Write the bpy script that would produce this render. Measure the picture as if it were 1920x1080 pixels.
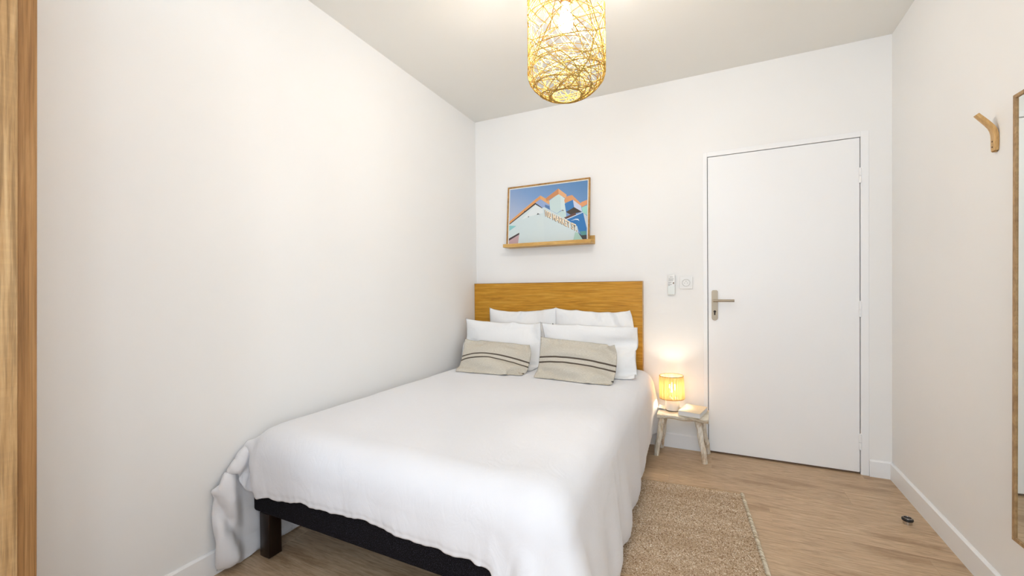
import bpy, bmesh, math, random
import numpy as np
from mathutils import Matrix, Vector

sc = bpy.context.scene
COL = sc.collection
for o in list(bpy.data.objects):
    bpy.data.objects.remove(o)
R = math.radians

# room: origin at the back-left floor corner's x, camera at y = 0, back wall at y = D
D, W, H = 3.1896, 2.8505, 2.6342
AL, AR = 0.0238, -0.0229            # the side walls run in slightly towards the camera
YF = -2.0                          # front wall, behind the camera
def wl(y): return AL * (D - y)
def wr(y): return W + AR * (D - y)

# ------------------------------------------------------------------ camera
cam = bpy.data.cameras.new('camera')
cam.sensor_fit = 'HORIZONTAL'; cam.sensor_width = 36.0
cam.lens = 776.3794 * 36 / 1920; cam.shift_y = 9.9624 / 1920; cam.clip_start = .02
co = bpy.data.objects.new('camera', cam); COL.objects.link(co)
co.matrix_world = Matrix.Translation((1.8888, 0, 1.1512)) @ Matrix.Rotation(.45, 4, 'Z') @ \
    Matrix.Rotation(math.pi / 2 - .0098, 4, 'X') @ Matrix.Rotation(-.0092, 4, 'Z')
sc.camera = co

# ------------------------------------------------------------------ light
world = bpy.data.worlds.new('world'); sc.world = world; world.use_nodes = True
bg = world.node_tree.nodes['Background']
bg.inputs[0].default_value = (.80, .88, 1.0, 1); bg.inputs[1].default_value = 1.0
def area(name, loc, rot, sx, sy, power, color):
    l = bpy.data.lights.new(name, 'AREA'); l.shape = 'RECTANGLE'; l.size = sx; l.size_y = sy
    l.energy = power; l.color = color
    o = bpy.data.objects.new(name, l); COL.objects.link(o); o.location = loc; o.rotation_euler = rot
    return o
# daylight through the tall window in the front wall
WX0, WX1, WZ0, WZ1 = 1.0, 2.76, .8, 2.54   # window opening in the front wall
area('daylight', ((WX0 + WX1) / 2, YF - .16, (WZ0 + WZ1) / 2), (R(90), 0, 0), WX1 - WX0, WZ1 - WZ0, 46, (.77,.88,1.0))
# fill light at an unseen right-wall window, added to brighten the room
WY0, WY1, WV0, WV1 = -.95, -.12, .5, 2.45
area('daylight', (wr((WY0 + WY1) / 2) + .15, (WY0 + WY1) / 2, (WV0 + WV1) / 2), (R(90), 0, R(90)), WY1 - WY0, WV1 - WV0, 19, (.77,.88,1.0))
sc.view_settings.view_transform = 'Standard'; sc.view_settings.look = 'None'
sc.view_settings.exposure = .42; sc.view_settings.gamma = 1.0; sc.view_settings.use_curve_mapping = False

# ------------------------------------------------------------------ helpers
def empty(name, loc=(0, 0, 0), rz=0):
    o = bpy.data.objects.new(name, None); COL.objects.link(o)
    o.location = loc; o.rotation_euler = (0, 0, rz); o.empty_display_size = .05
    return o
def tag(o, label, cat, group=None):
    o['label'] = label; o['category'] = cat
    if group: o['group'] = group
    return o
def struct(o):
    o['kind'] = 'structure'; return o
def link(name, me, mat=None, parent=None, smooth=False):
    if mat is not None:
        for m in (mat if isinstance(mat, (list, tuple)) else [mat]): me.materials.append(m)
    if smooth:
        me.polygons.foreach_set('use_smooth', [True] * len(me.polygons))
    o = bpy.data.objects.new(name, me); COL.objects.link(o)
    if parent is not None: o.parent = parent
    return o
def pyd(name, v, f, mat=None, parent=None, smooth=False):
    me = bpy.data.meshes.new(name); me.from_pydata(v, [], f); me.update()
    return link(name, me, mat, parent, smooth)
class MB:
    def __init__(s): s.bm = bmesh.new()
    def box(s, lo, hi, bev=0, seg=2, mat=None, M=None):
        b = bmesh.new(); bmesh.ops.create_cube(b, size=1)
        for v in b.verts:
            v.co = Vector([(lo[i] + hi[i]) / 2 + v.co[i] * (hi[i] - lo[i]) for i in range(3)])
        if bev: bmesh.ops.bevel(b, geom=b.edges[:], offset=bev, segments=seg, affect='EDGES', profile=.5)
        s._add(b, M, mat); return s
    def lathe(s, prof, n=32, loc=(0, 0, 0), cap=True, M=None, mat=None):
        b = bmesh.new(); rings = []
        for r, z in prof:
            rings.append([b.verts.new((r * math.cos(2 * math.pi * k / n), r * math.sin(2 * math.pi * k / n), z)) for k in range(n)])
        for a, c in zip(rings, rings[1:]):
            for k in range(n): b.faces.new((a[k], a[(k + 1) % n], c[(k + 1) % n], c[k]))
        if cap:
            b.faces.new(rings[0][::-1]); b.faces.new(rings[-1])
        T = Matrix.Translation(loc)
        s._add(b, T @ M if M else T, mat); return s
    def tube(s, pts, r, n=8, cap=True, mat=None, sq=None):
        pts = [Vector(p) for p in pts]; b = bmesh.new(); rings = []
        up = Vector((0, 0, 1)); prev = None
        for i, p in enumerate(pts):
            t = (pts[min(i + 1, len(pts) - 1)] - pts[max(i - 1, 0)]).normalized()
            if prev is None:
                a = t.cross(up)
                if a.length < 1e-3: a = t.cross(Vector((1, 0, 0)))
            else: a = prev - t * prev.dot(t)
            a.normalize(); prev = a; c = t.cross(a)
            rr = r[i] if isinstance(r, (list, tuple)) else r
            ring = []
            for k in range(n):
                an = 2 * math.pi * k / n
                ring.append(b.verts.new(p + (a * math.cos(an) + c * math.sin(an) * (sq or 1)) * rr))
            rings.append(ring)
        for x, y in zip(rings, rings[1:]):
            for k in range(n): b.faces.new((x[k], x[(k + 1) % n], y[(k + 1) % n], y[k]))
        if cap: b.faces.new(rings[0][::-1]); b.faces.new(rings[-1])
        s._add(b, None, mat); return s
    def _add(s, b, M, mat):
        if M: bmesh.ops.transform(b, matrix=M, verts=b.verts)
        bmesh.ops.recalc_face_normals(b, faces=b.faces)
        if mat is not None:
            for f in b.faces: f.material_index = mat
        me = bpy.data.meshes.new('t'); b.to_mesh(me); b.free(); s.bm.from_mesh(me); bpy.data.meshes.remove(me)
    def build(s, name, mat=None, parent=None, smooth=False, angle=None):
        me = bpy.data.meshes.new(name); s.bm.to_mesh(me); s.bm.free()
        o = link(name, me, mat, parent, smooth or angle is not None)
        if angle is not None and hasattr(me, 'set_sharp_from_angle'): me.set_sharp_from_angle(angle=R(angle))
        return o

# ------------------------------------------------------------------ materials
def srgb(r, g, b):
    f = lambda c: (c / 255 / 12.92) if c / 255 <= .04045 else ((c / 255 + .055) / 1.055) ** 2.4
    return (f(r), f(g), f(b), 1)
class NT:
    def __init__(s, name):
        s.m = bpy.data.materials.new(name); s.m.use_nodes = True
        s.t = s.m.node_tree; s.b = s.t.nodes['Principled BSDF']; s.out = s.t.nodes['Material Output']
    def n(s, typ, **kw):
        x = s.t.nodes.new(typ)
        for k, v in kw.items():
            if k.startswith('i_'):
                key = k[2:]; key = int(key) if key.isdigit() else key.replace('_', ' ')
                x.inputs[key].default_value = v
            else: setattr(x, k, v)
        return x
    def l(s, a, b): s.t.links.new(a, b)
    def val(s, sock, v): s.b.inputs[sock].default_value = v
    def ramp(s, fac, stops, interp='LINEAR'):
        r = s.n('ShaderNodeValToRGB'); r.color_ramp.interpolation = interp
        e = r.color_ramp.elements
        while len(e) < len(stops): e.new(.5)
        for k, (p, c) in enumerate(stops): e[k].position = p; e[k].color = c
        s.l(fac, r.inputs[0]); return r.outputs[0]
    def coords(s, kind='Object', scale=(1, 1, 1), loc=(0, 0, 0)):
        tc = s.n('ShaderNodeTexCoord'); mp = s.n('ShaderNodeMapping')
        mp.inputs['Scale'].default_value = scale; mp.inputs['Location'].default_value = loc
        s.l(tc.outputs[kind], mp.inputs[0]); return mp.outputs[0]
    def noise(s, vec, scale, detail=4, rough=.55, dist=0):
        x = s.n('ShaderNodeTexNoise'); x.inputs['Scale'].default_value = scale; x.inputs['Detail'].default_value = detail
        x.inputs['Roughness'].default_value = rough; x.inputs['Distortion'].default_value = dist
        if vec is not None: s.l(vec, x.inputs['Vector'])
        return x.outputs[0]
    def mix(s, fac, a, b, mode='MIX'):
        x = s.n('ShaderNodeMix', data_type='RGBA', blend_type=mode)
        for k, v in ((0, fac), (6, a), (7, b)):
            if hasattr(v, 'is_output'): s.l(v, x.inputs[k])
            else: x.inputs[k].default_value = v
        return x.outputs[2]
    def math(s, op, a, b=None):
        x = s.n('ShaderNodeMath', operation=op)
        for k, v in ((0, a), (1, b)):
            if v is None: continue
            if hasattr(v, 'is_output'): s.l(v, x.inputs[k])
            else: x.inputs[k].default_value = v
        return x.outputs[0]
    def bump(s, h, strength=.2, dist=.001, prev=None):
        x = s.n('ShaderNodeBump'); x.inputs['Strength'].default_value = strength; x.inputs['Distance'].default_value = dist
        s.l(h, x.inputs['Height'])
        if prev is not None: s.l(prev, x.inputs['Normal'])
        s.l(x.outputs[0], s.b.inputs['Normal']); return x.outputs[0]
def plain(name, c, rough=.5, metal=0, spec=.5):
    t = NT(name); t.val('Base Color', c); t.val('Roughness', rough); t.val('Metallic', metal)
    t.val('Specular IOR Level', spec); return t.m
def paint(name, c, rough=.6, grain=.04, var=.01, spec=.3):
    t = NT(name); v = t.coords()
    n = t.noise(v, 2.2, 3)
    c2 = tuple(x * (1 - var) for x in c[:3]) + (1,)
    t.l(t.ramp(n, [(.3, c), (.7, c2)]), t.b.inputs['Base Color'])
    t.val('Roughness', rough); t.val('Specular IOR Level', spec)
    t.bump(t.noise(v, 320, 3), grain, .001)
    return t.m
def wood(name, dark, mid, light, scale=(1.1, 16, 16), rough=.5, pores=.5, rnd=False, cath=1.6, bump=.08):
    """grain runs along local X of the scale vector's small axis"""
    t = NT(name); tc = t.n('ShaderNodeTexCoord'); mp = t.n('ShaderNodeMapping'); mp.inputs['Scale'].default_value = scale
    if rnd:
        oi = t.n('ShaderNodeObjectInfo'); mul = t.n('ShaderNodeVectorMath', operation='SCALE'); mul.inputs[0].default_value = (37, 91, 13)
        t.l(oi.outputs['Random'], mul.inputs['Scale']); ad = t.n('ShaderNodeVectorMath', operation='ADD')
        t.l(tc.outputs['Object'], ad.inputs[0]); t.l(mul.outputs[0], ad.inputs[1]); t.l(ad.outputs[0], mp.inputs[0])
    else: t.l(tc.outputs['Object'], mp.inputs[0])
    v = mp.outputs[0]
    n1 = t.noise(v, 1.0, 5, .6, cath)
    n2 = t.noise(v, 4.5, 6, .7, .4)
    f = t.math('ADD', t.math('MULTIPLY', n1, .65), t.math('MULTIPLY', n2, .35))
    c = t.ramp(f, [(.34, dark), (.5, mid), (.64, light)])
    mp2 = t.n('ShaderNodeMapping'); mp2.inputs['Scale'].default_value = tuple(x * 9 if x > 5 else x * 4 for x in scale)
    t.l(mp.inputs[0].links[0].from_socket, mp2.inputs[0])
    n3 = t.noise(mp2.outputs[0], 1.0, 3, .6)
    dk = t.ramp(n3, [(.40, (1 - pores * .5,) * 3 + (1,)), (.52, (1, 1, 1, 1))])
    c = t.mix(1.0, c, dk, 'MULTIPLY')
    t.l(c, t.b.inputs['Base Color']); t.val('Roughness', rough); t.val('Specular IOR Level', .35)
    t.bump(n3, bump, .001)
    return t, c, v
WALL = srgb(*(248, 247, 245))
m_wall = paint('wall_paint', WALL, .75, .05, .012)
m_ceil = paint('ceiling_paint', srgb(*(244, 242, 236)), .8, .03, .01)
m_trim = paint('white_gloss_paint', srgb(*(250, 250, 250)), .42, .01, .006, .4)
m_door = paint('door_paint', srgb(*(250, 250, 250)), .42, .015, .006, .4)
m_dark = plain('dark_gap', srgb(70, 58, 46), .8)
m_steel = plain('brushed_steel', srgb(172, 160, 142), .5, 1.0)
m_black = plain('black_rubber', srgb(24, 22, 22), .45)
m_white_pl = plain('white_plastic', srgb(240, 239, 236), .35)
m_grey_print = plain('grey_print', srgb(178, 176, 172), .6)

# ------------------------------------------------------------------ room shell
def slab(name, quad_lo, z0, z1, mat):
    v = [(x, y, z0) for x, y in quad_lo] + [(x, y, z1) for x, y in quad_lo]
    return struct(pyd(name, v, [(3, 2, 1, 0), (4, 5, 6, 7), (0, 1, 5, 4), (1, 2, 6, 5), (2, 3, 7, 6), (3, 0, 4, 7)], mat))
TH = .12
slab('wall_left', [(wl(YF) - TH, YF), (wl(YF), YF), (0, D), (-TH, D)], -.012, H, m_wall)
b = MB()
for y0, y1, z0, z1 in ((YF, WY0, -.012, H), (WY1, D, -.012, H), (WY0, WY1, -.012, WV0), (WY0, WY1, WV1, H)):
    bw_ = bmesh.new()
    vs = [bw_.verts.new((wr(y) + dx, y, z)) for z in (z0, z1) for y, dx in ((y0, 0), (y0, TH), (y1, TH), (y1, 0))]
    for f in ((3, 2, 1, 0), (4, 5, 6, 7), (0, 1, 5, 4), (1, 2, 6, 5), (2, 3, 7, 6), (3, 0, 4, 7)): bw_.faces.new([vs[i] for i in f])
    b._add(bw_, None, None)
bmesh.ops.remove_doubles(b.bm, verts=b.bm.verts, dist=1e-5)
struct(b.build('wall_right', m_wall))
DX0, DX1, DZ = 1.8645, 2.6987, 2.052      # door leaf
JX0, JX1, JZ = 1.834, 2.742, 2.088        # outer edge of the jamb
b = MB()
b.box((-TH, D, -.012), (JX0 + .004, D + TH, H)).box((JX1 - .004, D, -.012), (W + TH, D + TH, H)).box((JX0 + .004, D, JZ - .004), (JX1 - .004, D + TH, H))
struct(b.build('wall_back', m_wall))
b = MB()
b.box((-TH, YF - TH, -.012), (WX0, YF, H)).box((WX1, YF - TH, -.012), (W + TH, YF, H))
b.box((WX0, YF - TH, -.012), (WX1, YF, WZ0)).box((WX0, YF - TH, WZ1), (WX1, YF, H))
struct(b.build('wall_front', m_wall))
slab('ceiling', [(-TH, YF - TH), (W + TH, YF - TH), (W + TH, D + TH), (-TH, D + TH)], H, H + .1, m_ceil)
floor = slab('floor', [(-TH, YF - TH), (W + TH, YF - TH), (W + TH, D + TH), (-TH, D + TH)], -.06, -.0122, m_dark)

# floor planks, each an object, laid across the room
t, c, v = wood('oak_plank', srgb(*(178, 148, 116)), srgb(*(203, 174, 141)), srgb(*(216, 190, 158)), scale=(3.2, 22, 22), rough=.42, pores=.34, rnd=True, cath=3.4, bump=.05)
vo = t.n('ShaderNodeTexVoronoi', voronoi_dimensions='2D'); vo.inputs['Scale'].default_value = 1.0
km = t.n('ShaderNodeMapping'); km.inputs['Scale'].default_value = (.36, .28, .28); t.l(v, km.inputs[0]); t.l(km.outputs[0], vo.inputs['Vector'])
kn = t.ramp(t.math('ADD', vo.outputs['Distance'], t.math('MULTIPLY', t.noise(v, 2.2, 5, .7), .55)), [(.37, (.60, .53, .46, 1)), (.44, (.84, .80, .76, 1)), (.55, (1, 1, 1, 1))])
c = t.mix(.6, c, kn, 'MULTIPLY')
oi = t.n('ShaderNodeObjectInfo')
tone = t.ramp(oi.outputs['Random'], [(0, (.94, .935, .93, 1)), (1, (1.04, 1.04, 1.04, 1))])
c = t.mix(1.0, c, tone, 'MULTIPLY'); t.l(c, t.b.inputs['Base Color'])
m_plank = t.m
PWID, PLEN = .192, 1.285
def plank_mesh(length):
    b = MB(); e = .0003
    b.box((-length / 2 + e * .4, -PWID / 2 + e * .4, -.012), (length / 2 - e * .4, PWID / 2 - e * .4, 0), .0006, 1)
    me = bpy.data.meshes.new('plank'); b.bm.to_mesh(me); b.bm.free(); me.materials.append(m_plank); return me
plank_cache = {}
rng = random.Random(4)
row = 0; y = 1.18 - 12 * PWID
while y < D:
    x = -.02 - [.0, .52, .88, .31, .70][row % 5] * PLEN
    while x < W + .03:
        xa, xb = max(x, -.02), min(x + PLEN, W + .03)
        if xb - xa > .02:
            key = round(xb - xa, 3)
            if key not in plank_cache: plank_cache[key] = plank_mesh(key)
            o = bpy.data.objects.new('plank', plank_cache[key]); COL.objects.link(o); o.parent = floor
            o.location = ((xa + xb) / 2, y + PWID / 2, 0)
        x += PLEN
    y += PWID; row += 1

def skirting(name, p0, p1, n):
    """board of 10 cm with a bevelled top from p0 to p1, n = unit vector into the room"""
    prof = [(0, 0), (.012, 0), (.012, .093), (.0045, .1005), (0, .1005)]
    v = []
    for p in (p0, p1):
        for a, z in prof: v.append((p[0] + n[0] * a, p[1] + n[1] * a, z))
    k = len(prof); f = [(i, (i + 1) % k, k + (i + 1) % k, k + i) for i in range(k)] + [tuple(range(k))[::-1], tuple(range(k, 2 * k))]
    o = pyd(name, v, f, m_trim); bm = bmesh.new(); bm.from_mesh(o.data); bmesh.ops.recalc_face_normals(bm, faces=bm.faces); bm.to_mesh(o.data); bm.free()
    return struct(o)
skirting('baseboard_left', (wl(.345), .345), (wl(D - .05), D - .05), (1, AL))
skirting('baseboard_right', (wr(YF), YF), (W, D), (-1, AR))
skirting('baseboard_back', (JX1 + .0005, D), (W, D), (0, -1))
skirting('baseboard_back', (1.434, D), (JX0 - .0005, D), (0, -1))
skirting('baseboard_front', (WX1, YF), (0, YF), (0, 1))

# unseen windows behind the camera; the right-wall one is added as fill
tg = NT('window_glass'); tr = tg.n('ShaderNodeBsdfTransparent'); gl = tg.n('ShaderNodeBsdfGlossy'); gl.inputs['Roughness'].default_value = .02
mx = tg.n('ShaderNodeMixShader'); mx.inputs[0].default_value = .06; tg.l(tr.outputs[0], mx.inputs[1]); tg.l(gl.outputs[0], mx.inputs[2]); tg.l(mx.outputs[0], tg.out.inputs[0])
def window(name, loc, rz, w2, hh):
    win = struct(empty(name, loc, rz)); b = MB()
    for lo, hi in (((-w2, -.03, 0), (w2, .03, .05)), ((-w2, -.03, hh - .05), (w2, .03, hh)), ((-w2, -.03, .05), (-w2 + .05, .03, hh - .05)),
                   ((w2 - .05, -.03, .05), (w2, .03, hh - .05)), ((-.035, -.03, .05), (.035, .03, hh - .05))): b.box(lo, hi, .003, 1)
    b.build('window_frame', m_trim, win)
    for x0, x1 in ((-w2 + .05, -.035), (.035, w2 - .05)):
        MB().box((x0, -.003, .05), (x1, .003, hh - .05)).build('pane', tg.m, win)
window('window_1', ((WX0 + WX1) / 2, YF - .06, WZ0), 0, (WX1 - WX0) / 2, WZ1 - WZ0)
window('added_fill_window', (wr((WY0 + WY1) / 2) + .06, (WY0 + WY1) / 2, WV0), R(90), (WY1 - WY0) / 2, WV1 - WV0)  # added opening for the fill light, no such window known

# ------------------------------------------------------------------ door
door = struct(empty('door_1', (DX1, D, 0)))
dw = DX1 - DX0
b = MB()
b.box((JX0 - DX1, -.005, 0), (-dw - .0035, .06, JZ), .0015, 1)
b.box((.0035, -.005, 0), (JX1 - DX1, .06, JZ), .0015, 1)
b.box((-dw - .0035, -.005, DZ + .0035), (.0035, .06, JZ), .0015, 1)
b.build('door_frame', m_trim, door)
MB().box((-dw - .02, .046, 0), (.02, .066, DZ + .02)).build('gap_shade_sheet', m_dark, door)  # dark sheet behind the leaf, coloured in as shade for the gaps
MB().box((-dw, 0, .013), (0, .04, DZ), .0015, 1).build('door_leaf', m_door, door)
MB().box((-dw + .003, .008, .0025), (-.003, .03, .009), .001, 1).build('draught_strip', plain('brown_strip', srgb(120, 95, 75), .6), door)
for z0, z1 in ((1.777, 1.864), (.964, 1.055), (.152, .244)):
    h = MB(); zm = (z0 + z1) / 2
    h.lathe([(.0072, z0), (.0072, zm - .0008)], 14, (.0015, -.0035, 0)).lathe([(.0072, zm + .0008), (.0072, z1)], 14, (.0015, -.0035, 0))
    hg = h.build('hinge', m_trim, door, angle=40)
    p = MB(); p.lathe([(.004, z1), (.0045, z1 + .003), (.002, z1 + .007)], 12, (.0015, -.0035, 0)).build('hinge_pin', m_trim, hg, True)
# handle plate, lever, keyhole
px0, px1, pz0, pz1 = 1.886 - DX1, 1.925 - DX1, .922, 1.132
def stadium(w, h, n=10, top=.012):
    pts = []
    r = w / 2
    for k in range(n + 1): a = math.pi + math.pi * k / n; pts.append((r * math.cos(a), -h / 2 + r + r * math.sin(a)))
    for k in range(n // 2 + 1): a = math.pi / 2 * k / (n // 2); pts.append((r - top + top * math.cos(a), h / 2 - top + top * math.sin(a)))
    for k in range(n // 2 + 1): a = math.pi / 2 + math.pi / 2 * k / (n // 2); pts.append((-r + top + top * math.cos(a), h / 2 - top + top * math.sin(a)))
    return pts
def prism_xz(pts, y0, y1, cx, cz, name, mat, parent, bev=0):
    bm = bmesh.new(); vs = [bm.verts.new((cx + x, y1, cz + z)) for x, z in pts]; f = bm.faces.new(vs)
    r = bmesh.ops.extrude_face_region(bm, geom=[f]); nv = [g for g in r['geom'] if isinstance(g, bmesh.types.BMVert)]
    for q in nv: q.co.y = y0
    bmesh.ops.recalc_face_normals(bm, faces=bm.faces)
    if bev:
        ed = [e for e in bm.edges if all(abs(q.co.y - y0) < 1e-6 for q in e.verts)]
        bmesh.ops.bevel(bm, geom=ed, offset=bev, segments=2, affect='EDGES')
    me = bpy.data.meshes.new(name); bm.to_mesh(me); bm.free(); o = link(name, me, mat, parent)
    return o
pcx, pcz = (px0 + px1) / 2, (pz0 + pz1) / 2
plate = prism_xz(stadium(px1 - px0, pz1 - pz0), -.0085, 0, pcx, pcz, 'handle_plate', m_steel, door, .002)
lz = 1.061
b = MB(); b.lathe([(.0115, -.0085), (.0115, -.016), (.009, -.020), (.009, -.05)], 20, (pcx, 0, lz), M=Matrix.Rotation(R(-90), 4, 'X') @ Matrix.Scale(-1, 4, (0, 0, 1)))
b.tube([(pcx - .009, -.050, lz), (pcx + .03, -.052, lz), (pcx + .118, -.052, lz)], .0085, 16)
b.build('lever', m_steel, plate, angle=45)
kz = .978
circ = [(.0085 * math.cos(a), .0065 + .0085 * math.sin(a)) for a in [R(-50 + k * 28) for k in range(11)]]
key = circ + [(-.0045, .0), (-.0045, -.016), (0, -.0185), (.0045, -.016), (.0045, 0)]
prism_xz(key, -.0093, -.008, pcx, kz, 'keyhole', plain('keyhole_dark', srgb(38, 28, 20), .7), plate)

# ------------------------------------------------------------------ wardrobe at the left edge
t, c, v = wood('sawn_oak', srgb(148, 110, 66), srgb(180, 142, 96), srgb(202, 168, 122), scale=(26, 26, 1.6), rough=.6, pores=.55, cath=1.2, bump=.25)
cr = t.noise(t.coords(scale=(6, 6, 90)), 1.0, 3)
c = t.mix(.5, c, t.ramp(cr, [(.45, (1, 1, 1, 1)), (.62, (1.12, 1.12, 1.1, 1))]), 'MULTIPLY'); t.l(c, t.b.inputs['Base Color'])
m_sawn = t.m
m_oakedge = wood('oak_edge', srgb(126, 86, 46), srgb(156, 112, 66), srgb(174, 130, 82), scale=(34, 34, 1.0), rough=.5, pores=.4)[0].m
ward = tag(empty('wardrobe', (.0, 0, 0)), 'tall sawn oak wardrobe at the left edge, beside the left wall', 'wardrobe')
XF, YW = .66, .3195; YB = -1.0
ward.location.z = .0055; ward.rotation_euler.x = -.0146
b = MB()
b.box((.085, YW - .0285, 0), (XF, YW, 2.2), .0008, 1)
b.build('side_panel', m_oakedge, ward)
b = MB(); b.box((.115, YB + .02, 0), (XF, YB + .04, 2.2), .0008, 1); b.build('side_panel', m_oakedge, ward)
MB().box((.12, YB + .04, 2.18), (XF - .002, YW - .029, 2.2)).build('top_board', m_sawn, ward)
MB().box((.12, YB + .04, .06), (XF - .002, YW - .029, .08)).build('bottom_board', m_sawn, ward)
MB().box((.12, YB + .04, 0), (XF - .03, YW - .029, .06)).build('plinth', m_sawn, ward)
MB().box((.118, YB + .04, .08), (.13, YW - .029, 2.18)).build('back_panel', m_sawn, ward)
for y0, y1 in ((YW - .0265 - .66, YW - .0265), (YB + .02, YW - .0265 - .663)):
    dd = MB().box((XF + .0005, y0, .07), (XF + .0035, y1 + .0, 2.2), .001, 1).build('wardrobe_door', m_sawn, ward)

# ------------------------------------------------------------------ headboard
t, c, v = wood('golden_oak', srgb(176, 118, 26), srgb(206, 147, 42), srgb(222, 168, 66), scale=(1.6, 30, 34), rough=.42, pores=.35, cath=2.6)
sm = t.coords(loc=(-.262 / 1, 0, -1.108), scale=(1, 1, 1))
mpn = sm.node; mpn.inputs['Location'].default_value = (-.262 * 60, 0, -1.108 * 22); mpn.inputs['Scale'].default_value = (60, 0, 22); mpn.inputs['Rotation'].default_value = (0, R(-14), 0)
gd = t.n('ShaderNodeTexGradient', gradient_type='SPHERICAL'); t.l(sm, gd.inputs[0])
pale_smear = t.math('MULTIPLY', gd.outputs[1], t.math('MULTIPLY', t.noise(t.coords(), 180, 3), 1.0))  # small pale smear mixed into the panel colour near its top left
c = t.mix(pale_smear, c, srgb(228, 196, 160)); t.l(c, t.b.inputs['Base Color'])
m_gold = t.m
hb = tag(empty('headboard', (0, D, 0)), 'flat golden oak headboard panel against the back wall behind the pillows', 'headboard')
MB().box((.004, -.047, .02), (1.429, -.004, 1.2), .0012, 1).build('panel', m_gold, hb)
m_hbedge = plain('dark_edge_band', srgb(150, 104, 52), .5)  # thin band along the top edge, darker than the panel
MB().box((.004, -.0475, 1.2), (1.429, -.004, 1.2032)).build('edge_band', m_hbedge, hb)
MB().box((1.429, -.0475, .02), (1.4315, -.004, 1.2032)).build('edge_band', plain('pale_edge_band', srgb(196, 160, 112), .5), hb)

# ------------------------------------------------------------------ bed
t = NT('black_upholstery'); v = t.coords()
sp = t.n('ShaderNodeTexVoronoi'); sp.inputs['Scale'].default_value = 300; t.l(v, sp.inputs['Vector'])
nn = t.noise(v, 460, 2)
t.l(t.ramp(nn, [(.50, srgb(13, 11, 13)), (.60, srgb(26, 23, 29)), (.74, srgb(84, 82, 100))]), t.b.inputs['Base Color'])
t.val('Roughness', .9); t.val('Specular IOR Level', .15); t.val('Sheen Weight', .0); t.bump(nn, .5, .001)
m_uph = t.m
m_leg = wood('dark_brown_leg', srgb(16, 9, 6), srgb(30, 17, 11), srgb(44, 26, 17), scale=(30, 30, 2), rough=.32, pores=.2)[0].m
bed = tag(empty('bed', (.78, 2.1, 0)), 'low double bed with black fabric base on square dark legs', 'bed')
BX0, BX1, BY0, BY1 = .082, 1.462, 1.122, D - .056
def bb(lo, hi, bev, seg, name, mat):
    o = MB().box(lo, hi, bev, seg).build(name, mat, bed, angle=50); o.location = (-.78, -2.1, 0); return o
bb((BX0, BY0, .195), (BX1, BY1, .34), .016, 3, 'bed_base', m_uph)
bb((.125, BY0 + .012, .345), (1.466, BY1, .528), .06, 4, 'mattress', plain('mattress_cover', srgb(232, 230, 226), .9))
for x, y in ((.145, 1.160), (1.41, 1.160), (.145, 3.06), (1.41, 3.06)):
    o = bb((x - .03, y - .03, .004), (x + .03, y + .03, .195), .003, 2, 'leg', m_leg)
    g = MB().lathe([(.012, 0), (.012, .004)], 16, (x, y, 0)).build('glide', m_black, o)

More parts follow.
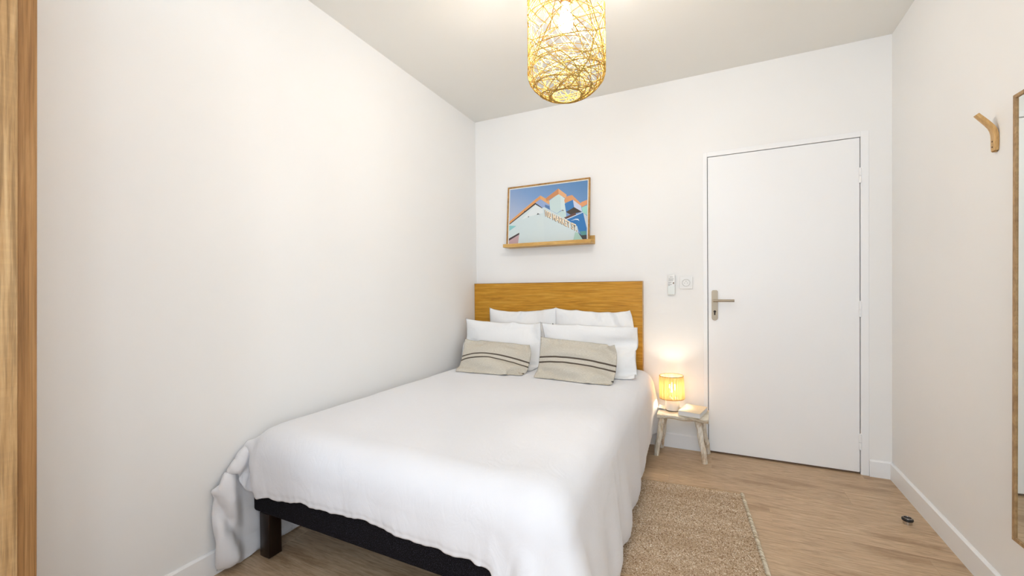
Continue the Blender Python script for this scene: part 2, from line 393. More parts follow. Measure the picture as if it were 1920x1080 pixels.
# ------------------------------------------------------------------ cloth shapes (coarse grids, refined and wrinkled below)
DATA = {
    'duvet': [20, 39, 24, -19, -33, -11, 16, 28, 9, 2, 3, 1, 2, 1, 1, 1, 17, 32, 38, 39, 38, 39, 38, 39, 38, 39, 38, 39, 38, 39, 38, 39, 38, 39, 38, 39, 38, 39,
     38, 39, 38, 39, 38, 39, 38, 39, 38, 39, 38, 54, 50, 41, 27, 9, 0, 0, 0, 0, 0, 0, 0, 1, 0, -1, 1, 0, 0, 1, 0, 0, 1, -1, 0, -1, -1, 0, 0, -3, -4, -2,
     1, 1, 1, 2, 0, 1, 0, 1, 1, 1, 0, 1, 0, 1, 0, 1, 0, 1, 0, 1, 0, 1, 0, 2, 0, 2, 1, 2, 3, 5, -10, -5, -3, -2, 1, 9, 7, 5, 3, 2, 1, 1, 1, 0, -1, 0, 0, 1,
     1, 1, 1, -1, -1, -1, 0, 0, -1, -1, -3, -3, 0, 0, 2, 0, 1, 1, 1, 0, 1, 0, 1, 0, 1, 0, 1, 1, 0, 1, 0, 0, 1, 0, 1, 1, -1, 2, 0, 1, 1, 0, -1, -1, -2, -2,
     -2, -2, -3, -2, 2, 2, 3, 3, 2, 1, 0, -1, 0, 0, 1, 2, 1, -1, -1, -1, 0, -1, 0, 0, 0, -2, -2, -1, 0, 0, 2, -1, 1, 1, 1, 0, 0, 1, 1, 0, 1, 0, 0, 1, 0,
     1, 0, 0, 1, 0, 0, 2, -1, 1, 0, 0, 0, 1, -1, -1, -2, -3, -3, -6, -4, -5, -1, 0, 1, 2, 1, 0, -1, 0, 0, 1, 2, -1, -1, -1, 0, 0, 0, 0, 0, 0, -2, -1, -1,
     1, 0, 0, 1, 0, 0, 1, 0, 1, 0, 0, 1, 0, 1, 0, 0, 1, 0, 1, 0, 1, 0, 1, -1, 1, 0, 0, 1, 0, -1, 0, -1, -2, -1, -2, 0, -1, -2, -4, -5, -3, -4, 1, -1, 0,
     0, 0, 1, 2, -1, -2, 0, 0, 0, 0, 0, 0, 0, -1, -1, 0, -1, 1, -1, 1, 0, 1, 0, 1, 0, 0, 1, 0, 0, 0, 1, 1, 0, 0, 1, 0, 0, 1, -1, 1, 0, 0, 1, -1, 0, 0, 1,
     -1, -1, -3, 0, 2, 1, 1, -1, -2, -4, -1, 1, -1, 0, 0, 0, 2, 0, 0, -2, 0, 0, 0, 0, 0, 0, 0, 0, -1, -1, 0, 0, 1, -1, 1, 0, 0, 1, 0, 0, 0, 1, 1, 0, 0, 0,
     0, 1, 0, 1, 0, 0, 1, 0, 0, 0, 0, 0, 0, 1, -1, -1, -1, -2, -2, -2, 0, 0, 4, 4, 0, -3, 1, 0, -1, 0, 0, 1, 1, -1, -1, -1, 0, 0, 0, 1, 0, 0, -1, 0, -1,
     1, -1, 0, 1, 0, 0, 1, 0, 0, 1, 0, 0, 0, 1, 0, 0, 1, 0, 0, 0, 0, 0, 1, 0, 0, 1, -1, 1, 0, 0, 0, -1, -2, -2, 0, 0, -1, -1, -3, -1, 4, 3, 1, -1, 0, 0,
     0, 1, 2, -2, -1, -1, 0, 1, 0, 0, 0, 0, 0, -1, 1, -1, 1, 0, 0, 0, 0, 0, 0, 1, -1, 1, 0, 1, -1, 1, 0, 0, 0, 1, 0, 1, 0, -1, 1, 0, 0, 0, 0, 1, -1, 1,
     -1, -1, -2, -1, 0, 0, 1, 0, -1, -2, 1, 0, 1, -1, 0, 0, 1, 1, -1, -2, -1, 1, 0, 1, -1, 1, 0, 0, 0, -1, 0, 0, 0, 0, 1, 0, 0, 0, 0, 1, 0, 0, 0, 1, 0, 0,
     0, 1, -1, 1, 0, 0, 1, -1, 1, 0, 0, 1, -1, 1, -1, 0, -2, -2, 0, 1, 0, -1, 0, 1, 0, -1, 1, -1, 0, 0, 0, 1, 1, -2, 0, -2, 1, 0, 0, 1, 0, 0, 0, 0, 0, 0,
     0, 0, 1, -1, 0, 0, 1, 0, 0, 0, 0, 0, 0, 0, 1, 0, 0, 1, 0, -1, 1, 0, 1, -1, 0, 1, -1, 1, 0, 0, -1, -2, -1, 1, -1, 0, 1, 0, -1, 1, 0, 1, -1, 0, 0, 1,
     0, 2, -2, -3, 0, 1, 1, 0, 0, -1, 1, 0, 0, 0, 0, 0, 1, -1, 0, 1, 0, -1, 1, 0, 0, 1, 0, 0, 0, 0, 0, 0, 0, 0, 1, 0, 0, 0, 1, -1, 1, 0, 0, 0, 0, -1, -1,
     -2, 0, 1, 0, 0, 0, 0, 0, 0, 1, 0, -1, 0, 1, 0, 1, -2, -5, 2, 1, 1, 0, 0, 1, 0, 0, 0, 1, 0, 0, -1, 1, 0, -1, 1, 0, 0, 0, 1, -1, 0, 0, 1, 0, 0, 0, 0,
     0, 0, 0, 0, 1, 0, 1, -1, 0, 0, 0, 0, 0, -2, -1, 0, 0, 1, -1, 1, 0, 0, 0, 1, -1, 0, 0, 0, 1, 1, -2, -3, -1, 2, 1, 1, 0, 0, 0, 0, 1, -1, 1, 0, 0, -1,
     1, 0, 0, 0, 0, 1, -1, 0, 1, 0, -1, 1, 0, 0, 0, 0, 1, 0, 0, -1, 0, 0, 1, 0, 0, 1, -1, -1, -1, 0, 0, -1, 0, 1, 0, 0, 0, 1, 1, 0, -1, 0, 1, 0, 1, -2,
     -2, -1, 1, 1, 0, 1, 0, 0, 0, 0, 1, -1, 1, 0, 0, 0, 0, 0, 1, -1, 0, 0, 1, -1, 1, 0, 0, 0, 0, 0, 0, 0, 0, 0, 1, 0, 0, 0, 0, 1, -1, 0, -1, -2, 0, 0, 1,
     0, 0, 0, 1, -1, 0, 1, 0, -1, -2, 3, 1, 1, -3, -3, 0, 1, 1, 0, 0, 1, 0, 1, 0, 0, 1, -1, 0, 0, 0, 0, 0, 0, 0, 0, 1, -1, 1, 0, 0, -1, 1, 0, 0, 0, 0, 0,
     1, -1, 0, 1, -1, 1, -1, 1, 0, -2, 0, -1, 0, 0, 1, 0, 0, 0, 1, -1, 1, 1, -3, -4, 5, 4, -1, -4, -4, 2, 2, -1, 2, 0, 0, 0, 0, 1, 0, 0, 0, 0, 1, -1, 1,
     -1, 0, 1, -1, 0, 1, 0, -1, 1, 0, -1, 1, 0, 0, 0, 0, 0, 0, 0, 0, 1, 0, 0, 0, -1, 0, -1, -1, 1, 0, -1, 0, 1, 0, 0, 1, 1, 1, -3, -3, 4, 5, -1, -5, -3,
     2, 0, 1, 0, 0, 0, 1, 0, 0, 1, 0, 0, 1, -1, 0, 0, 1, -1, 0, 1, -1, 0, 0, 1, -1, 1, 0, -1, 1, 0, 0, 0, -1, 1, 1, -1, 0, 0, 1, -1, 0, 0, -2, 0, 0, 0, 1,
     0, 0, 0, 0, 0, 1, 2, -3, 0, 1, 4, -3, -4, -2, 1, 2, 0, 0, 1, 0, 0, 1, 0, 0, 0, 1, -1, 0, 1, 0, -1, 1, -1, 0, 1, 0, 0, -1, 1, -1, 1, 0, 0, 0, -1, 1,
     0, 0, 0, 0, 0, 1, -1, 1, 0, -2, -1, 1, -1, 1, 0, 0, -1, 1, 0, 0, 1, 0, -1, -1, 2, 3, -3, -4, -2, 2, 2, 1, 0, 0, 0, 0, 0, 1, 1, 0, -1, 1, 0, 0, -1, 1,
     -1, 1, 0, -1, 0, 0, 1, -1, 1, -1, 1, -1, 1, 0, -1, 1, 0, 0, 0, 0, 0, 0, 0, 0, -1, 0, -1, 1, 0, -1, 1, 0, 0, 0, 1, 1, 0, -1, -2, 3, 2, -3, -4, 0, 2,
     1, 0, 1, 0, 0, 0, 1, 0, 0, 0, 1, -1, 1, -1, 1, -1, 1, -1, 0, 1, 0, -1, 0, 1, -1, 1, -1, 1, -1, 1, 0, 0, 0, -1, 1, 0, 0, 1, -1, 0, -1, -1, 0, 0, 0, 1,
     0, 0, 0, 1, -1, 1, 0, -1, -1, 2, 1, -1, -4, 0, 1, 2, 1, -1, 0, 0, 0, 0, 1, 0, 1, -1, 1, -1, 1, -1, 1, -1, 1, 0, -1, 0, 1, -1, 0, 1, -1, 1, -1, 1, -1,
     1, 0, -1, 1, 0, 0, 0, 0, 1, -2, 0, -1, 1, 0, 0, 0, 0, 0, 0, 0, 1, 1, -1, 0, -1, 2, 2, -3, -2, 2, 0, 1, 0, 0, -1, 0, 0, 1, 0, 0, 0, 1, -1, 1, -1, 1,
     -1, 1, 0, -1, 1, -1, 0, 1, -1, 0, 1, -1, 1, -1, 1, 0, -1, 1, 0, 0, 0, 0, 0, 0, 0, -1, -1, 0, 0, 0, 0, 0, 1, 0, 0, 0, 1, 0, -1, -1, 2, 2, -3, -1, 1,
     1, 1, -1, -1, 1, 0, -1, 0, 1, 1, 0, -1, 1, 0, 0, 0, 0, 0, -1, 1, -1, 1, 0, -1, 1, 0, -1, 1, -1, 1, 0, -1, 1, 0, 0, 0, 0, 0, 0, 0, 0, -1, -1, 0, 1, 0,
     0, 0, 0, 1, 0, -1, 1, -1, 0, 0, 2, 0, -2, -1, 2, 0, 0, 0, 0, -1, 0, 0, 1, 0, 0, 0, 1, 0, -1, 1, -1, 1, -1, 1, -1, 1, -1, 0, 1, -1, 0, 1, -1, 1, -1,
     0, 1, 0, -1, 0, 0, 1, 0, 0, 0, -1, 0, 0, 0, -1, 1, 0, 0, 1, -1, 0, 1, 1, 0, -1, -1, 2, 2, -3, 0, 1, 1, -1, -1, 0, 0, 0, 0, 0, 1, 1, 0, 0, -1, 1, -1,
     1, 0, 0, 0, 0, -1, 1, 0, -1, 1, -1, 0, 1, -1, 1, 0, 0, -1, 1, 0, 0, 0, 0, 0, 0, 0, -1, -1, 0, 1, -1, 1, 0, 0, 0, 0, 0, 1, -1, 0, 0, 1, 2, -3, -2, 3,
     1, -1, 0, -1, 0, 0, 1, 0, 1, -1, 1, -1, 1, -1, 1, 0, -1, 1, -1, 1, 0, 0, -1, 1, -1, 1, -1, 0, 1, 0, -1, 0, 1, 0, 0, 0, 0, 0, 0, -1, 0, 0, -1, 0, 0,
     1, 0, 0, 0, 0, 0, 0, 1, 0, -1, 1, 0, 2, -4, -2, 3, 3, -2, -1, 1, 0, -1, 0, 1, 0, 1, -1, 1, -1, 1, 0, -1, 1, 0, 0, -1, 1, -1, 1, -1, 1, -1, 1, 0, -1,
     0, 1, 0, -1, 0, 0, 1, -1, 0, 0, 1, -1, -1, 0, 1, 0, 0, -1, 1, 0, 0, 1, 0, 1, -1, 0, 1, 0, 1, -2, -2, 3, 1, -1, 0, -1, 0, 0, 0, 1, 0, 0, 1, -1, 1, 0,
     -1, 1, 0, -1, 1, 0, 0, 0, 0, 0, -1, 1, -1, 0, 1, 0, -1, 0, 1, 0, 0, -1, 1, 0, 0, 0, 0, -1, 0, -1, 0, 0, 1, 0, 0, 0, 0, 0, 1, -1, 0, 1, 0, 0, -1, -3,
     4, 3, -2, -2, 1, -1, 0, 0, 0, 1, 1, -1, 1, 0, -1, 1, 0, 0, 0, 0, 0, 0, 0, -1, 1, 0, 0, 0, 0, 0, -1, 1, 0, 0, 0, 0, 0, 0, -1, 1, -1, 0, -1, 0, 0, 1,
     0, 0, 0, 0, 1, -1, 0, 1, -1, -2, 3, 0, -1, -1, -1, 4, 2, -3, 0, -1, 0, 1, -1, 1, 0, 0, 1, -1, 0, 1, 0, 0, -1, 1, 0, 0, 0, 0, 0, 0, 0, -1, 1, 0, -1,
     1, 0, -1, 0, 0, 0, 1, -1, 1, -1, 1, -1, 0, -1, 1, -1, 1, 0, 0, 0, 0, 1, 0, 1, -1, -6, 7, 0, 0, -3, 1, 4, 1, -3, 0, -1, 1, -1, 0, 0, 1, 0, 0, 1, 0, 0,
     -1, 0, 1, 0, -1, 1, 0, 0, 0, 0, 0, 0, 0, -1, 1, 0, -1, 1, 0, 0, 0, -1, 1, 0, 0, -1, 0, -1, 0, 0, 1, -1, 1, 0, 0, 0, 0, 0, 1, -1, 4, -2, -1, -2, -1,
     2, 5, -3, -2, 0, 0, 0, 0, 0, 1, 0, 0, 0, 0, 0, 0, 1, 0, 0, 0, 0, 0, 0, 0, 0, 0, 0, 0, 0, 0, 0, -1, 1, 0, 0, 0, 0, 0, 0, 0, 0, 0, -1, 0, 0, 0, -1, 1,
     -1, 1, 0, 0, 0, 0, 1, -1, 5, -4, 0, 0, -3, 3, 3, -3, 0, -1, 0, 0, 0, 0, 0, 1, 1, 0, 0, 0, 0, -1, 0, 0, 0, 1, 0, -1, 1, 0, 0, 0, 0, 0, 0, 0, 0, 0, 0,
     0, 0, 0, 0, 0, 0, 0, 0, -1, -1, 0, 0, 1, 0, 0, 0, 0, 1, 0, -1, 1, -1, 0, 1, 0, -1, 0, 2, 1, -3, 0, 0, 1, -1, 0, 0, 1, 0, 0, 0, 0, 0, 0, 1, 0, 0, 0,
     0, -1, 1, 0, 0, 0, 0, 0, 0, 0, -1, 1, 0, 0, 0, 0, 0, 0, 0, 0, 0, -1, 0, 0, -1, 1, -1, 0, 1, 0, 0, 0, 0, 1, 2, -1, -1, 1, 0, -1, 0, 2, 0, -1, -1, 0,
     0, 0, 0, 1, -1, 1, 0, 0, 0, 0, 0, 0, 0, 0, 0, 0, 1, 0, -1, 1, -1, 1, 0, -1, 1, 0, 0, 0, 0, 0, -1, 0, 1, 0, 0, 0, 0, -1, -1, 1, -1, 1, 0, 0, 0, 0, 0,
     1, -1, 1, -1, 0, 0, 1, -1, -1, 2, 0, -1, 1, 0, -1, 0, 0, 0, 1, 0, 0, 1, 0, 0, 0, 0, 0, 0, 0, 0, 0, -1, 1, 0, 0, 0, 0, 0, 0, 0, 0, 0, -1, 0, 1, 0, 0,
     0, 0, 0, -1, 1, -2, 0, 0, 1, 0, 0, 0, 1, -1, 0, 0, 1, -1, 0, 1, 2, -2, -5, 4, 2, 0, -1, 0, 0, -1, 0, 0, 1, 0, 1, -1, 0, 0, 0, 0, 0, 0, 0, 0, 0, 1, 0,
     -1, 1, -1, 1, 0, 0, 0, 0, -1, 1, 0, 0, 0, 0, -1, 0, 1, 0, -1, 0, -1, 1, -1, 1, 0, 0, 0, 1, -1, 1, 1, -1, -1, 1, 8, -8, -7, 9, 3, -2, -1, -1, -1, 1,
     -1, 0, 0, 1, 0, 0, 0, 1, 0, 0, 0, 0, 0, -1, 0, 0, 0, 1, -1, 1, -1, 1, -1, 1, 0, 0, 0, 0, 0, 0, 0, 0, 0, 0, 0, -1, -1, 1, -1, 1, -1, 0, 1, 0, 0, 1,
     -1, 1, -1, -4, 5, 10, -16, 0, 11, 0, -3, -2, -1, 1, -1, 0, 1, 0, 0, 1, 0, 0, -1, 0, 0, 0, 0, 0, 1, 0, 0, -1, 0, 1, -1, 1, -1, 1, 0, -1, 1, 0, 0, 0,
     0, -1, 1, 0, -1, 0, 0, -1, 0, 0, 0, 0, 1, -1, 0, 0, 0, 0, 1, -2, -9, 17, -3, -17, 14, 9, -7, -2, 0, 0, -1, 0, 0, 0, 1, 1, -1, 0, 0, 1, 0, 0, -1, 0,
     0, 0, 0, 0, 1, -1, 0, 0, 0, 1, 0, -1, 1, 0, -1, 0, 1, 0, 0, 0, 0, 0, 0, -1, 0, -1, 1, -1, 1, -1, 0, 0, 0, 0, 0, 7, -11, -1, 19, -23, 4, 12, -2, -5,
     0, 0, 0, 0, 0, 0, 0, 1, 0, 1, 0, 0, -1, 0, 0, 1, -1, 0, 0, 0, 0, -1, 1, 0, 1, -1, 0, 0, 1, -1, 0, 1, 0, -1, 1, 0, 0, 0, 1, -1, -1, -1, 0, 0, 0, 0, 0,
     0, 1, 0, -1, 0, 5, -18, 23, -8, -11, 12, 6, -10, 0, 0, 0, 1, 0, 0, 0, 1, 1, 0, 0, 0, 0, -1, 0, 0, 0, 0, 0, 0, 0, -1, 1, 0, 0, 0, 0, 0, 0, 0, 1, 0, 0,
     0, 0, -1, 1, 0, 0, 0, 0, -1, -1, 0, 0, 1, -1, 0, 1, -1, 0, 1, -1, 9, 7, -6, -22, 11, 1, -4, 3, 0, 0, 1, -1, 1, 0, 0, 0, 1, 1, -1, 0, 0, 1, 0, -1, 0,
     0, 0, 0, -1, 1, 0, -1, 0, 0, 1, 0, 0, 0, 0, 0, 0, 1, 0, 0, 0, 0, 1, -1, 0, -1, -1, 1, -1, 0, 0, 1, 0, 2, 0, -1, -1, 0, -2, -14, 11, 23, -4, -22, 2,
     5, 1, 0, 0, 0, 0, 0, 1, 0, 1, 1, -1, 0, -1, 0, 0, 0, 0, 0, -1, 1, -1, 0, 1, -1, 0, 0, 0, 0, 0, 1, 0, 1, -1, 0, 1, 0, 1, -1, 1, -1, -1, 0, -1, 1, -1,
     1, -1, -1, -2, 0, 1, 1, -7, -7, 17, 8, -11, 5, -1, -12, 4, 3, 0, 1, -1, 1, 0, 1, 1, 0, 0, 0, -1, 1, -1, 0, 0, 0, -1, 1, -1, 0, 0, -1, 1, 0, 0, 0, 0,
     1, -1, 1, -1, 1, 1, 0, 0, 0, 1, -1, 0, -1, -1, 0, 0, 1, -1, 0, 0, 1, 0, -1, 0, 7, 4, -5, -2, -8, -5, 22, -13, -8, 7, 1, 0, 1, -1, 0, 1, 2, 0, -1, 0,
     0, -1, 0, 0, -1, 1, 0, -2, 1, 0, -1, 1, -1, 0, 0, 0, 1, -1, 1, 0, 0, 0, 0, 1, 1, 0, 1, 0, -1, 0, -1, 0, -1, 0, 0, 1, 1, 1, 2, 0, -4, -3, 8, -7, -12,
     16, -7, 2, 15, -15, -6, 8, 0, -2, 0, 3, 2, 0, 1, 0, -1, 0, 0, -1, 0, 0, -1, 0, 0, -1, 0, 1, -1, 0, 0, 0, 0, 0, 0, 0, 0, 1, 0, 1, 0, 0, 1, 0, 2, 0,
     -2, -1, 0, 0, -1, 1, -1, -1, -2, -2, 2, 8, -10, 10, -6, 13, -14, 17, -20, 15, 5, -15, -4, 8, 4, 0, -2, 1, 1, -1, 0, 0, 0, -1, 1, -1, 0, 0, -1, 1, -1,
     0, -1, 0, 0, 0, -1, 0, 0, 0, 0, 0, 0, 0, 0, 1, 1, 1, 1, 1, 1, -2, -1, 2, 2, 0, -2, 0, -1, 0, 1, -2, -7, 1, -8, 20, -17, 0, 10, -5, -8, 15, 2, -15,
     -5, 6, 4, -1, 1, 2, 1, 0, 0, -1, 0, -1, 1, -1, -1, 0, 0, 0, 0, -1, 0, 0, -1, 0, 0, -1, 1, -1, 0, 0, 1, 0, -1, 0, 0, 1, 1, 0, 1, 4, 5, 5, 7, 4, 2, 0,
     -1, -3, 0, -8, 4, 11, 2, -10, -7, 6, 3, -17, 4, 16, 1, -15, -10, 1, 10, 3, -1, 2, 0, -1, 0, 0, 0, -1, 0, 0, 0, -1, 0, 0, 0, -1, 0, 0, 0, -1, 0, -1,
     0, -1, 0, -1, 0, 0, -1, -1, -1, -2, 0, 6, 4, 3, 4, 4, 7, 7, 8, 4, 2, -5, -6, 4, 20, -4, -8, -7, -2, 15, -10, -18, 1, 19, 6, -14, -7, -9, 10, 10, -1,
     -1, 0, 0, -1, -1, 0, -1, 0, 0, -1, 0, -1, 0, 0, 0, -1, 0, 0, -1, 0, -1, 0, 0, -1, -1, -1, -1, -2, -4, -4, -4, -2, 8, 6, 4, 2, 2, 5, 6, 10, 10, 2, -3,
     1, 2, 6, 3, -5, -7, 10, 11, -10, -19, -8, 15, 16, -12, 6, -1, -1, 0, -1, -1, -2, 0, 0, -1, 0, -1, -1, 1, -1, 0, 0, 0, -1, 0, -1, 0, -1, -1, 1, -1,
     -1, -1, -1, -1, -2, -2, -3, -5, -2, -2, -4, 0, 3, 5, 2, 0, 3, 4, 4, 23, 9, -5, -1, 10, 13, -6, -21, 4, 19, 8, -4, -15, -15, 2, 28, -1, -6, -7, 1, 0,
     -1, 0, 0, -1, -1, 0, 0, 0, -1, 1, -1, -1, 0, 0, 0, 0, -1, 0, -1, -1, 0, -1, -1, -1, -1, -1, -2, -3, -3, -1, 2, -8, -5, -2, 2, 0, 0, 0, -2, 3, 6, 33,
     1, -7, -3, 15, 13, -14, -25, 8, 19, 8, 5, -10, 7, -5, -17, 7, 4, -3, 0, 0, 0, -1, 0, 0, -1, 0, 0, 0, -1, 0, 0, -1, 0, 0, -1, 0, 0, -1, -1, 0, -1, 0,
     -2, -1, -2, 0, -2, -2, -3, 2, 7, -15, -6, -2, 0, -4, 2, 2, 2, -1, 3, -4, -14, -5, 5, 15, 15, -10, -26, 5, 14, 2, 1, 17, -3, -9, -2, 4, -2, 0, -1, -1,
     0, 0, 0, 0, 0, -1, 0, 0, 0, 0, 0, -1, 0, 0, -1, 0, 0, 0, -2, 0, -1, -1, -1, -1, -2, -2, -1, 0, -7, 10, 9, -20, -8, -4, -2, 2, 1, 3, 0, -1, 1, -12,
     -9, -7, -4, 6, 15, 8, -16, -3, 7, 11, -13, 16, 12, -10, 2, 0, -1, -1, 0, -1, -1, 0, 1, -1, 0, 0, -1, 0, 0, 0, 1, -1, 0, 0, -1, 0, -1, 0, -1, 0, -1,
     -1, -2, -1, -2, -5, 6, -6, -7, 18, 10, -27, -10, -2, -2, 0, 6, 0, -1, 3100, 1, -1, -2, -1, 0, 2, 1, 0, 0, 0, 0, 0, 1, 1, 1, 1, 1, 0, 0, 0, 0, 0, 0,
     0, 0, 0, 0, 0, 0, 0, 0, 0, 0, 0, 0, 0, 0, 0, 0, 0, 0, 0, 0, 0, 0, 0, 0, 0, 4, 1, 0, 0, 0, 0, 0, 0, 0, 0, 0, 0, -39, 0, 0, 0, 1, 0, -1, 1, 0, 0, 0, 0,
     1, 0, 0, 0, 1, 1, -1, -1, 0, 0, -1, 0, 0, 0, 0, 0, 0, 0, 0, 0, 0, 0, 0, 0, 0, 0, 0, 0, 0, 0, 0, 0, 1, 0, 1, 1, 1, -3, 0, 1, 0, 2, 2, 2, 2, 2, 2, 2,
     3, -38, -1, 0, 1, -1, 0, 1, 0, 0, 0, 0, 0, 0, 0, 0, 1, -1, -1, 0, 1, -1, 0, 1, 0, -1, 0, 0, 0, 0, 0, 0, 0, 0, 0, 0, -1, 0, 0, 0, 0, 0, 0, 1, 0, 0, 0,
     0, 1, 0, 0, 0, -1, 1, 0, 0, 0, -1, 0, 0, 1, 0, -39, 0, 0, 0, 0, 1, -1, 0, 1, 0, 0, 0, 0, 0, 0, -1, 0, 0, 1, -1, 1, -1, 0, 0, 1, 0, -1, 0, 0, 0, 0, 0,
     -1, 0, 0, 1, 0, 0, 0, 0, 0, 0, -1, 1, 0, 1, -1, 0, 0, 0, 0, 1, 0, 0, 0, 1, 2, 1, 0, -1, -1, -39, 0, 0, 0, 0, 0, 0, 0, 0, 0, 1, 0, 0, -1, 0, 0, 0, 0,
     0, 0, 0, 0, 0, 0, 0, 0, 0, 0, 0, 0, 0, -1, 1, 0, 0, 0, 0, 0, 0, 0, 0, 0, 1, -1, 0, 0, 0, 0, 0, 0, 0, 0, 0, 0, 1, -1, 0, 1, 1, 2, 2, -39, 0, 0, -1, 1,
     0, 0, 0, 0, 1, -1, 0, 0, 1, -1, 0, 0, -1, 0, 1, 0, 1, -1, 0, 0, 0, 0, 0, 0, 0, 0, 0, 0, 0, 0, 0, 0, 0, 0, 0, 0, 0, 0, 0, 0, 0, 0, 0, 0, 0, 0, 0, 1,
     0, -1, 1, 0, -1, 0, 0, 1, -39, 0, 0, 0, 0, -1, 1, 0, 0, 0, 0, 0, 0, 0, 0, 0, 0, 0, 0, 0, 0, 0, 0, 0, 0, 0, 0, 0, 0, 0, -1, 1, 0, 0, 0, 0, 0, 0, 0, 0,
     0, 1, -1, 1, -1, 0, 1, -1, 0, 0, 0, 0, 0, 0, 1, -1, 0, 0, 1, 0, 0, -39, 1, -1, 0, -1, 1, 0, 0, 0, 0, 0, 1, -1, 0, 0, 0, 0, 0, 0, 0, 0, -1, 1, 0, 0,
     -1, 1, 0, 0, -1, 1, 0, -1, 0, 0, 1, 0, 0, 0, 0, 0, 0, 0, 0, 0, 0, 0, 0, 0, 0, 0, 1, -1, 0, 0, 1, 0, 0, -1, 0, 0, -38, -1, 0, 0, 0, 0, 1, 0, 0, -1, 0,
     0, 0, 0, 0, 0, -1, 1, 0, -1, 0, 1, 0, 0, -1, 1, 0, 0, -1, 1, 0, -1, 1, 0, 0, -1, 0, 0, 1, 0, 0, 0, 0, 0, 0, 0, 0, 0, 0, 0, 0, 0, 0, 1, -1, 0, 0, 0,
     1, 0, -1, -39, 0, 0, 0, 0, 1, -1, 0, 0, 0, 1, -1, 1, -1, 1, -1, 0, 0, 0, 1, -1, 0, 0, -1, 1, 0, -1, 0, 1, -1, 0, 1, 0, 0, 0, 0, 0, 0, -1, 1, 0, 0, 0,
     0, 0, 0, 0, 0, 0, 0, 0, 0, 1, -1, 1, -1, 0, 0, 0, 0, 1, -39, 0, 0, 0, 0, 0, 0, 0, 0, 1, -1, 0, 0, 1, -1, 0, 1, -1, 0, 0, 1, -1, 0, 0, 0, 0, 0, 0, 0,
     0, 0, 0, -1, 0, 0, 0, 1, 0, 0, 0, 0, 0, 0, 0, 1, -1, 0, 0, 0, 0, 0, 0, 0, 0, 0, 0, 0, 1, -1, 0, 0, -39, -1, 1, 0, 0, 0, 0, 0, 0, 0, 0, 1, -1, 0, 0,
     1, -1, 0, 0, 0, 0, 0, 0, 0, 0, 0, 0, 0, -1, 1, 0, -1, 1, 0, 0, 0, -1, 1, 0, 0, 0, 0, 0, 0, 0, 1, -1, 0, 0, 0, 1, -1, 0, 0, 0, 1, -1, 0, 0, 0, -1,
     -40, 1, -1, 0, 1, 0, 0, 0, 1, -1, 1, -1, 1, -1, 1, -1, 1, 0, 0, 0, -1, 1, -1, 1, -1, 0, 0, 0, 0, 0, 0, 0, 0, 0, 0, 0, 0, 0, 0, 0, 0, 0, 0, 0, 0, 0,
     1, -1, 0, 0, 0, 0, 0, 1, -1, 0, 0, 0, 0, 0, 0, -40, 0, 0, 1, 0, 0, 0, 0, 0, 1, -1, 0, 0, 0, 0, 0, 0, 0, 0, 0, 0, 0, 0, 0, 0, 0, 0, 0, 0, 0, 0, 0, 0,
     0, 0, 0, 0, 0, 0, 0, 0, 0, 0, 0, 0, 0, 0, 1, -1, 1, -1, 1, -1, -1, 1, -1, 1, 0, 0, -1, 1, -40, -1, 1, 0, 1, 0, 0, 0, 0, 0, 0, 0, 0, 0, 0, 1, -1, 0,
     0, 0, 1, -1, 1, -1, 0, 0, 0, 0, 0, 0, 0, 0, 0, 0, 0, 0, 0, 0, 0, 0, 0, 0, 1, 0, -1, 0, 0, 0, 1, -1, 0, 0, 0, 0, 0, 0, 0, -1, 1, 0, -1, -41, 1, 0, 1,
     0, -1, 1, 0, 0, 0, 0, 0, 0, 0, 0, 0, 0, 0, 0, 0, 0, 0, 0, 0, 0, 0, 0, -1, 1, 0, 0, 0, 0, 0, 0, 0, 0, 0, 0, 0, 0, 0, 0, 0, 1, -1, 0, 0, 0, 0, 0, 0, 0,
     0, 0, 0, 0, 0, -1, 0, 0, -40, 0, 0, 0, 0, 1, 0, 0, 0, 0, 0, 0, -1, 1, 0, 0, 0, 0, 0, 0, 0, 0, 0, 0, 0, -1, 1, 0, 0, 0, -1, 1, 0, 0, 0, 0, 0, 0, 0, 0,
     0, 0, 0, 0, 0, 1, -1, 0, 0, 0, 0, 0, 0, 0, 0, 0, 0, -1, 0, 0, 0, -40, 0, 1, -1, 0, 0, 1, 0, 0, 0, 0, 0, 0, 0, 0, 0, 0, 1, 0, -1, 0, 1, -1, 0, 0, 0,
     0, 0, 0, -1, 1, 0, 0, 0, 0, 0, 0, 0, 0, 0, 0, 0, 0, 0, 0, 0, 1, 0, 0, 0, 0, -1, 0, 0, -1, 1, -1, 1, 0, 0, -1, -39, 0, -2, 1, 1, 0, -1, 1, 0, 0, -1,
     1, 0, 0, 0, 0, 0, 0, 0, 1, 0, -1, 0, 0, 0, 0, 0, 0, 0, 0, 0, 0, 0, 0, 0, 0, 0, 0, 0, 0, 0, 0, 0, 0, 0, 0, 0, 0, 0, 0, 0, 0, 1, -1, 0, 0, 0, -1, 0, 0,
     0, -40, 0, 0, -1, 1, 1, 0, -1, 1, -1, 1, 0, 1, -1, 0, 0, 1, -1, 0, 0, 0, 0, 1, 0, 0, 0, -1, 0, 0, 0, 0, 0, 0, 0, 0, 0, 0, 0, 0, 0, 1, -1, 0, 0, 0, 0,
     0, 0, 0, 0, 0, 0, 0, 0, 0, -1, 1, 0, 0, -1, 0, -40, 0, -1, 1, 0, 0, 0, 1, -1, 1, 0, 0, 0, 0, 0, 0, 0, 0, 1, 0, -1, 1, -1, 0, 0, 0, 0, 1, -1, 0, 0, 0,
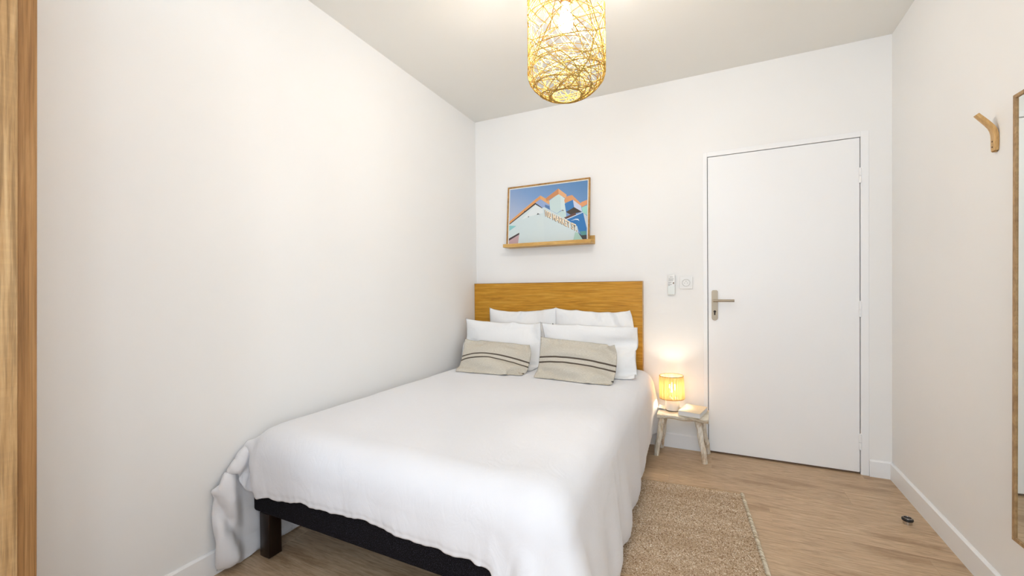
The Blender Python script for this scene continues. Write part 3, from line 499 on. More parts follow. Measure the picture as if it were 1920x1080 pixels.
     0, 0, 0, 0, 0, 0, 0, 0, 0, 0, 0, 0, 0, 0, 0, 0, 0, 0, 0, 0, 0, 1, -1, 0, -1, 1, -1, 1, -1, -41, 0, 1, -1, 1, 0, 0, 0, 0, 0, 1, 0, 0, 0, 0, 0, 0, 1,
     -1, 0, 1, -1, 0, 1, 0, 0, 0, -1, 0, 1, -1, 0, 0, 0, 0, 0, 1, -1, 1, -1, 0, 0, 0, 0, 0, 0, 0, 0, 0, 0, 0, 1, -1, 0, 0, 0, 0, 0, 0, -1, 1, -41, 0, 0,
     1, 0, 0, 0, 0, 0, 0, 0, 0, 0, 1, 0, 0, 0, 0, 0, 0, 0, 1, 0, -1, 0, 0, 0, 0, 0, 0, 1, -1, 0, 0, 0, 0, 0, 0, 0, 0, 0, 0, 0, 0, 0, 0, 0, 0, 0, 0, 1, -1,
     0, 0, 0, 0, 0, -1, 1, 0, -1, -41, -1, 1, 1, -1, 1, 0, 0, 0, 0, 1, 0, 0, 0, 0, 0, 0, 0, 0, 0, 0, 0, 0, 0, 0, 0, 0, 0, 1, -1, 0, 0, 0, 0, 0, 0, 0, 0,
     0, 0, 0, 0, 0, 0, 0, 0, 0, 0, 0, 0, 0, 0, 0, 0, 0, 0, 0, 0, 0, 0, 0, -42, 1, 1, 0, 0, 0, 0, 0, 0, 1, -1, 0, 0, 1, 0, 0, 0, 0, 0, 0, 0, 0, 0, 0, 0, 0,
     0, 0, 0, 0, 0, 0, 0, 0, 0, 0, 0, 0, -1, 1, -1, 1, 0, 0, 0, 0, 0, 0, 0, 0, -1, 1, 0, 0, 0, 0, 0, 0, -1, 0, 0, -41, -1, 1, 1, 0, 0, 0, -1, 1, 0, 1, 0,
     0, -1, 1, 0, 0, 0, 0, 0, 0, 0, 0, 0, 0, 0, 0, 0, 0, 0, 0, 0, 0, 0, 0, 0, -1, 1, 0, -1, 1, 0, 0, 0, 0, 0, 0, 0, 0, 0, 0, -1, 1, -1, 1, 0, 0, 0, 0, 0,
     0, -43, 1, 1, 1, 0, 0, 0, 1, -1, 0, 0, 1, 0, 1, -1, 0, 0, 0, 0, 0, 0, 0, 0, 1, 0, 0, 0, 0, -1, 0, 0, 0, 0, -1, 0, 1, 0, -1, 0, 1, 0, -1, 0, 0, 0, 0,
     0, 0, 0, 1, 0, 0, 0, 0, 0, 0, 0, 0, 0, 0, 0, -43, 1, 1, 2, -1, 0, 0, 0, 1, 0, 0, 0, 0, 0, 0, 1, 0, -1, 1, 0, 0, -1, 1, -1, 0, 0, 0, 0, 0, 0, 0, 0,
     -1, 1, 0, -1, 0, 1, 0, -1, 0, 1, -1, 0, 0, 0, 0, 0, 1, -1, 0, 1, -1, 1, 0, 0, 0, 0, 0, 0, 0, -44, 1, 2, 1, 1, 0, -1, 1, -1, 1, 0, 0, 1, -1, 1, -1, 0,
     1, -1, 0, 0, 1, -1, 0, 0, 0, 0, 0, 0, 1, -1, 0, 0, 0, 0, 0, 0, -1, 0, 1, -1, 0, 1, 0, -1, 0, 1, 0, -1, 0, 0, 0, 1, 0, 0, 0, 0, 0, 0, 0, 0, -45, 1, 2,
     3, -1, 0, 0, 0, 0, 0, 1, 0, 0, 1, -1, 1, 0, -1, 1, 0, 0, -1, 1, 0, 0, 0, 0, 0, 0, -1, 0, 0, 1, -1, 0, 0, -1, 1, 0, -1, 1, -1, 0, 0, 1, 0, -1, 0, 0,
     0, 1, -1, 0, 0, 1, 0, 0, 0, 0, 0, 0, -45, 0, 2, 3, 0, 0, 0, 0, 1, 0, 0, 0, 0, 0, 1, -1, 0, 1, -1, 0, 0, 1, -1, 0, 0, 0, 0, 0, 0, 0, 0, 1, -1, 0, 0,
     -1, 1, -1, 0, 1, -1, 1, -1, 0, 0, 0, 0, 0, 0, 1, -1, 1, 0, 0, -1, 0, 1, 0, 0, 0, 0, -47, 0, 5, 2, 1, -1, 0, 0, 0, 1, 0, 0, 0, 0, 0, 0, 1, -1, 1, 0,
     -1, 0, 0, 0, 0, 1, 0, 0, 0, 0, 0, -1, 0, 1, -1, 0, 0, 0, 0, -1, 0, 0, 0, 0, 0, 0, 0, 0, 0, 0, 0, 0, 0, 0, 1, 0, 0, 0, 0, 0, 1, -47, 2, 3, 0, 1, 1, 1,
     0, 0, 0, -1, 1, 0, 0, 0, 0, 0, 0, 0, 0, 0, 0, 0, 0, 1, -1, 0, 0, 0, 0, 0, 0, 0, 0, 0, 0, 0, 0, 0, 0, 0, -1, 1, 0, -1, 0, 0, 0, 0, 0, 1, -1, 1, 0, -1,
     1, -1, 1, 0, 1, -1, -46, 1, 2, -1, 3, 1, 0, 0, 1, -1, 1, 0, 0, 0, 0, 1, -1, 1, -1, 0, 0, 0, 0, 0, -1, 1, 0, 0, 0, 0, 0, 0, 0, 0, 0, 0, 0, 0, -1, 0,
     0, 0, 0, 0, 1, -1, 0, 0, 1, -1, 0, 1, -1, 0, 1, 0, 0, 0, 0, 0, 0, -46, 0, 1, 2, 2, 0, 2, 0, 0, 0, 0, 0, 0, 0, 0, 0, 0, 0, 0, 0, 0, 0, 0, 0, 0, -1, 0,
     1, 0, 0, 0, 0, 0, 0, 0, 0, 0, -1, 1, 0, 0, 0, -1, 0, 0, 0, 0, 0, 0, 0, 0, 0, 0, 1, 0, -1, 1, 0, 1, -1, 0, -47, 2, 0, 1, 2, 2, 1, 0, 0, 1, 0, -1, 0,
     0, 0, 0, 0, 0, 0, 0, 0, 0, 0, 0, 0, 0, 0, -1, 1, 0, 0, 0, 0, -1, 1, 0, -1, 1, -1, 0, 0, 0, 0, 0, 0, 0, 0, 1, -1, 1, -1, 0, 1, -1, 0, 1, 0, 0, 0, 0,
     0, -47, 1, 1, 2, 1, 2, 0, 2, 0, -1, 0, 0, 1, 0, 0, -1, 0, 0, 0, 0, 0, 0, 0, 0, 0, 0, 0, 0, 0, 0, 0, 0, 0, 0, 0, 0, 0, -1, 1, -1, 0, 0, 1, -1, 0, 0,
     0, -1, 1, 0, 1, 0, -1, 1, 0, 0, 0, 0, 0, 0, 1, -48, 1, 1, 2, 3, 2, 1, -1, 0, 1, -1, 1, -1, 0, 0, 1, 0, -1, 0, 0, 0, 0, 0, 0, 0, 0, 0, 0, 0, 0, 0, 0,
     0, 1, -1, 0, 0, 0, -1, 1, 0, 0, -1, 0, -1, 1, 0, 0, 0, 0, 0, 0, 1, 0, 0, 0, 0, 0, 0, 1, -1, -50, 3, 1, 2, 3, 1, 2, 0, 0, -1, 1, 0, 0, 0, 0, -1, 0, 0,
     0, 0, 0, 0, 0, 0, 0, 0, 0, 0, -1, 1, 0, 0, 0, 0, 0, 0, 0, 0, 0, -1, 0, 0, 0, 0, 0, 0, 0, 0, 0, -1, 1, 0, 0, 0, 1, 0, 0, 0, 0, 0, 1, -51, 3, 1, 3, 5,
     1, 0, -1, 1, 0, -1, 0, 1, 0, -1, 0, 0, 0, 0, 0, 0, 0, 0, 0, 0, 0, 0, 0, 0, 0, 0, 0, 0, 0, 0, 0, 0, 0, 0, 0, -1, 0, -1, 0, 1, -1, 0, 0, 0, 1, -1, 1,
     0, 1, -1, 1, 0, 0, 1, 0, 0, -52, 3, 5, 2, 2, 5, -4, 2, -2, 0, 1, 0, -1, 0, 1, 0, -1, 0, 0, 0, 0, -1, 0, 0, 1, 0, 0, 0, 0, 0, 0, 0, 1, -1, 0, 0, 0, 0,
     0, 0, 0, -1, 0, 0, -1, 0, 0, 0, 0, 0, 1, 0, 1, -1, 1, 0, 0, 0, 0, 0, 0, -53, 5, 5, 4, 4, -2, -1, -1, 1, 0, 0, -1, 1, 0, -1, 0, 0, 0, 0, 0, 0, 0, 0,
     0, -1, 1, 0, 0, 0, 0, 0, 0, 0, 0, 0, 0, 0, 0, -1, 0, 0, 0, 0, 0, -1, 0, 0, 0, 0, 1, 0, 0, 0, 1, -1, 0, 1, 0, 0, 0, 0, -51, 11, 4, 4, 1, -7, 1, -1,
     -1, 0, 0, 1, 0, -1, 1, 0, 0, 0, -1, -1, 0, 1, 0, 0, 0, 0, 0, 0, 0, 0, 0, 0, -1, 1, 0, 0, 0, -1, 1, 0, -1, 0, 0, -1, 1, -1, 0, 0, 0, -1, 1, 1, 0, 0,
     1, 0, 0, 0, 0, 0, 0, -32, 2, 0, 0, -7, 0, -1, -1, 1, 0, 0, 0, 0, 0, 0, -1, 0, 0, 0, 0, 0, -1, 1, 0, 0, -1, 1, 0, 0, 0, 0, 0, 0, -1, 1, 0, 0, 0, 0,
     -1, 1, -1, 0, 0, -1, 0, -1, 0, 0, 1, 0, 0, 1, 0, 1, 0, 0, 0, 0, 0, 0, -25, 0, -4, -1, -1, -3, -3, -1, 0, 0, 0, 0, 0, 1, -1, 1, -1, -1, 0, 0, 0, 0, 0,
     0, 0, 0, 0, 0, 0, 0, 0, 0, 0, 0, 0, 0, -1, 1, 0, 0, -1, 0, 0, -1, -1, 0, 0, 0, 0, 1, 0, 1, 0, 1, 0, 0, 0, 1, -1, 0, 0, -24, -2, -1, -2, -7, -1, -1,
     1, -2, 1, 0, 0, 0, 0, 1, -1, 0, -1, 0, 0, 0, 0, 0, 0, 0, 0, 0, 0, 0, 0, 0, 0, 0, 1, -1, 0, 0, 0, -1, 1, 0, 0, -1, -1, 0, -1, -1, 0, 1, 0, 1, 1, 1, 0,
     0, 0, 0, 0, 0, 0, 0, -20, -6, 0, -7, -2, -2, 1, -2, 1, -1, 0, 0, 0, 1, 0, -1, 0, 0, -1, 0, 0, 0, -1, 1, 0, 0, 0, 0, 1, -1, 0, 0, 1, -1, 0, 0, 1, -1,
     0, -1, 0, 0, 0, 0, -1, -1, 0, -1, 0, 1, 2, 0, 1, 0, 0, 0, 0, 0, 1, 0, 0, -26, 4, -3, -5, -7, 0, 0, 1, -2, 0, 0, 0, 1, 0, -1, 1, -1, -1, -1, 0, 0, 1,
     0, 0, 0, 0, 0, 0, 0, 0, 0, 1, -1, 0, 0, 0, 0, 0, 0, 0, 0, 0, -1, 0, -1, -1, -2, 0, 1, 2, 0, 2, 0, 1, -1, 1, 0, 0, 0, 1, -2, -18, -7, -6, -4, -1, -1,
     1, -2, 1, -1, 1, -1, 0, 1, 0, 0, -2, -1, 1, -1, 1, -1, 1, -1, 1, 0, 0, 0, 0, 0, 0, 0, 0, 0, 0, 0, 0, 0, 0, 1, -1, 0, -1, -1, 0, -1, -1, -2, 1, 2, 3,
     0, 1, 0, 0, -1, 0, 0, 0, 0, 1, -21, -5, -5, -7, -1, 2, -2, 1, 1, 1, -2, 2, -1, -1, 1, -1, -1, -1, -1, 1, 0, 1, -1, 1, -1, 1, -1, 1, -1, 1, 0, 0, 0,
     0, 0, 0, 0, 0, 1, -1, 0, -1, 1, 0, -1, -1, -3, -1, 1, 4, 2, 1, 2, 3, 4, 2, 0, -1, -3, 1, -6, -25, -3, -4, -7, -1, 2, 0, 0, 0, 1, 1, -2, 2, 1, 0, 1,
     -5, -2, 0, 1, 0, 0, 0, 0, 1, -1, 1, 0, 0, 0, 0, 0, 0, 0, 0, 0, 0, 1, 0, 0, 1, 0, 0, 0, 1, 0, 0, -1, 2, 0, -1, 1, -1, 1, 2, 5, 7, 7, 4, -7, -12, -19,
     -5, -8, -6, -1, 1, 4, -3, 0, 0, 1, 3, -4, 2, 5, -5, -3, -1, 2, 0, 0, 0, 1, 1, 0, 0, 0, 0, 1, 0, 0, 0, 1, 0, 0, 0, 0, 0, 0, 1, 1, 1, 1, 2, 0, 3, 2, 1,
     1, -1, -5, -6, -3, -1, 0, -2, 1, 3, 7, 1, -2, -24, -12, -2, 1, -1, 0, 2, 5, -4, -1, 3, -2, 4, -4, -2, 2, 9, -1, 1, 1, -1, 0, 1, 0, 0, 0, 0, 1, -1, 1,
     1, 0, 0, 0, 0, 1, 0, 1, 0, 1, 1, 1, 1, 1, 3, 2, 4, 1, -7, -1, 6, -2, -10, -7, -3, -2, -2, -2, 3, -4, 2, -21, -10, -7, 6, -2, 0, -2, 2, 4, -1, -4, 4,
     -2, 4, 23, 13, -21, 1, 4, 0, 1, 0, -1, -1, 0, 1, 0, -1, 1, -1, 0, 0, 1, 0, 1, 0, 1, 0, 1, 0, 0, 1, 1, 1, 1, 1, 0, -4, -13, -5, 7, 12, 10, -8, -12,
     -5, 0, 5, -4, -13, -8, -23, -9, -5, 1, 8, -5, 5, -5, -2, 3, 3, -5, 4, 23, 2, 7, 3, -11, 0, 5, 1, 0, 0, 0, 0, 0, 0, 0, 0, 0, 0, 0, -1, 1, 0, 0, 0, 0,
     0, 0, 0, 0, 0, 0, -1, 0, 0, 4, -10, -17, -5, 7, 10, 18, 4, -9, -10, -2, -10, -8, -6, -20, -8, -1, -3, -3, 6, -2, 10, -6, -10, 2, 18, 18, 0, -11, 3,
     7, -2, -5, 5, 2, 0, 0, 0, 0, 0, 0, 0, 0, 0, 0, 0, 0, 0, 0, 0, 0, 0, 0, 0, 0, 0, 0, 0, -3, 2, -3, 7, 3, -15, -19, -4, 6, 10, 9, 13, 5, -17, -23, -1,
     0, -23, 36, 4, -9, -12, -14, -8, -7, 10, -6, 28, 17, 12, -36, -6, 5, 8, 2, -6, 2, 3, 0, 0, 0, 0, 0, 0, 0, 0, 0, 0, 0, 0, 0, 0, 0, 0, 0, 0, 0, 0, 0,
     0, 0, -6, 8, -11, 10, 10, -3, -20, -19, -1, 8, 9, -3, 7, -15, -2, -1, -1, 12, 0, 19, 21, -22, 35, 31, 26, 38, 39, 41, 41, 42, 44, 45, 47, 46, 58, 0,
     2, 2, -6, 2, 2, 0, 2, -1, -2, 4, 2, -3, -3, 4, -3, 1, -1, 0, 2, -4, 4, -4, 3, -4, 1, 2, 0, -1, -3, 3, -8, -8, -23, -38, -45, -44, -43, -43, -42, -42,
     -40, -39, 0, 0, 0, -2, 5, -3, 0, -1, 0, 1, -1, 0, 1, -1, -1, -2, -3, -25, 17, 3, -1, 5, -2, -2, 0, -1, 0, 2, -3, -2, 3, 2, -3, 2, 0, 0, 1, -2, 3, -3,
     3, -2, 3, -1, -2, 0, 2, 2, -3, 7, 1, -1, 0, 1, 1, 0, 0, 0, 0, 0, 0, 0, 0, 0, 0, -1, 2, -2, 0, -1, 0, 0, 0, -1, 0, -1, -2, -1, 0, 4, 2, -1, 1, 0, 0,
     0, -1, 1, 0, -1, 0, 0, 1, -1, 1, -1, 1, -1, 0, 1, -1, 1, -1, 1, 0, 0, 0, -1, 1, 0, 1, -2, -2, 0, 0, 0, 0, 0, 0, 1, 0, 0, 0, 0, 0, -1, 1, 0, -1, -1,
     1, -1, 0, 0, -1, -1, 0, -1, 0, 2, 1, 2, 0, 0, 0, 0, 0, 0, 0, 0, 0, 0, 0, 0, 0, 0, 0, 0, 0, 0, 0, 0, 0, 0, 0, 0, 0, 0, 0, 0, 0, -1, -2, -1, -1, 1, -1,
     0, 0, 1, 0, -1, 0, 0, 0, 1, -2, 0, 1, -1, 0, 0, 0, 0, -1, 0, 0, -1, 0, -1, 1, 2, 1, 0, 0, 0, 0, 0, 0, 0, 0, 0, 0, 0, 0, 0, 0, 0, 0, 0, 0, 0, 0, 0, 0,
     0, 0, 0, 0, 0, 0, 0, 0, -3, -2, 0, -1, 1, 0, 1, -1, 0, 1, 0, 0, 0, 0, -1, 1, 0, -1, 0, 0, 0, 0, 0, -1, 0, -1, 0, 1, 0, 1, 0, 1, 0, 0, 0, 0, 0, 0, 0,
     0, 0, 0, 0, 0, 0, 0, 0, 0, 0, 0, 0, 0, 0, 0, 0, 0, 0, 0, 0, 0, -1, -2, -1, -2, 1, -1, 1, 0, 0, 0, 0, 0, 0, 0, -1, 1, 0, 0, -1, 0, 0, 0, 0, -1, 1, -1,
     0, 0, 0, 0, 1, 1, 0, 0, 0, 0, 0, 0, 0, 0, 0, 0, 0, 0, 0, 0, 0, 0, 0, 0, 0, 0, 0, 0, 0, 0, 0, 0, 0, 0, 0, -1, -2, -2, 0, -1, 1, -1, 0, 0, 0, 0, 0, 0,
     0, 0, -1, 1, 1, -2, 1, 0, 0, -1, 1, -1, 0, 0, 0, -1, 1, 0, 1, 0, 0, 0, 0, 0, 0, 0, 0, 0, 0, 0, 0, 0, 0, 0, 0, 0, 0, 0, 0, 0, 0, 0, 0, 0, 0, 0, 0, 0,
     -1, -2, -2, -1, 1, -1, 0, 0, 0, 0, 0, 0, 0, 0, 0, 0, 1, 0, -2, 1, 0, -1, 1, -1, 0, 0, 0, 0, 0, 0, 1, 0, 0, 0, 0, 0, 0, 0, 0, 0, 0, 0, 0, 0, 0, 0, 0,
     0, 0, 0, 0, 0, 0, 0, 0, 0, 0, 0, 0, 0, 0, -2, -1, -2, 0, -1, 0, 0, 0, 0, 0, 0, 0, 0, 0, 0, 0, 2, -1, -1, 1, 0, 0, -2, 1, 0, -1, 1, -1, 1, 0, 0, 0, 0,
     0, 0, 0, 0, 0, 0, 0, 0, 0, 0, 0, 0, 0, 0, 0, 0, 0, 0, 0, 0, 0, 0, 0, 0, 0, 0, 0, 0, -1, -3, 0, -2, 0, 0, 0, 0, 0, 0, 0, 1, 0, 0, 0, 0, 1, 1, -2, 1,
     0, -1, 1, -1, 0, 0, -1, 1, 0, 0, 0, 0, 0, 0, 0, 0, 0, 0, 0, 0, 0, 0, 0, 0, 0, 0, 0, 0, 0, 0, 0, 0, 0, 0, 0, 0, 0, 0, 0, 0, 0, -2, -1, -2, 1, -1, 0,
     0, -1, 1, 0, 0, -1, 0, 0, 0, 1, 1, 0, -2, 1, -1, 0, 0, 0, 0, 0, 1, -1, 0, 0, 0, 0, 0, 0, 0, 0, 0, 0, 0, 0, 0, 0, 0, 0, 0, 0, 0, 0, 0, 0, 0, 0, 0, 0,
     0, 0, 0, 0, 0, 0, 0, -1, -2, -1, -1, 1, -1, 0, 0, 0, 0, 0, 0, 0, 0, 0, 0, 2, 0, -2, 1, -1, 1, -1, 0, 0, 1, -1, 1, -1, 0, 0, 0, 0, 0, 0, 0, 0, 0, 0,
     0, 0, 0, 0, 0, 0, 0, 0, 0, 0, 0, 0, 0, 0, 0, 0, 0, 0, 0, 0, 0, -1, -1, -1, 0, -1, -1, 1, 0, 0, -1, 0, 0, 0, 0, 0, 1, -1, 2, 0, -1, 1, -1, -1, 1, 0,
     0, -1, 1, -1, 1, 0, -1, 0, 0, 0, 0, 0, 0, 0, 0, 0, 0, 0, 0, 0, 0, 0, 0, 0, 0, 0, 0, 0, 0, 0, 0, 0, 0, 0, 0, 0, 0, -2, -1, -1, 0, 0, 0, 0, 0, 0, 0, 0,
     0, 0, 0, 1, -1, 2, 1, -1, 1, -1, -1, -1, 0, 0, 1, -1, 1, 0, -1, 1, -1, 0, 0, 0, 0, 0, 0, 0, 0, 0, 0, 0, 0, 0, 0, 0, 0, 0, 0, 0, 0, 0, 0, 0, 0, 0, 0,
     0, 0, 0, -1, -1, -1, 0, 0, -1, 0, 0, 0, 0, 0, 0, 0, 0, 2, -4, 4, 0, -1, 2, -2, 0, 0, 0, 0, 0, 0, 0, -1, 1, -1, 0, 0, 0, 0, 0, 0, 0, 0, 0, 0, 0, 0, 0,
     0, 0, 0, 0, 0, 0, 0, 0, 0, 0, 0, 0, 0, 0, 0, 0, -1, -1, -1, 0, -1, 0, 1, 0, 0, 0, -1, 0, 0, 0, 1, 4, -8, 5, -1, 0, 1, -1, 0, 0, 0, 0, 0, 0, 0, 0, 0,
     0, -1, 0, 0, 0, 0, 0, 0, 0, 0, 0, 0, 0, 0, 0, 0, 0, 0, 0, 0, 0, 0, 0, 0, 0, 0, 0, 0, 0, 0, 0, -1, -1, -2, 1, 0, 0, 0, 0, -1, 1, -1, 1, 0, 1, 3, -7,
     5, -2, 1, 2, -2, 1, -1, 0, 0, -1, 1, 0, 0, 0, -1, 1, -1, 0, 0, 0, 0, 0, 0, 0, 0, 0, 0, 0, 0, 0, 0, 0, 0, 0, 0, 0, 0, 0, 0, 0, 0, 0, 0, 0, -1, -1, -1,
     0, 0, 0, 0, 0, 0, 0, 0, 1, -1, 0, 0, 2, -5, 6, -4, 4, 0, -2, 0, 0, 0, 0, 0, 0, 0, 0, 0, 0, -1, 0, 0, 0, 0, 0, 0, 0, 0, 0, 0, 0, 0, 0, 0, 0, 0, 0, 0,
     0, 0, 0, 0, 0, 0, 0, 0, 0, 0, 0, -2, 0, -1, 0, 0, 0, 0, 0, 1, -1, 0, 0, 0, 0, 0, -3, 8, -4, 3, -1, -2, 1, -1, 0, 0, 1, -1, 0, 1, -1, -1, 0, 0, 0, 0,
     0, 0, 0, 0, 0, 0, 0, 0, 0, 0, 0, 0, 0, 0, 0, 0, 0, 0, 0, 0, 0, 0, 0, 0, 0, -1, 0, -2, 1, -1, 1, 0, -1, 0, 0, 1, 0, 0, 0, 0, 0, 0, 4, -3, 3, -2, 0, 0,
     0, -1, 0, 0, 0, 0, 0, 0, 0, -1, 0, 0, 0, 0, 0, 0, 0, 0, 0, 0, 0, 0, 0, 0, 0, 0, 0, 0, 0, 0, 0, 0, 0, 0, 0, 0, 0, 0, 0, -2, 0, -1, 1, -1, 0, 1, 0, 0,
     0, -1, 1, 0, 0, 0, 1, 4, -2, 2, -2, -1, 0, -1, 1, 0, -1, 1, 0, -1, 0, -1, 0, 0, 0, 0, 0, 0, 0, 0, 0, 0, 0, 0, 0, 0, 0, 0, 0, 0, 0, 0, 0, 0, 0, 0, 0,
     0, 0, 0, 0, -1, 0, -1, 0, 0, 0, 0, -1, 1, 0, -1, 1, -1, 0, 0, 0, 2, 1, -1, 2, -2, 1, 0, -1, -1, 0, 1, -1, 0, 1, -1, 0, -1, 0, 0, 0, 0, 0, 0, 0, 0, 0,
     0, 0, 0, 0, 0, 0, 0, 0, 0, 0, 0, 0, 0, 0, 0, 0, 0, 0, 0, -1, -1, 0, -1, 0, 0, 0, 1, -1, 0, 1, 0, 0, 0, 0, 0, 3, 0, -2, 3, -2, 1, -1, -1, 1, 0, -1, 1,
     0, -1, 0, -1, 0, 0, 0, 0, 0, 0, 0, 0, 0, 0, 0, 0, 0, 0, 0, 0, 0, 0, 0, 0, 0, 0, 0, 0, 0, 0, 0, 0, 0, 0, -1, -1, 0, 0, 0, 0, 0, 0, 0, 0, 0, 0, 0, 0,
     0, 1, 1, -1, 2, -1, 0, 0, 0, 0, -1, 1, -1, 0, 0, 0, 0, -1, 0, 0, 0, 0, 0, 0, 0, 0, 0, 0, 0, 0, 0, 0, 0, 0, 0, 0, 0, 0, 0, 0, 0, 0, 0, 0, 0, 0, -1,
     -1, -1, 0, 0, 0, 0, 0, 1, 0, 0, 0, 0, 0, 0, -1, 2, 1, -2, 1, -1, 2, -1, 1, -1, 1, 0, 0, 0, 0, -1, 0, -1, 0, 0, 0, 0, 0, 0, 0, 0, 0, 0, 0, 0, 0, 0, 0,
     0, 0, 0, 0, 0, 0, 0, 0, 0, 0, 0, 0, 0, -1, 0, -1, 0, 0, 0, 0, 0, 0, 0, 0, 0, 0, 0, 0, 0, 1, -1, -1, 2, -1, 1, 0, 0, 1, 0, -1, 1, -1, 0, 0, -1, 0, 0,
     0, 0, 0, 0, 0, 0, 0, 0, 0, 0, 0, 0, 0, 0, 0, 0, 0, 0, 0, 0, 0, 0, 0, 0, 0, 0, 0, -1, -1, 0, 0, -1, 1, 0, 0, 0, 0, 0, 0, 0, 0, 0, 0, 0, 0, -1, 1, -1,
     2, -1, 1, 0, 0, 1, -1, 1, 0, -1, 0, -1, 0, 0, 0, 0, 0, 0, 0, 0, 0, 0, 0, 0, 0, 0, 0, 0, 0, 0, 0, 0, 0, 0, 0, 0, 0, 0, 0, 0, 0, -1, -1, 0, 0, 0, 0, 0,
     0, 0, 0, 0, 1, 0, 0, 0, -2, 0, 1, 0, -1, 2, 0, 1, 0, 0, 0, 0, 1, -1, 0, -1, 0, 0, 0, 0, 0, 0, 0, 0, 0, 0, 0, 0, 0, 0, 0, 0, 0, 0, 0, 0, 0, 0, 0, 0,
     0, 0, 0, 0, 0, -1, -1, 1, -1, 1, -1, 0, 0, 0, 0, 0, 1, -1, 0, 0, -1, -3, 0, 1, 1, -1, 3, -1, 1, 0, 1, 0, 0, 0, 0, 0, -1, 0, 0, 0, 0, 0, 0, 0, 0, 0,
     0, 0, 0, 0, 0, 0, 0, 0, 0, 0, 0, 0, 0, 0, 0, 0, 0, 0, 0, 0, -1, 0, -1, 0, 0, 0, 0, 0, 0, 0, 0, 0, 0, 0, 0, -2, -5, 0, 4, 0, 1, 1, 0, 1, 0, 0, 0, 1,
     0, 0, 0, 0, -1, 0, 0, 0, 0, 0, 0, 0, 0, 0, 0, 0, 0, 0, 0, 0, 0, 0, 0, 0, 0, 0, 0, 0, 0, 0, 0, 0, 0, 0, -1, -1, 1, -1, 0, 0, 0, 0, 0, 1, -1, 1, 0, 3,
     -9, -2, 1, 2, 0, 2, 1, 0, 1, 1, 0, 1, 0, 0, 0, -1, 0, 0, 0, 0, 0, 0, 0, 0, 0, 0, 0, 0, 0, 0, 0, 0, 0, 0, 0, 0, 0, 0, 0, 0, 0, 0, 0, 0, 0, -1, 0, 0,
     0, -1, 1, 0, 0, -1, 0, 1, -1, 0, 0, 0, 7, -15, 2, 0, 2, 0, 3, -1, 2, 0, 0, 1, -1, 1, 0, 0, 0, -1, 0, 0, 0, 0, 0, 0, 0, 0, 0, 0, 0, 0, 0, 0, 0, 0, 0,
     0, 0, 0, 0, 0, 0, 0, 0, 0, 0, 0, 0, -1, -1, 0, 0, 0, 0, 0, 1, -1, 0, 0, 0, 0, 0, 1, -4, 2, -2, 1, -1, 2, 0, 1, 1, 0, -1, 1, 0, -1, 1, 0, 0, -1, 0, 0,
     0, 0, 0, 0, 0, 0, 0, 0, 0, 0, 0, 0, 0, 0, 0, 0, 0, 0, 0, 0, 0, 0, 0, 0, 0, 0, -1, 0, -1, 0, 0, 0, 0, 0, 1, -1, 0, 0, 0, 0, 1, -1, 0, -1, 0, 0, 1, 0,
     1, -1, 1, 0, 0, -1, 1, 0, -1, 0, 0, 0, 0, 0, 0, 0, 0, 0, 0, 0, 0, 0, 0, 0, 0, 0, 0, 0, 0, 0, 0, 0, 0, 0, 0, 0, 0, 0, 0, -1, -1, 0, 0, 0, 0, 0, 0, 0,
     0, 0, 1, -1, 0, 0, 0, 0, 0, 0, 0, 1, 0, 0, 0, -1, 1, 0, 0, 0, 0, 0, -1, 0, 0, 0, 0, 0, 0, 0, 0, 0, 0, 0, 0, 0, 0, 0, 0, 0, 0, 0, 0, 0, 0, 0, 0, 0, 0,
     0, 0, 0, -1, 0, -1, 1, -1, 1, 0, 0, -1, 1, 0, -1, 0, 0, -1, 1, 0, 0, 1, -1, 1, 0, 0, 0, 1, -1, 0, 0, 0, 0, 0, -1, 0, 0, 0, 0, 0, 0, 0, 0, 0, 0, 0, 0,
     0, 0, 0, 0, 0, 0, 0, 0, 0, 0, 0, 0, 0, 0, 0, 0, -1, 0, -1, 0, 0, 0, 0, 0, 0, 1, -1, 0, 0, 1, 0, -1, 0, 1, 0, 0, 0, 1, -1, 1, 0, 0, 0, 0, 0, 1, -1,
     -1, 1, -1, 0, 0, 0, 0, 0, 0, 0, 0, 0, 0, 0, 0, 0, 0, 0, 0, 0, 0, 0, 0, 0, 0, 0, 0, 0, 0, 0, 0, -1, -1, 0, 0, 1, -1, 0, 0, 0, 0, 0, 0, 0, 0, -3, 0, 6,
     -5, 4, -3, 2, 0, -1, 1, 0, 0, 0, 1, -1, 0, 0, -1, 0, 0, 0, 0, 0, 0, 0, 0, 0, 0, 0, 0, 0, 0, 0, 0, 0, 0, 0, 0, 0, 0, 0, 0, 0, 0, 0, 0, 0, -1, 0, -1,
     0, 0, 0, 0, 0, 0, 0, 0, 0, -1, 0, -3, -2, 12, -8, 3, -2, 1, -1, 1, 0, 0, 1, 0, 0, 0, -1, 0, -1, 0, 0, 0, 0, 0, 0, 0, 0, 0, 0, 0, 0, 0, 0, 0, 0, 0, 0,
     0, 0, 0, 0, 0, 0, 0, 0, 0, 0, -1, 0, -1, 0, 0, 0, 0, 0, 0, -1, 0, 0, 0, 0, 0, 1, -2, 7, -1, -9, 6, -3, 2, 1, 0, 0, -1, 0, 0, 0, 1, -1, -1, 0, 0, 0,
     0, 0, 0, 0, 0, 0, 0, 0, 0, 0, 0, 0, 0, 0, 0, 0, 0, 0, 0, 0, 0, 0, 0, 0, 0, 0, -1, -1, 0, 0, 0, 0, 0, 0, 0, 0, 0, 0, -1, 0, 1, 10, -4, -7, -3, 2, 1,
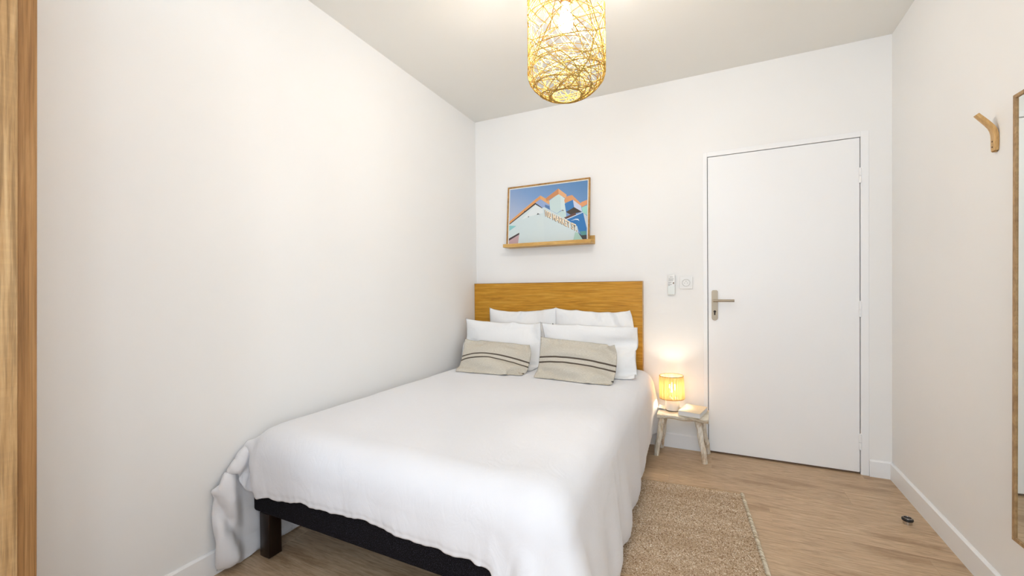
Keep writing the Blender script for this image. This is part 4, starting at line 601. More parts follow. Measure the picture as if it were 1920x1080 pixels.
     2, -1, 1, 0, 0, 0, 0, 0, -1, 0, 0, -1, 0, 0, 0, 0, 0, 0, 0, 0, 0, 0, 0, 0, 0, 0, 0, 0, 0, 0, 0, 0, 0, 0, 0, 0, 0, 0, 0, 0, -2, 0, 0, 0, 0, 0, 0, -1,
     1, 0, -1, 0, 0, 1, 7, 8, -22, -12, 17, -1, 4, 0, 1, -1, 0, 0, 1, 0, -1, 0, -1, -1, 0, 0, 0, 0, 0, 0, 0, 0, 0, 0, 0, 0, 0, 0, 0, 0, 0, 0, 0, 0, 0, 0,
     0, 0, 0, 0, 0, 0, -1, 0, -1, 0, -1, 0, 0, 0, 1, -1, 0, 1, -1, 0, 5, 2, -26, 2, 24, -2, 0, -1, 0, -1, 0, 0, 0, -1, 0, 1, -2, 0, -1, 0, 0, 0, 0, 0, 0,
     0, 0, 0, 0, 0, 0, 0, 0, 0, 0, 0, 0, 0, 0, 0, 0, 0, 0, 0, 0, 0, 0, -1, -1, 0, -1, 1, -1, 1, 0, -1, 1, 0, -1, 0, 1, 0, -20, 12, 22, -7, 1, -2, -1, -1,
     0, 0, 0, 0, 0, -1, -1, 0, -1, -1, 0, 0, 0, 0, 0, 0, 0, 0, 0, 0, 0, 0, 0, 0, 0, 0, 0, 0, 0, 0, 0, 0, 0, 0, 0, 0, 0, 0, 0, -1, -2, 0, 0, 0, 0, 0, 1,
     -1, 0, 1, 0, -1, -6, 15, 12, -26, 11, 0, 0, 0, -1, 0, 0, -1, 0, 0, 0, -1, 0, -2, 0, -1, 0, 0, 0, 0, 0, 0, 0, 0, 0, 0, 0, 0, 0, 0, 0, 0, 0, 0, 0, 0,
     0, 0, 0, 0, 0, 0, 0, -1, -1, -1, 0, -1, 1, -1, 1, 0, 0, 0, 0, 1, 1, 8, -3, -26, 25, 5, -2, 1, -1, 0, -2, 0, 0, 0, -1, 0, 0, -2, -1, -1, 0, 0, 0, 0,
     0, 0, 0, 0, 0, 0, 0, 0, 0, 0, 0, 0, 0, 0, 0, 0, 0, 0, 0, 0, 0, 0, 0, 0, -1, -2, 0, -1, 0, 0, 0, 0, 0, 1, 1, 0, 0, 1, -2, -2, 4, 12, -2, -1, -1, 0,
     -1, 1, -2, -1, 0, -1, 0, -1, 0, -1, -2, 0, 0, 0, 0, 0, 0, 0, 0, 0, 0, 0, 0, 0, 0, 0, 0, 0, 0, 0, 0, 0, 0, 0, 0, 0, 0, 0, 0, -2, -1, -2, 0, 0, -1, 1,
     0, 0, 0, 1, 1, 1, 2, 1, -14, 22, 2, 2, -2, -1, -2, 1, -2, 0, -1, -1, 0, -1, 0, -2, -1, -1, 0, 0, 0, 0, 0, 0, 0, 0, 0, 0, 0, 0, 0, 0, 0, 0, 0, 0, 0,
     0, 0, 0, 0, 0, 0, 0, 0, -1, -1, -3, -3, 0, 0, 2, 0, 0, 1, 0, 0, 1, 2, 2, -2, 7, 6, -4, 2, -1, -1, 1, 0, 1, -1, 0, -2, 0, -1, -1, -2, -2, 0, 0, 0, 0,
     0, 0, 0, 0, 0, 0, 0, 0, 0, 0, 0, 0, 0, 0, -1, 0, 0, 0, 0, -1, 0, -1, -2, -2, -1, -3, -3, 0, 2, 2, 1, 3, 1, 1, 1, 0, -1, -2, 6, -1, 0, 8, -1, -1, 1,
     1, 2, -1, 1, 1, -1, 1, -2, -3, -4, -2, -4, -2, 0, 0, 0, 0, 0, 0, 0, 0, -1, 0, 0, 0, 0, -1, 0, 0, -1, 1, -1, -1, 0, -2, 0, -2, -1, -2, -3, -5, -2, 1,
     5, 3, 3, 3, 1, 3, 3, 3, 1, 0, -1, 3, -4, 2, 7, 1, -1, 2, 4, -3, 3, 0, 0, 3, -2, 1, 3, -13, -19, -6, -1, 1, 0, 0, 0, 0, 0, 0, 0, 1, -1, 0, 0, 0, 1,
     -1, -1, 0, -1, 0, 0, -2, 1, -1, -1, -2, -1, -1, -5, -2, 3, 5, 4, 3, 2, 2, 2, 2, 3, 4, 5, 1, 2, 1, 1, 1, 5, 0, 2, 0, 4, -3, 2, 2, 0, 4, 0, -6, -27,
     -22, -4, 1, 1, -1, 1, 1, 2, 1, -2, 0, 1, 1, 0, 0, 1, 1, -2, -1, 0, -1, 1, -2, 1, 1, -1, 0, 1, -1, -2, -2, -2, 4, 2, 3, 3, 2, 4, 0, 0, 2, 3, 5, 13, 1,
     7, 8, -8, 8, -3, 2, -2, 0, 4, -1, -1, 1, 1, -5, -45, -12, 4, -5, 2, 1, -1, 0, 1, 2, 2, -2, 1, 0, 0, 1, 0, 1, 2, -2, -1, -1, 0, 0, -1, 1, 1, 0, 0, 1,
     0, 1, -3, -1, 6, 2, 1, 1, 2, 2, 2, -1, 1, 0, 0, 13, 13, -1, 0, 8, 5, 8, -4, 2, -2, -2, 2, 2, -3, -12, -38, -13, -2, 4, -1, 1, 0, 0, 1, 0, 2, 1, -2,
     1, 1, -1, 2, -1, 2, 1, -2, 0, 0, -1, 0, 0, 0, 2, -1, 0, 1, 1, 1, -2, -1, 2, 6, 3, 1, 1, 2, -1, 1, -1, 2, 6, 10, 9, -2, 10, 3, 0, 4, 6, -2, 1, -3, -3,
     -2, -16, -28, -9, -6, -2, 3, -1, 2, 1, -2, 1, 1, 1, 1, 0, -1, 2, 0, -1, 1, 1, 1, -1, -1, 0, -1, 0, 0, 0, 2, -1, 1, 2, -1, 1, 0, -3, 2, 3, 6, 1, 2, 2,
     1, -1, 3, 1, 18, 3, 0, -3, 19, 0, -2, -2, -1, 4, 1, 3, -7, -29, -19, 17, -19, -6, -4, 2, -1, 3, 1, -2, 1, 0, 3, 2, -3, 1, 1, -1, 2, -1, 2, 2, -3, 0,
     -1, 0, 0, -2, 1, 2, -1, 1, 1, 1, 2, -2, -2, 1, 0, 5, 6, 0, 5, 1, -1, 0, 16, 6, 0, 0],
    'back_l': [185, 37, 38, 37, 37, 37, 37, 37, 37, 37, 36, 38, 36, 37, 37, 37, 37, 37, 0, 0, -1, -1, 0, 1, 0, 1, -1, 0, 2, -1, 1, 1, -1, 0, -1, 0, 0, -1, -1, 1, 1,
     -1, 0, 0, 1, 1, -1, 1, 0, -1, 1, 0, 0, -1, 0, 0, 0, 0, 0, 0, 0, 0, 1, -1, 0, -1, 1, 0, 0, 1, -1, 0, 0, 0, 0, 0, 0, 0, 1, -1, -1, 1, 0, 1, -1, 1, 0,
     -2, 2, 0, -1, 1, 2, 0, -1, 1, -1, 0, 0, -1, 0, -1, 0, -1, -1, 2, 0, 1, 0, 0, -1, 0, -1, -1, 0, 0, 1, 1, 1, 1, 0, 0, 1, -3, 0, 1, 0, -2, -3, 0, 0, 0,
     2, 1, 1, 0, 1, 0, 1, 0, 0, 2, -3, -2, 0, 0, 1, -2, 1, 0, -1, 0, -1, 1, -1, 1, 0, 0, 0, -1, 1, -2, 1, -1, -1, 1, -1, 0, 0, 0, 1, -1, 0, -1, 0, 1, 0,
     -1, 0, 1, 1, -1, -1, 0, 0, 1, -1, 1, -1, 0, 0, 0, 0, -1, 0, 1, 0, -1, 1, -2, 1, 0, 0, -1, 1, -1, 0, 0, 0, -1, -1, 1, 0, 1, 0, -1, 0, 0, 0, 0, 0, 1,
     -1, 0, 0, -1, -1, 0, 0, 0, 0, 0, 0, -1, 0, 0, 1, 0, 1, -1, 1, -2, -1, 0, 0, -1, 0, -1, 0, 0, 1, 0, 0, 1, 1, 0, 0, 1, -1, 1, -4, 0, -1, 0, 0, -1, -1,
     0, 1, 1, 1, 2, 0, 0, 0, 0, 0, -1, 4, -7, 0, 0, 0, -2, -2, 0, 0, 2, 4, 0, 0, 0, -1, 0, -1, 1, -1, 2, -4, -1, -2, 0, 0, -2, 1, 1, 2854, 0, 1, 0, 1, 1,
     -1, 1, 0, 1, -1, 0, 0, -1, 0, 0, -1, 0, 38, -1, -1, -2, -1, -2, 0, -1, -1, 0, 1, 0, 0, 3, 3, 1, 1, 0, 37, 0, -1, 1, -1, 0, 0, 0, 1, -1, 0, 1, 1, -2,
     -2, 0, 2, 2, 38, -1, 0, 1, -1, 0, -1, 0, -1, 0, 1, 0, 0, 1, 0, 1, -1, 0, 39, -1, -2, -3, -1, -2, 0, 0, 1, 0, -1, -1, 1, 1, 2, 2, 2, 1, 34, 2, 1, -1,
     -1, 0, -2, -2, -1, 0, 0, 1, 0, 2, 1, 1, 0, -3, 25, -4, -6, -8, -6, -6, -4, -4, -2, 0, 1, 2, 3, 4, 5, 8, 8, 6, 13, -11, -10, -1, -2, -1, 0, 2, 1, 0,
     1, 0, 2, 1, 1, 0, 6, 11, 9, -2, 1, -2, 0, -1, 0, -2, 0, 0, 0, 1, 0, 0, 2, 1, 0, 2, 5, -2, -1, 0, -1, 0, 1, 0, 1, 1, 0, 1, 0, 0, -1, 1, -1, 0, 1, -1,
     0, 0, 1, 2, 1, 2, 0, 0, 1, 0, -2, -1, 0, -2, 0, 0, 0, -1, 1, 1, 0, 2, 1, 2, 2, 1, 2, -1, -1, -2, -3, -2, -1, 0, -2, 1, 0, 0, 3, 2, 3, 3, 3, 1, 0, 1,
     -1, -5, -4, -3, -2, 0, -2, 0, 2, 3, 2, 1, 3, 7, 2, 0, -1, 1, -3, -2, -8, -3, -3, -2, -4, 2, 4, 2, 2, 4, 0, -3, 9, 7, -3, 0, -1, -7, -4, -6, -3, -2,
     -5, 7, 5, 4, 9, -1, -1, -8, -7, 12, 9, -2, -4, -5, -6, -3, -4, -5, -7, 19, 7, 2, -5, 6, 3, 0, -16, -3, 9, 8, -6, -1, -3, -2, -3, -14, 568, 0, 0, 0,
     0, 0, 0, 0, 0, 0, 0, 0, 0, 0, 0, 0, 0, 0, 0, 4, 4, 6, 3, 2, 4, -1, 2, 0, -2, 0, 0, -3, -8, -5, -5, -1, 0, 5, 5, -2, 0, 2, -3, 2, -2, 2, 0, 1, -1, 0,
     5, -1, -6, -7, 0, 0, -2, 2, -3, -3, -2, -1, -2, -2, 3, 0, 1, 3, 4, 6, -2, -2, 2, 1, -10, -9, -4, -2, 0, 0, 2, 0, -1, -1, 1, 1, 2, 6, 14, 3, 14, -12,
     1, 1, 4, 3, 2, 2, 1, 2, 0, 0, -1, -1, -3, -5, 1, 12, 29, 0, 4, 3, 1, -2, 0, -2, 0, 0, 1, 0, 1, 1, 0, 0, -2, -4, 34, 3, -1, -1, -1, 1, 0, 1, 0, 0, -1,
     2, 0, -1, 2, -1, 0, -2, 36, 1, -1, 0, 1, 0, 0, 0, 0, 0, 1, -1, 0, 1, -2, 0, 0, 1, 38, -1, 1, -1, 0, 0, 0, 1, 0, -1, 1, 0, -1, 0, 0, 1, -1, 0, 38, 0,
     -1, 1, -1, 0, 0, -1, 1, 0, 0, 0, 1, -1, 1, -1, 1, 0, 39, -1, -1, 1, 0, -1, 0, 0, -1, 1, -1, 0, 0, 1, 0, 1, 0, 1, 39, 0, 0, -1, -1, 1, -2, 0, 0, -1,
     0, 1, 0, 1, 0, 0, 1, 0, 39, -1, 0, -1, 1, -1, 0, -3, -2, 1, 1, 0, 1, 0, 2, 1, 0, 1, 40, -1, -2, 0, 0, -2, 1, 0, -3, -3, 4, -1, 0, 2, 2, 1, 1, 0, 41,
     -2, -1, -2, -5, 1, 1, 3, 1, -2, -4, 2, 1, 1, 2, 1, 0, 3, 44, -9, -3, -1, 2, -3, -1, -1, 7, 1, 0, 0, 0, -2, -1, 1, 3, 5, 185, 37, 38, 37, 37, 37, 37,
     37, 37, 37, 36, 38, 36, 37, 37, 37, 37, 37, 0, 0, 0, 0, -1, 1, 0, 0, -1, 0, 2, -2, 2, -1, 0, 0, 0, 0, 0, 0, -1, 0, 1, -1, 0, 0, 1, 0, -1, 1, -1, 1,
     0, 0, 0, 0, 0, -1, 1, 0, 0, 0, 0, 0, 0, 0, 1, 0, 0, 0, -1, 0, 1, -1, 0, 0, -1, 0, 0, 1, 0, 0, 0, 0, -1, 0, 1, 0, 0, 1, -1, 1, -1, 1, 0, 0, 0, -1, 1,
     0, 0, 0, 0, 1, -1, 0, 1, -1, 0, 0, 0, 0, -1, 0, 1, 0, -1, 0, 1, 0, 0, -1, 1, 0, 0, 0, 0, 0, 0, -1, 1, 0, -1, 0, 0, 1, -1, 0, 1, 0, -1, 1, 0, 0, -1,
     -1, 0, 0, -1, 0, 0, 1, 0, -1, 1, 0, 0, 0, 0, -1, 0, 0, 0, -2, 1, -1, 0, 0, 0, -1, 0, 0, 0, 0, 0, 0, 1, -1, 0, -1, 0, 1, 1, -1, 0, 0, -1, 0, 1, 0, -1,
     0, 0, 1, -1, 0, 0, 0, 0, -1, 1, -1, -1, 0, 2, 0, -2, 1, 0, 0, -1, 0, -1, 0, 0, 0, 0, 0, 0, 0, 1, 0, -1, 0, 1, -1, 0, 0, -1, -1, 2, -1, -2, 1, 0, -1,
     0, 1, 0, 0, 0, 0, 0, 0, -1, 0, -1, 0, -1, 0, -1, 0, 0, 1, 0, 0, 1, 0, 0, 0, 0, 0, 0, -2, -1, 0, 0, 0, -1, -1, 1, 1, 1, 0, 1, 0, 0, -1, 0, 0, 0, -1,
     -1, -1, -1, 0, 0, 0, 0, 0, 4, 0, -2, -1, -1, 2, -1, 0, 0, -2, -1, -1, -1, -1, 1, -1, 1, 1, 2854, 0, 1, 0, 1, 1, -1, 1, 0, 1, -1, 0, 0, -1, 0, 0, -1,
     0, 38, 0, 0, 0, 0, 0, 1, -1, 0, -1, 1, 0, 0, -1, 1, 0, 0, 0, 37, 1, 0, 0, -1, 0, 1, 0, 0, 0, 0, 0, 0, 1, -1, 0, 1, -1, 38, 0, -1, 1, 1, -1, 0, 0, 0,
     0, 0, 0, 0, 0, 0, 0, 0, -1, 39, -2, 2, -1, -1, 1, 0, 0, 0, 0, 0, 0, -1, 1, -1, 0, 0, 1, 34, 1, -1, 1, 0, 0, 1, -1, 1, -1, 0, 0, 0, 0, -1, -1, -1, 0,
     25, 3, 0, 0, 1, 0, -1, 1, 0, 1, 0, 0, -1, -2, -1, 0, -1, -3, 13, 6, 0, 2, 0, 2, 0, 1, 0, 0, -1, 0, -1, -1, -1, -1, -2, -4, 9, 1, 4, 1, 1, -1, 2, 0,
     0, 0, 0, -1, 0, 1, -2, -3, 0, -3, 5, 2, 1, 1, 1, 1, 0, 0, 0, 0, 0, 0, 0, -2, 0, -1, -2, -2, 1, 2, 2, 0, 1, 0, 0, 0, 0, -1, 1, 0, 1, -2, 0, 0, -1, -2,
     0, 1, 0, 0, 0, 1, -1, -2, -1, 2, 1, 1, 1, -4, 2, 0, 0, 0, -2, 1, 0, 0, -2, 0, 0, -1, -2, 1, 5, 0, 0, -1, -4, 3, 1, 1, -2, -1, 0, -3, -1, 0, 0, -1,
     -3, 2, 6, 3, -3, 1, -6, 4, 0, 1, -4, -1, -2, -3, -1, 2, -1, -1, -2, 5, 4, 0, 1, -2, -3, -1, 3, 3, -5, -3, -2, -3, 0, 2, 0, 0, -3, 6, 2, 4, -6, 1, 0,
     -4, 3, 3, -7, -4, -3, 1, -1, -3, 2, 1, 2, 4, 1, 5, -2, -3, 0, -2, 0, 3, 568, 0, 0, 0, 0, 0, 0, 0, 0, 0, 0, 0, 0, 0, 0, 0, 0, 0, 0, 0, 0, 0, 0, 0, 0,
     0, 0, 0, 0, 0, 0, 0, 0, 0, 0, 0, 0, 0, 0, 0, 0, 0, 0, 0, 0, 0, 0, 0, 0, 0, 0, 0, 0, 0, 0, 0, 0, 0, 0, 0, 0, 0, 0, 0, 0, 0, 0, 0, 0, 0, 0, 0, 2, 1,
     -1, 1, 0, 0, -2, 2, 0, 1, 0, -1, 2, -2, 3, 0, -2, 1, 14, 1, 1, -1, 0, -1, 1, -1, 0, 0, 1, 0, 0, 3, -1, 0, 3, 1, 29, -3, 0, -1, 0, -1, 0, 0, 0, -1, 0,
     2, 0, 1, 1, 1, 1, 1, 34, -1, -1, -1, 0, 0, 0, -1, 0, -1, 1, 0, 1, 0, 0, 2, 0, 2, 36, 1, -1, 0, -2, 0, 0, -1, 0, 2, -1, 1, -1, 1, 1, 0, 1, 0, 38, -1,
     0, 0, 0, 0, 0, 0, 0, -1, 0, 0, 1, 0, 0, 1, 0, -1, 38, 1, -1, 0, 0, 0, 0, 0, 0, 0, 0, 0, 0, 0, 0, 0, 1, -1, 39, 0, 0, -1, 1, 0, -1, 1, -1, 0, 0, 0, 0,
     0, 1, 0, 0, 0, 39, 0, 0, 0, -1, 0, 1, -1, 0, 0, 0, 0, 0, 1, -1, 1, 0, -1, 39, 0, -1, 0, -1, 1, -1, 0, 0, 0, 1, 0, 0, 0, -1, 2, -1, 1, 40, -2, 0, -1,
     0, 0, 1, 0, -2, 1, 1, 0, 0, 0, 1, -1, 2, -1, 41, -2, -2, -1, 0, 1, -1, 0, 2, -1, 0, 0, 0, 0, 2, -1, 0, 3, 44, -8, -1, 1, 0, -4, 2, 1, 5, -2, -1, 1,
     0, -1, 0, 0, 0, 5],
    'back_r': [765, 37, 37, 37, 37, 37, 36, 38, 37, 36, 37, 37, 37, 37, 38, 37, 36, 37, 0, 0, -1, 0, -1, 0, 2, -1, 0, 1, 1, 0, 0, 0, 0, -1, 1, 0, -1, 1, -2, 0, 1,
     1, -1, 1, 0, 1, -1, 0, 1, 0, -1, 1, -1, 0, 1, -4, 2, 1, 1, -1, 1, -1, 0, 0, 0, 1, -1, 0, 1, 0, 0, -1, -2, 3, 0, -1, -1, 1, -1, 1, 0, 0, 0, 0, 0, 0,
     0, 0, 0, 0, 0, 1, 1, 0, 0, -1, 0, -1, 0, 0, 0, -1, 0, 0, -2, 1, 1, 1, 0, 0, -1, 0, -1, -1, 0, 1, 1, 0, 2, 1, 0, 0, 0, -3, 0, 1, 0, -3, 0, -1, 0, 1,
     1, 1, 0, 1, 0, 1, 1, 0, 1, 1, -3, -3, 1, -1, -1, 0, 1, 0, 0, -1, 1, -1, 0, -1, -1, 0, -1, 0, 2, 1, 1, 0, -1, 0, 0, 0, 0, 0, -1, 1, -1, 1, 0, 0, 1,
     -1, -1, -2, 2, -2, 1, -1, 0, 0, 0, 0, 1, -2, 1, -1, 1, -1, 0, 1, -1, 0, 1, 0, -1, 0, 0, 1, -1, 0, 0, 0, 0, -1, 0, 2, 0, -1, -1, -2, 0, 0, 1, 0, 0, 0,
     0, 0, -2, 1, -1, 0, 0, -1, -1, 1, 0, -1, 1, 0, 0, 1, 1, -1, 0, -1, 0, -1, -1, 1, -2, -1, -1, 1, -2, 2, 0, 1, 1, 1, -1, 0, 0, 0, -1, 0, -1, -1, -1,
     -1, -2, -2, 1, 2, 1, 1, 1, 0, 1, 0, -1, -1, 0, -1, -3, -1, -1, 0, -1, -2, 2, -1, 2, 1, 1, 0, 0, 0, -1, 0, 0, -3, 0, -4, 2, -8, 3, 0, 2, -7, 2861, 0,
     -1, 0, 0, 0, -1, -1, -1, -1, -1, -1, -1, -1, -1, -1, 0, -1, 38, -1, 0, -1, -3, -3, 0, 0, -1, -1, 0, 2, 1, 2, 1, 1, 1, 1, 37, 0, -2, -1, 1, 1, 0, -1,
     1, 0, 1, -1, 0, 0, 0, 1, 1, 1, 38, -2, 1, 0, 0, -1, 0, 0, -1, 1, -1, 0, 2, -1, 2, -1, 0, 1, 38, -1, -2, -2, -2, -1, -1, 0, 1, -1, 0, 1, -1, 2, 2, 3,
     1, 1, 31, 3, 2, -2, 0, -1, -2, -2, 0, 2, 1, -1, 2, 1, 1, 1, 0, -2, 21, -3, -8, -6, -7, -6, -4, -1, -2, -1, 1, 3, 3, 6, 7, 10, 9, 4, 13, -12, -6, -3,
     -2, 1, 0, 0, -1, 1, 0, 1, 2, 0, 1, 1, 5, 13, 6, -3, -1, -1, 1, 0, 0, -1, 2, 0, 3, 2, 1, 3, 0, -1, -1, 0, 2, 0, -1, 1, -1, 0, 1, 0, 0, 0, -1, 0, 0,
     -2, 0, 2, 2, 2, 2, -2, 0, 0, 1, 1, 0, 1, 0, 1, -1, -1, -2, 1, 0, -1, -1, 0, -1, 0, 1, 1, 1, 0, 2, 2, 1, -2, -1, -2, -1, -4, -3, 0, 3, 2, -2, 1, 0, 1,
     3, 3, 1, 3, 0, 0, -3, 0, -1, -2, -2, -2, -3, -1, -3, 0, 3, 3, 1, 3, 4, 2, 3, -4, -1, -1, 1, 5, -2, -15, 3, -8, -4, 3, 4, 3, 2, 2, 4, 3, 2, -3, 7, -8,
     4, 0, -23, 10, -3, -10, -6, 5, 5, 4, 2, 0, 4, 5, 0, 7, -19, 15, -1, -16, -1, 7, -8, -14, -8, 18, 7, 2, 1, -7, 5, 0, 4, -15, -2, 9, -1, -17, 16, 2,
     -11, -12, 568, 0, 0, 0, 0, 0, 0, 0, 0, 0, 0, 0, 0, 0, 0, 0, 0, 0, 0, 6, 0, 5, 7, 5, 0, -1, 2, 1, 0, -3, 0, -4, -3, -3, -4, -8, 0, -2, 14, 4, -2, -5,
     0, 2, -1, -1, -1, 2, -2, 1, -1, -5, -3, 0, 0, 10, -3, -7, -4, -3, -1, -2, -3, 0, 1, 2, 3, 4, 3, 7, -4, -3, 4, -7, -9, -6, -4, 0, -1, 0, 2, 0, 0, -1,
     -1, 2, 4, 6, 16, 1, 21, -10, -4, 4, 2, 2, 2, 2, -1, 0, -1, -1, -2, -3, -4, -4, -2, 15, 31, 3, 2, 0, 0, 0, -1, -1, 0, -1, 0, 0, 2, 0, 1, -2, -4, -3,
     36, 1, -1, 0, 0, 0, 0, 0, 0, -1, 1, 0, 0, 0, 0, 1, 1, -4, 37, 0, 1, -2, 1, 0, 1, -1, 0, 1, -1, 0, -1, 0, -1, 0, 0, 2, 38, -1, 0, 1, -1, 1, -1, 0, 0,
     1, 0, -1, 0, 0, 0, 0, 0, 0, 38, 0, 0, 0, 0, 0, 0, 0, -1, 0, 0, 1, 0, -1, 0, 0, 1, 0, 39, 0, -1, -1, 1, -1, 0, 0, 1, -1, 0, 0, 0, 0, 0, 0, 0, 1, 39,
     -1, -1, 1, -1, 1, -1, 0, 0, 0, 0, 0, 0, 1, -1, 0, 0, 1, 39, -1, 1, -1, 0, -1, 0, -1, -2, 2, 0, 1, 0, -4, 2, 3, 0, 1, 40, -1, -2, 1, -1, -1, -1, -1,
     0, 1, -5, 5, -2, 0, 4, 0, 0, 2, 41, -2, -1, -2, 1, 1, -3, -1, 0, -6, 7, -4, 1, 4, 1, -1, 2, 0, 43, -7, -3, -2, 0, 4, -1, 0, 2, 1, -2, 0, 3, -2, -3,
     3, 1, 3, 765, 37, 37, 37, 37, 37, 36, 38, 37, 36, 37, 37, 37, 37, 38, 37, 36, 37, 0, 0, -1, 1, 0, 0, 1, -1, -1, 2, -1, 0, 1, 0, -1, 0, 1, 0, -1, 1,
     1, -1, 0, 0, 0, 0, 1, -1, 1, 0, -1, 0, 0, 0, 0, 0, 1, -2, 0, 0, 0, 0, 1, -1, 0, 0, 1, 0, 0, 0, 0, 0, 0, 0, -2, 2, -1, 0, 0, 1, -1, 1, 0, 0, -1, 0, 1,
     0, 0, 0, 0, 0, 0, -1, 1, 0, 1, -1, -1, 1, 0, 0, 0, 0, 0, 0, 0, 0, 0, 0, 0, 0, 0, 0, -1, 0, 1, -1, 0, 0, 0, 1, 0, 0, 0, 0, 0, 0, 0, 0, -1, 0, 1, 0, 0,
     0, 0, 0, 0, -1, 0, 0, 0, 1, 0, -2, 1, -2, 1, 0, -1, 0, 0, 1, 0, -1, 1, 0, -1, 1, -1, -1, 1, 0, 1, 0, -1, 0, 0, 0, 1, -2, 0, 1, 0, 0, 0, -1, 1, -1,
     -1, -1, 2, -2, 1, 0, 0, -1, -1, 1, 0, 0, -1, 0, 0, 0, -1, 1, 0, 0, 1, 1, -1, 0, 0, 0, 0, 0, -1, 1, -1, -1, 0, -1, 1, -1, -1, 0, 0, 0, 0, 1, 0, 1, -1,
     -1, 1, -1, -1, 0, 0, -2, 1, 0, 0, -1, 1, 0, 1, -1, 0, 0, 0, 0, 0, -1, 0, -1, -1, -1, -1, 0, 0, 1, 0, 1, 0, 1, 0, 0, -1, 0, 0, -1, -1, 0, -1, 0, -2,
     0, 0, 0, 1, 1, -1, 0, 1, 0, -1, 0, 0, 0, -1, -2, 1, -3, 0, -1, 0, -1, 2, -1, 2, -1, 0, 0, 1, 0, -1, -2, 0, -1, 0, -3, 0, -2, 0, -6, 2861, 0, -1, 0,
     0, 0, -1, -1, -1, -1, -1, -1, -1, -1, -1, -1, 0, -1, 38, 0, 1, -1, 0, 0, 0, -1, 2, -1, 0, 0, 0, 0, 0, 0, -1, 0, 37, 1, -1, 1, 0, 0, 0, 1, -2, 1, 1,
     -1, 0, 0, 0, 0, 0, 1, 38, 0, 0, 0, 0, 0, -1, 1, 0, 0, 0, 0, 0, 0, 0, 0, 1, -1, 38, -1, 1, 0, -1, 0, 1, 0, 0, 0, -1, 1, 0, 0, 0, 0, -1, 1, 31, 1, 0,
     2, -1, 0, 0, 1, 1, 0, -1, 0, 1, -1, 0, 1, -1, 0, 21, 2, 1, 0, 2, 1, 1, 0, 1, 0, 1, 0, -1, 1, -1, -1, 0, -2, 13, 2, 2, 1, 1, 1, 2, 0, 0, 0, 1, 0, -1,
     0, 0, -2, 0, -6, 6, 4, 2, 1, 0, 1, 0, 1, 0, 1, 0, 0, 0, 1, -3, 0, -2, -2, 2, 4, 1, 0, 1, 0, 0, 1, 1, 1, -2, 0, 1, -1, 0, -2, 0, -2, 2, 1, 0, 1, 0, 0,
     -1, 1, 1, 0, -2, 0, 1, -1, 1, 0, -3, -2, -1, 1, 1, -1, -1, -2, 1, 2, 1, -2, -3, 2, 2, -4, 3, 0, 0, 0, -2, 0, 0, -1, -1, -2, -1, 4, 1, -3, -4, 2, 4,
     -6, 2, 4, 0, -1, -3, -1, -1, -1, -2, -1, 2, 2, -2, -3, -2, 4, 0, -2, -2, 6, 0, 0, -4, -3, -1, -1, -1, -2, 4, 0, -1, -3, 0, 3, 0, -2, -3, 5, 1, 1, -6,
     -2, -2, -1, -1, -1, 4, -1, 0, -1, -3, 4, 1, -5, 2, 3, 2, -4, -8, -3, -1, -1, 2, -3, 2, -1, 6, -5, -1, 4, 1, -2, 0, 4, 2, -5, 568, 0, 0, 0, 0, 0, 0,
     0, 0, 0, 0, 0, 0, 0, 0, 0, 0, 0, 0, 0, 0, 0, 0, 0, 0, 0, 0, 0, 0, 0, 0, 0, 0, 0, 0, 0, 0, 0, 0, 0, 0, 0, 0, 0, 0, 0, 0, 0, 0, 0, 0, 0, 0, 0, 0, 0, 0,
     0, 0, 0, 0, 0, 0, 0, 0, 0, 0, 0, 0, 0, 0, 0, 4, 1, -1, 1, 0, 1, 0, -1, -1, 1, 0, -1, 1, 1, -2, 0, 1, 1, 21, -1, 1, -3, 1, -2, 0, -2, 1, -1, 0, 1, -2,
     1, 2, -1, 1, -1, 31, -1, -1, 1, -3, 0, -1, 1, -2, 0, -1, 0, 1, -2, 2, 2, -1, 1, 36, -2, 0, -1, 0, -1, -1, 0, 1, -1, 0, -1, 1, 0, 0, 1, 1, 1, 37, 1,
     -1, -1, 0, 0, 0, -1, 0, -1, 0, 1, -1, 1, 0, 1, -1, 2, 38, 0, -1, 1, 0, -1, 0, 1, -1, 0, 0, 0, 1, -1, 0, 0, 1, -1, 38, 0, 1, -1, 0, 0, 0, -1, 1, 0, 0,
     0, -1, 2, -1, 0, 1, -1, 39, 0, 0, 0, -1, 1, -1, 1, -1, 1, -1, 0, 1, -2, 2, -1, 0, 0, 39, 0, -1, 1, 0, -1, 0, 0, 1, -1, -2, 2, 0, -1, 0, 1, 1, -1, 39,
     0, 0, -1, 0, 0, 0, 1, -1, -1, 1, -1, 1, -1, 0, 1, 0, 1, 40, -1, -1, -1, 0, 0, 1, -1, -1, 1, -1, 2, 0, -1, -1, 1, 0, 2, 41, -2, -2, 0, 0, 1, 0, -1, 0,
     0, 1, -1, -1, 1, 0, 0, 0, 1, 43, -7, -1, -1, 2, 5, -5, -1, 2, -1, 2, -1, 0, 0, 0, 0, 0, 3],
    'front_l': [185, -14, -16, 28, 36, 39, 40, 39, 40, 39, 40, 39, 39, 39, 39, 39, 39, 39, 39, -36, 2, 23, 11, 2, 0, -2, 0, -1, 0, 0, 1, 0, 0, 0, 0, 1, -2, 0, -36,
     10, 28, -2, -1, -1, 2, 0, 1, -1, 0, -1, 0, 0, 0, 0, 0, 1, -1, -34, 31, 0, 2, 1, 1, -1, 0, -1, 1, 0, -1, 1, 0, -1, 0, 0, 0, -1, -10, 10, 3, -1, 0, -2,
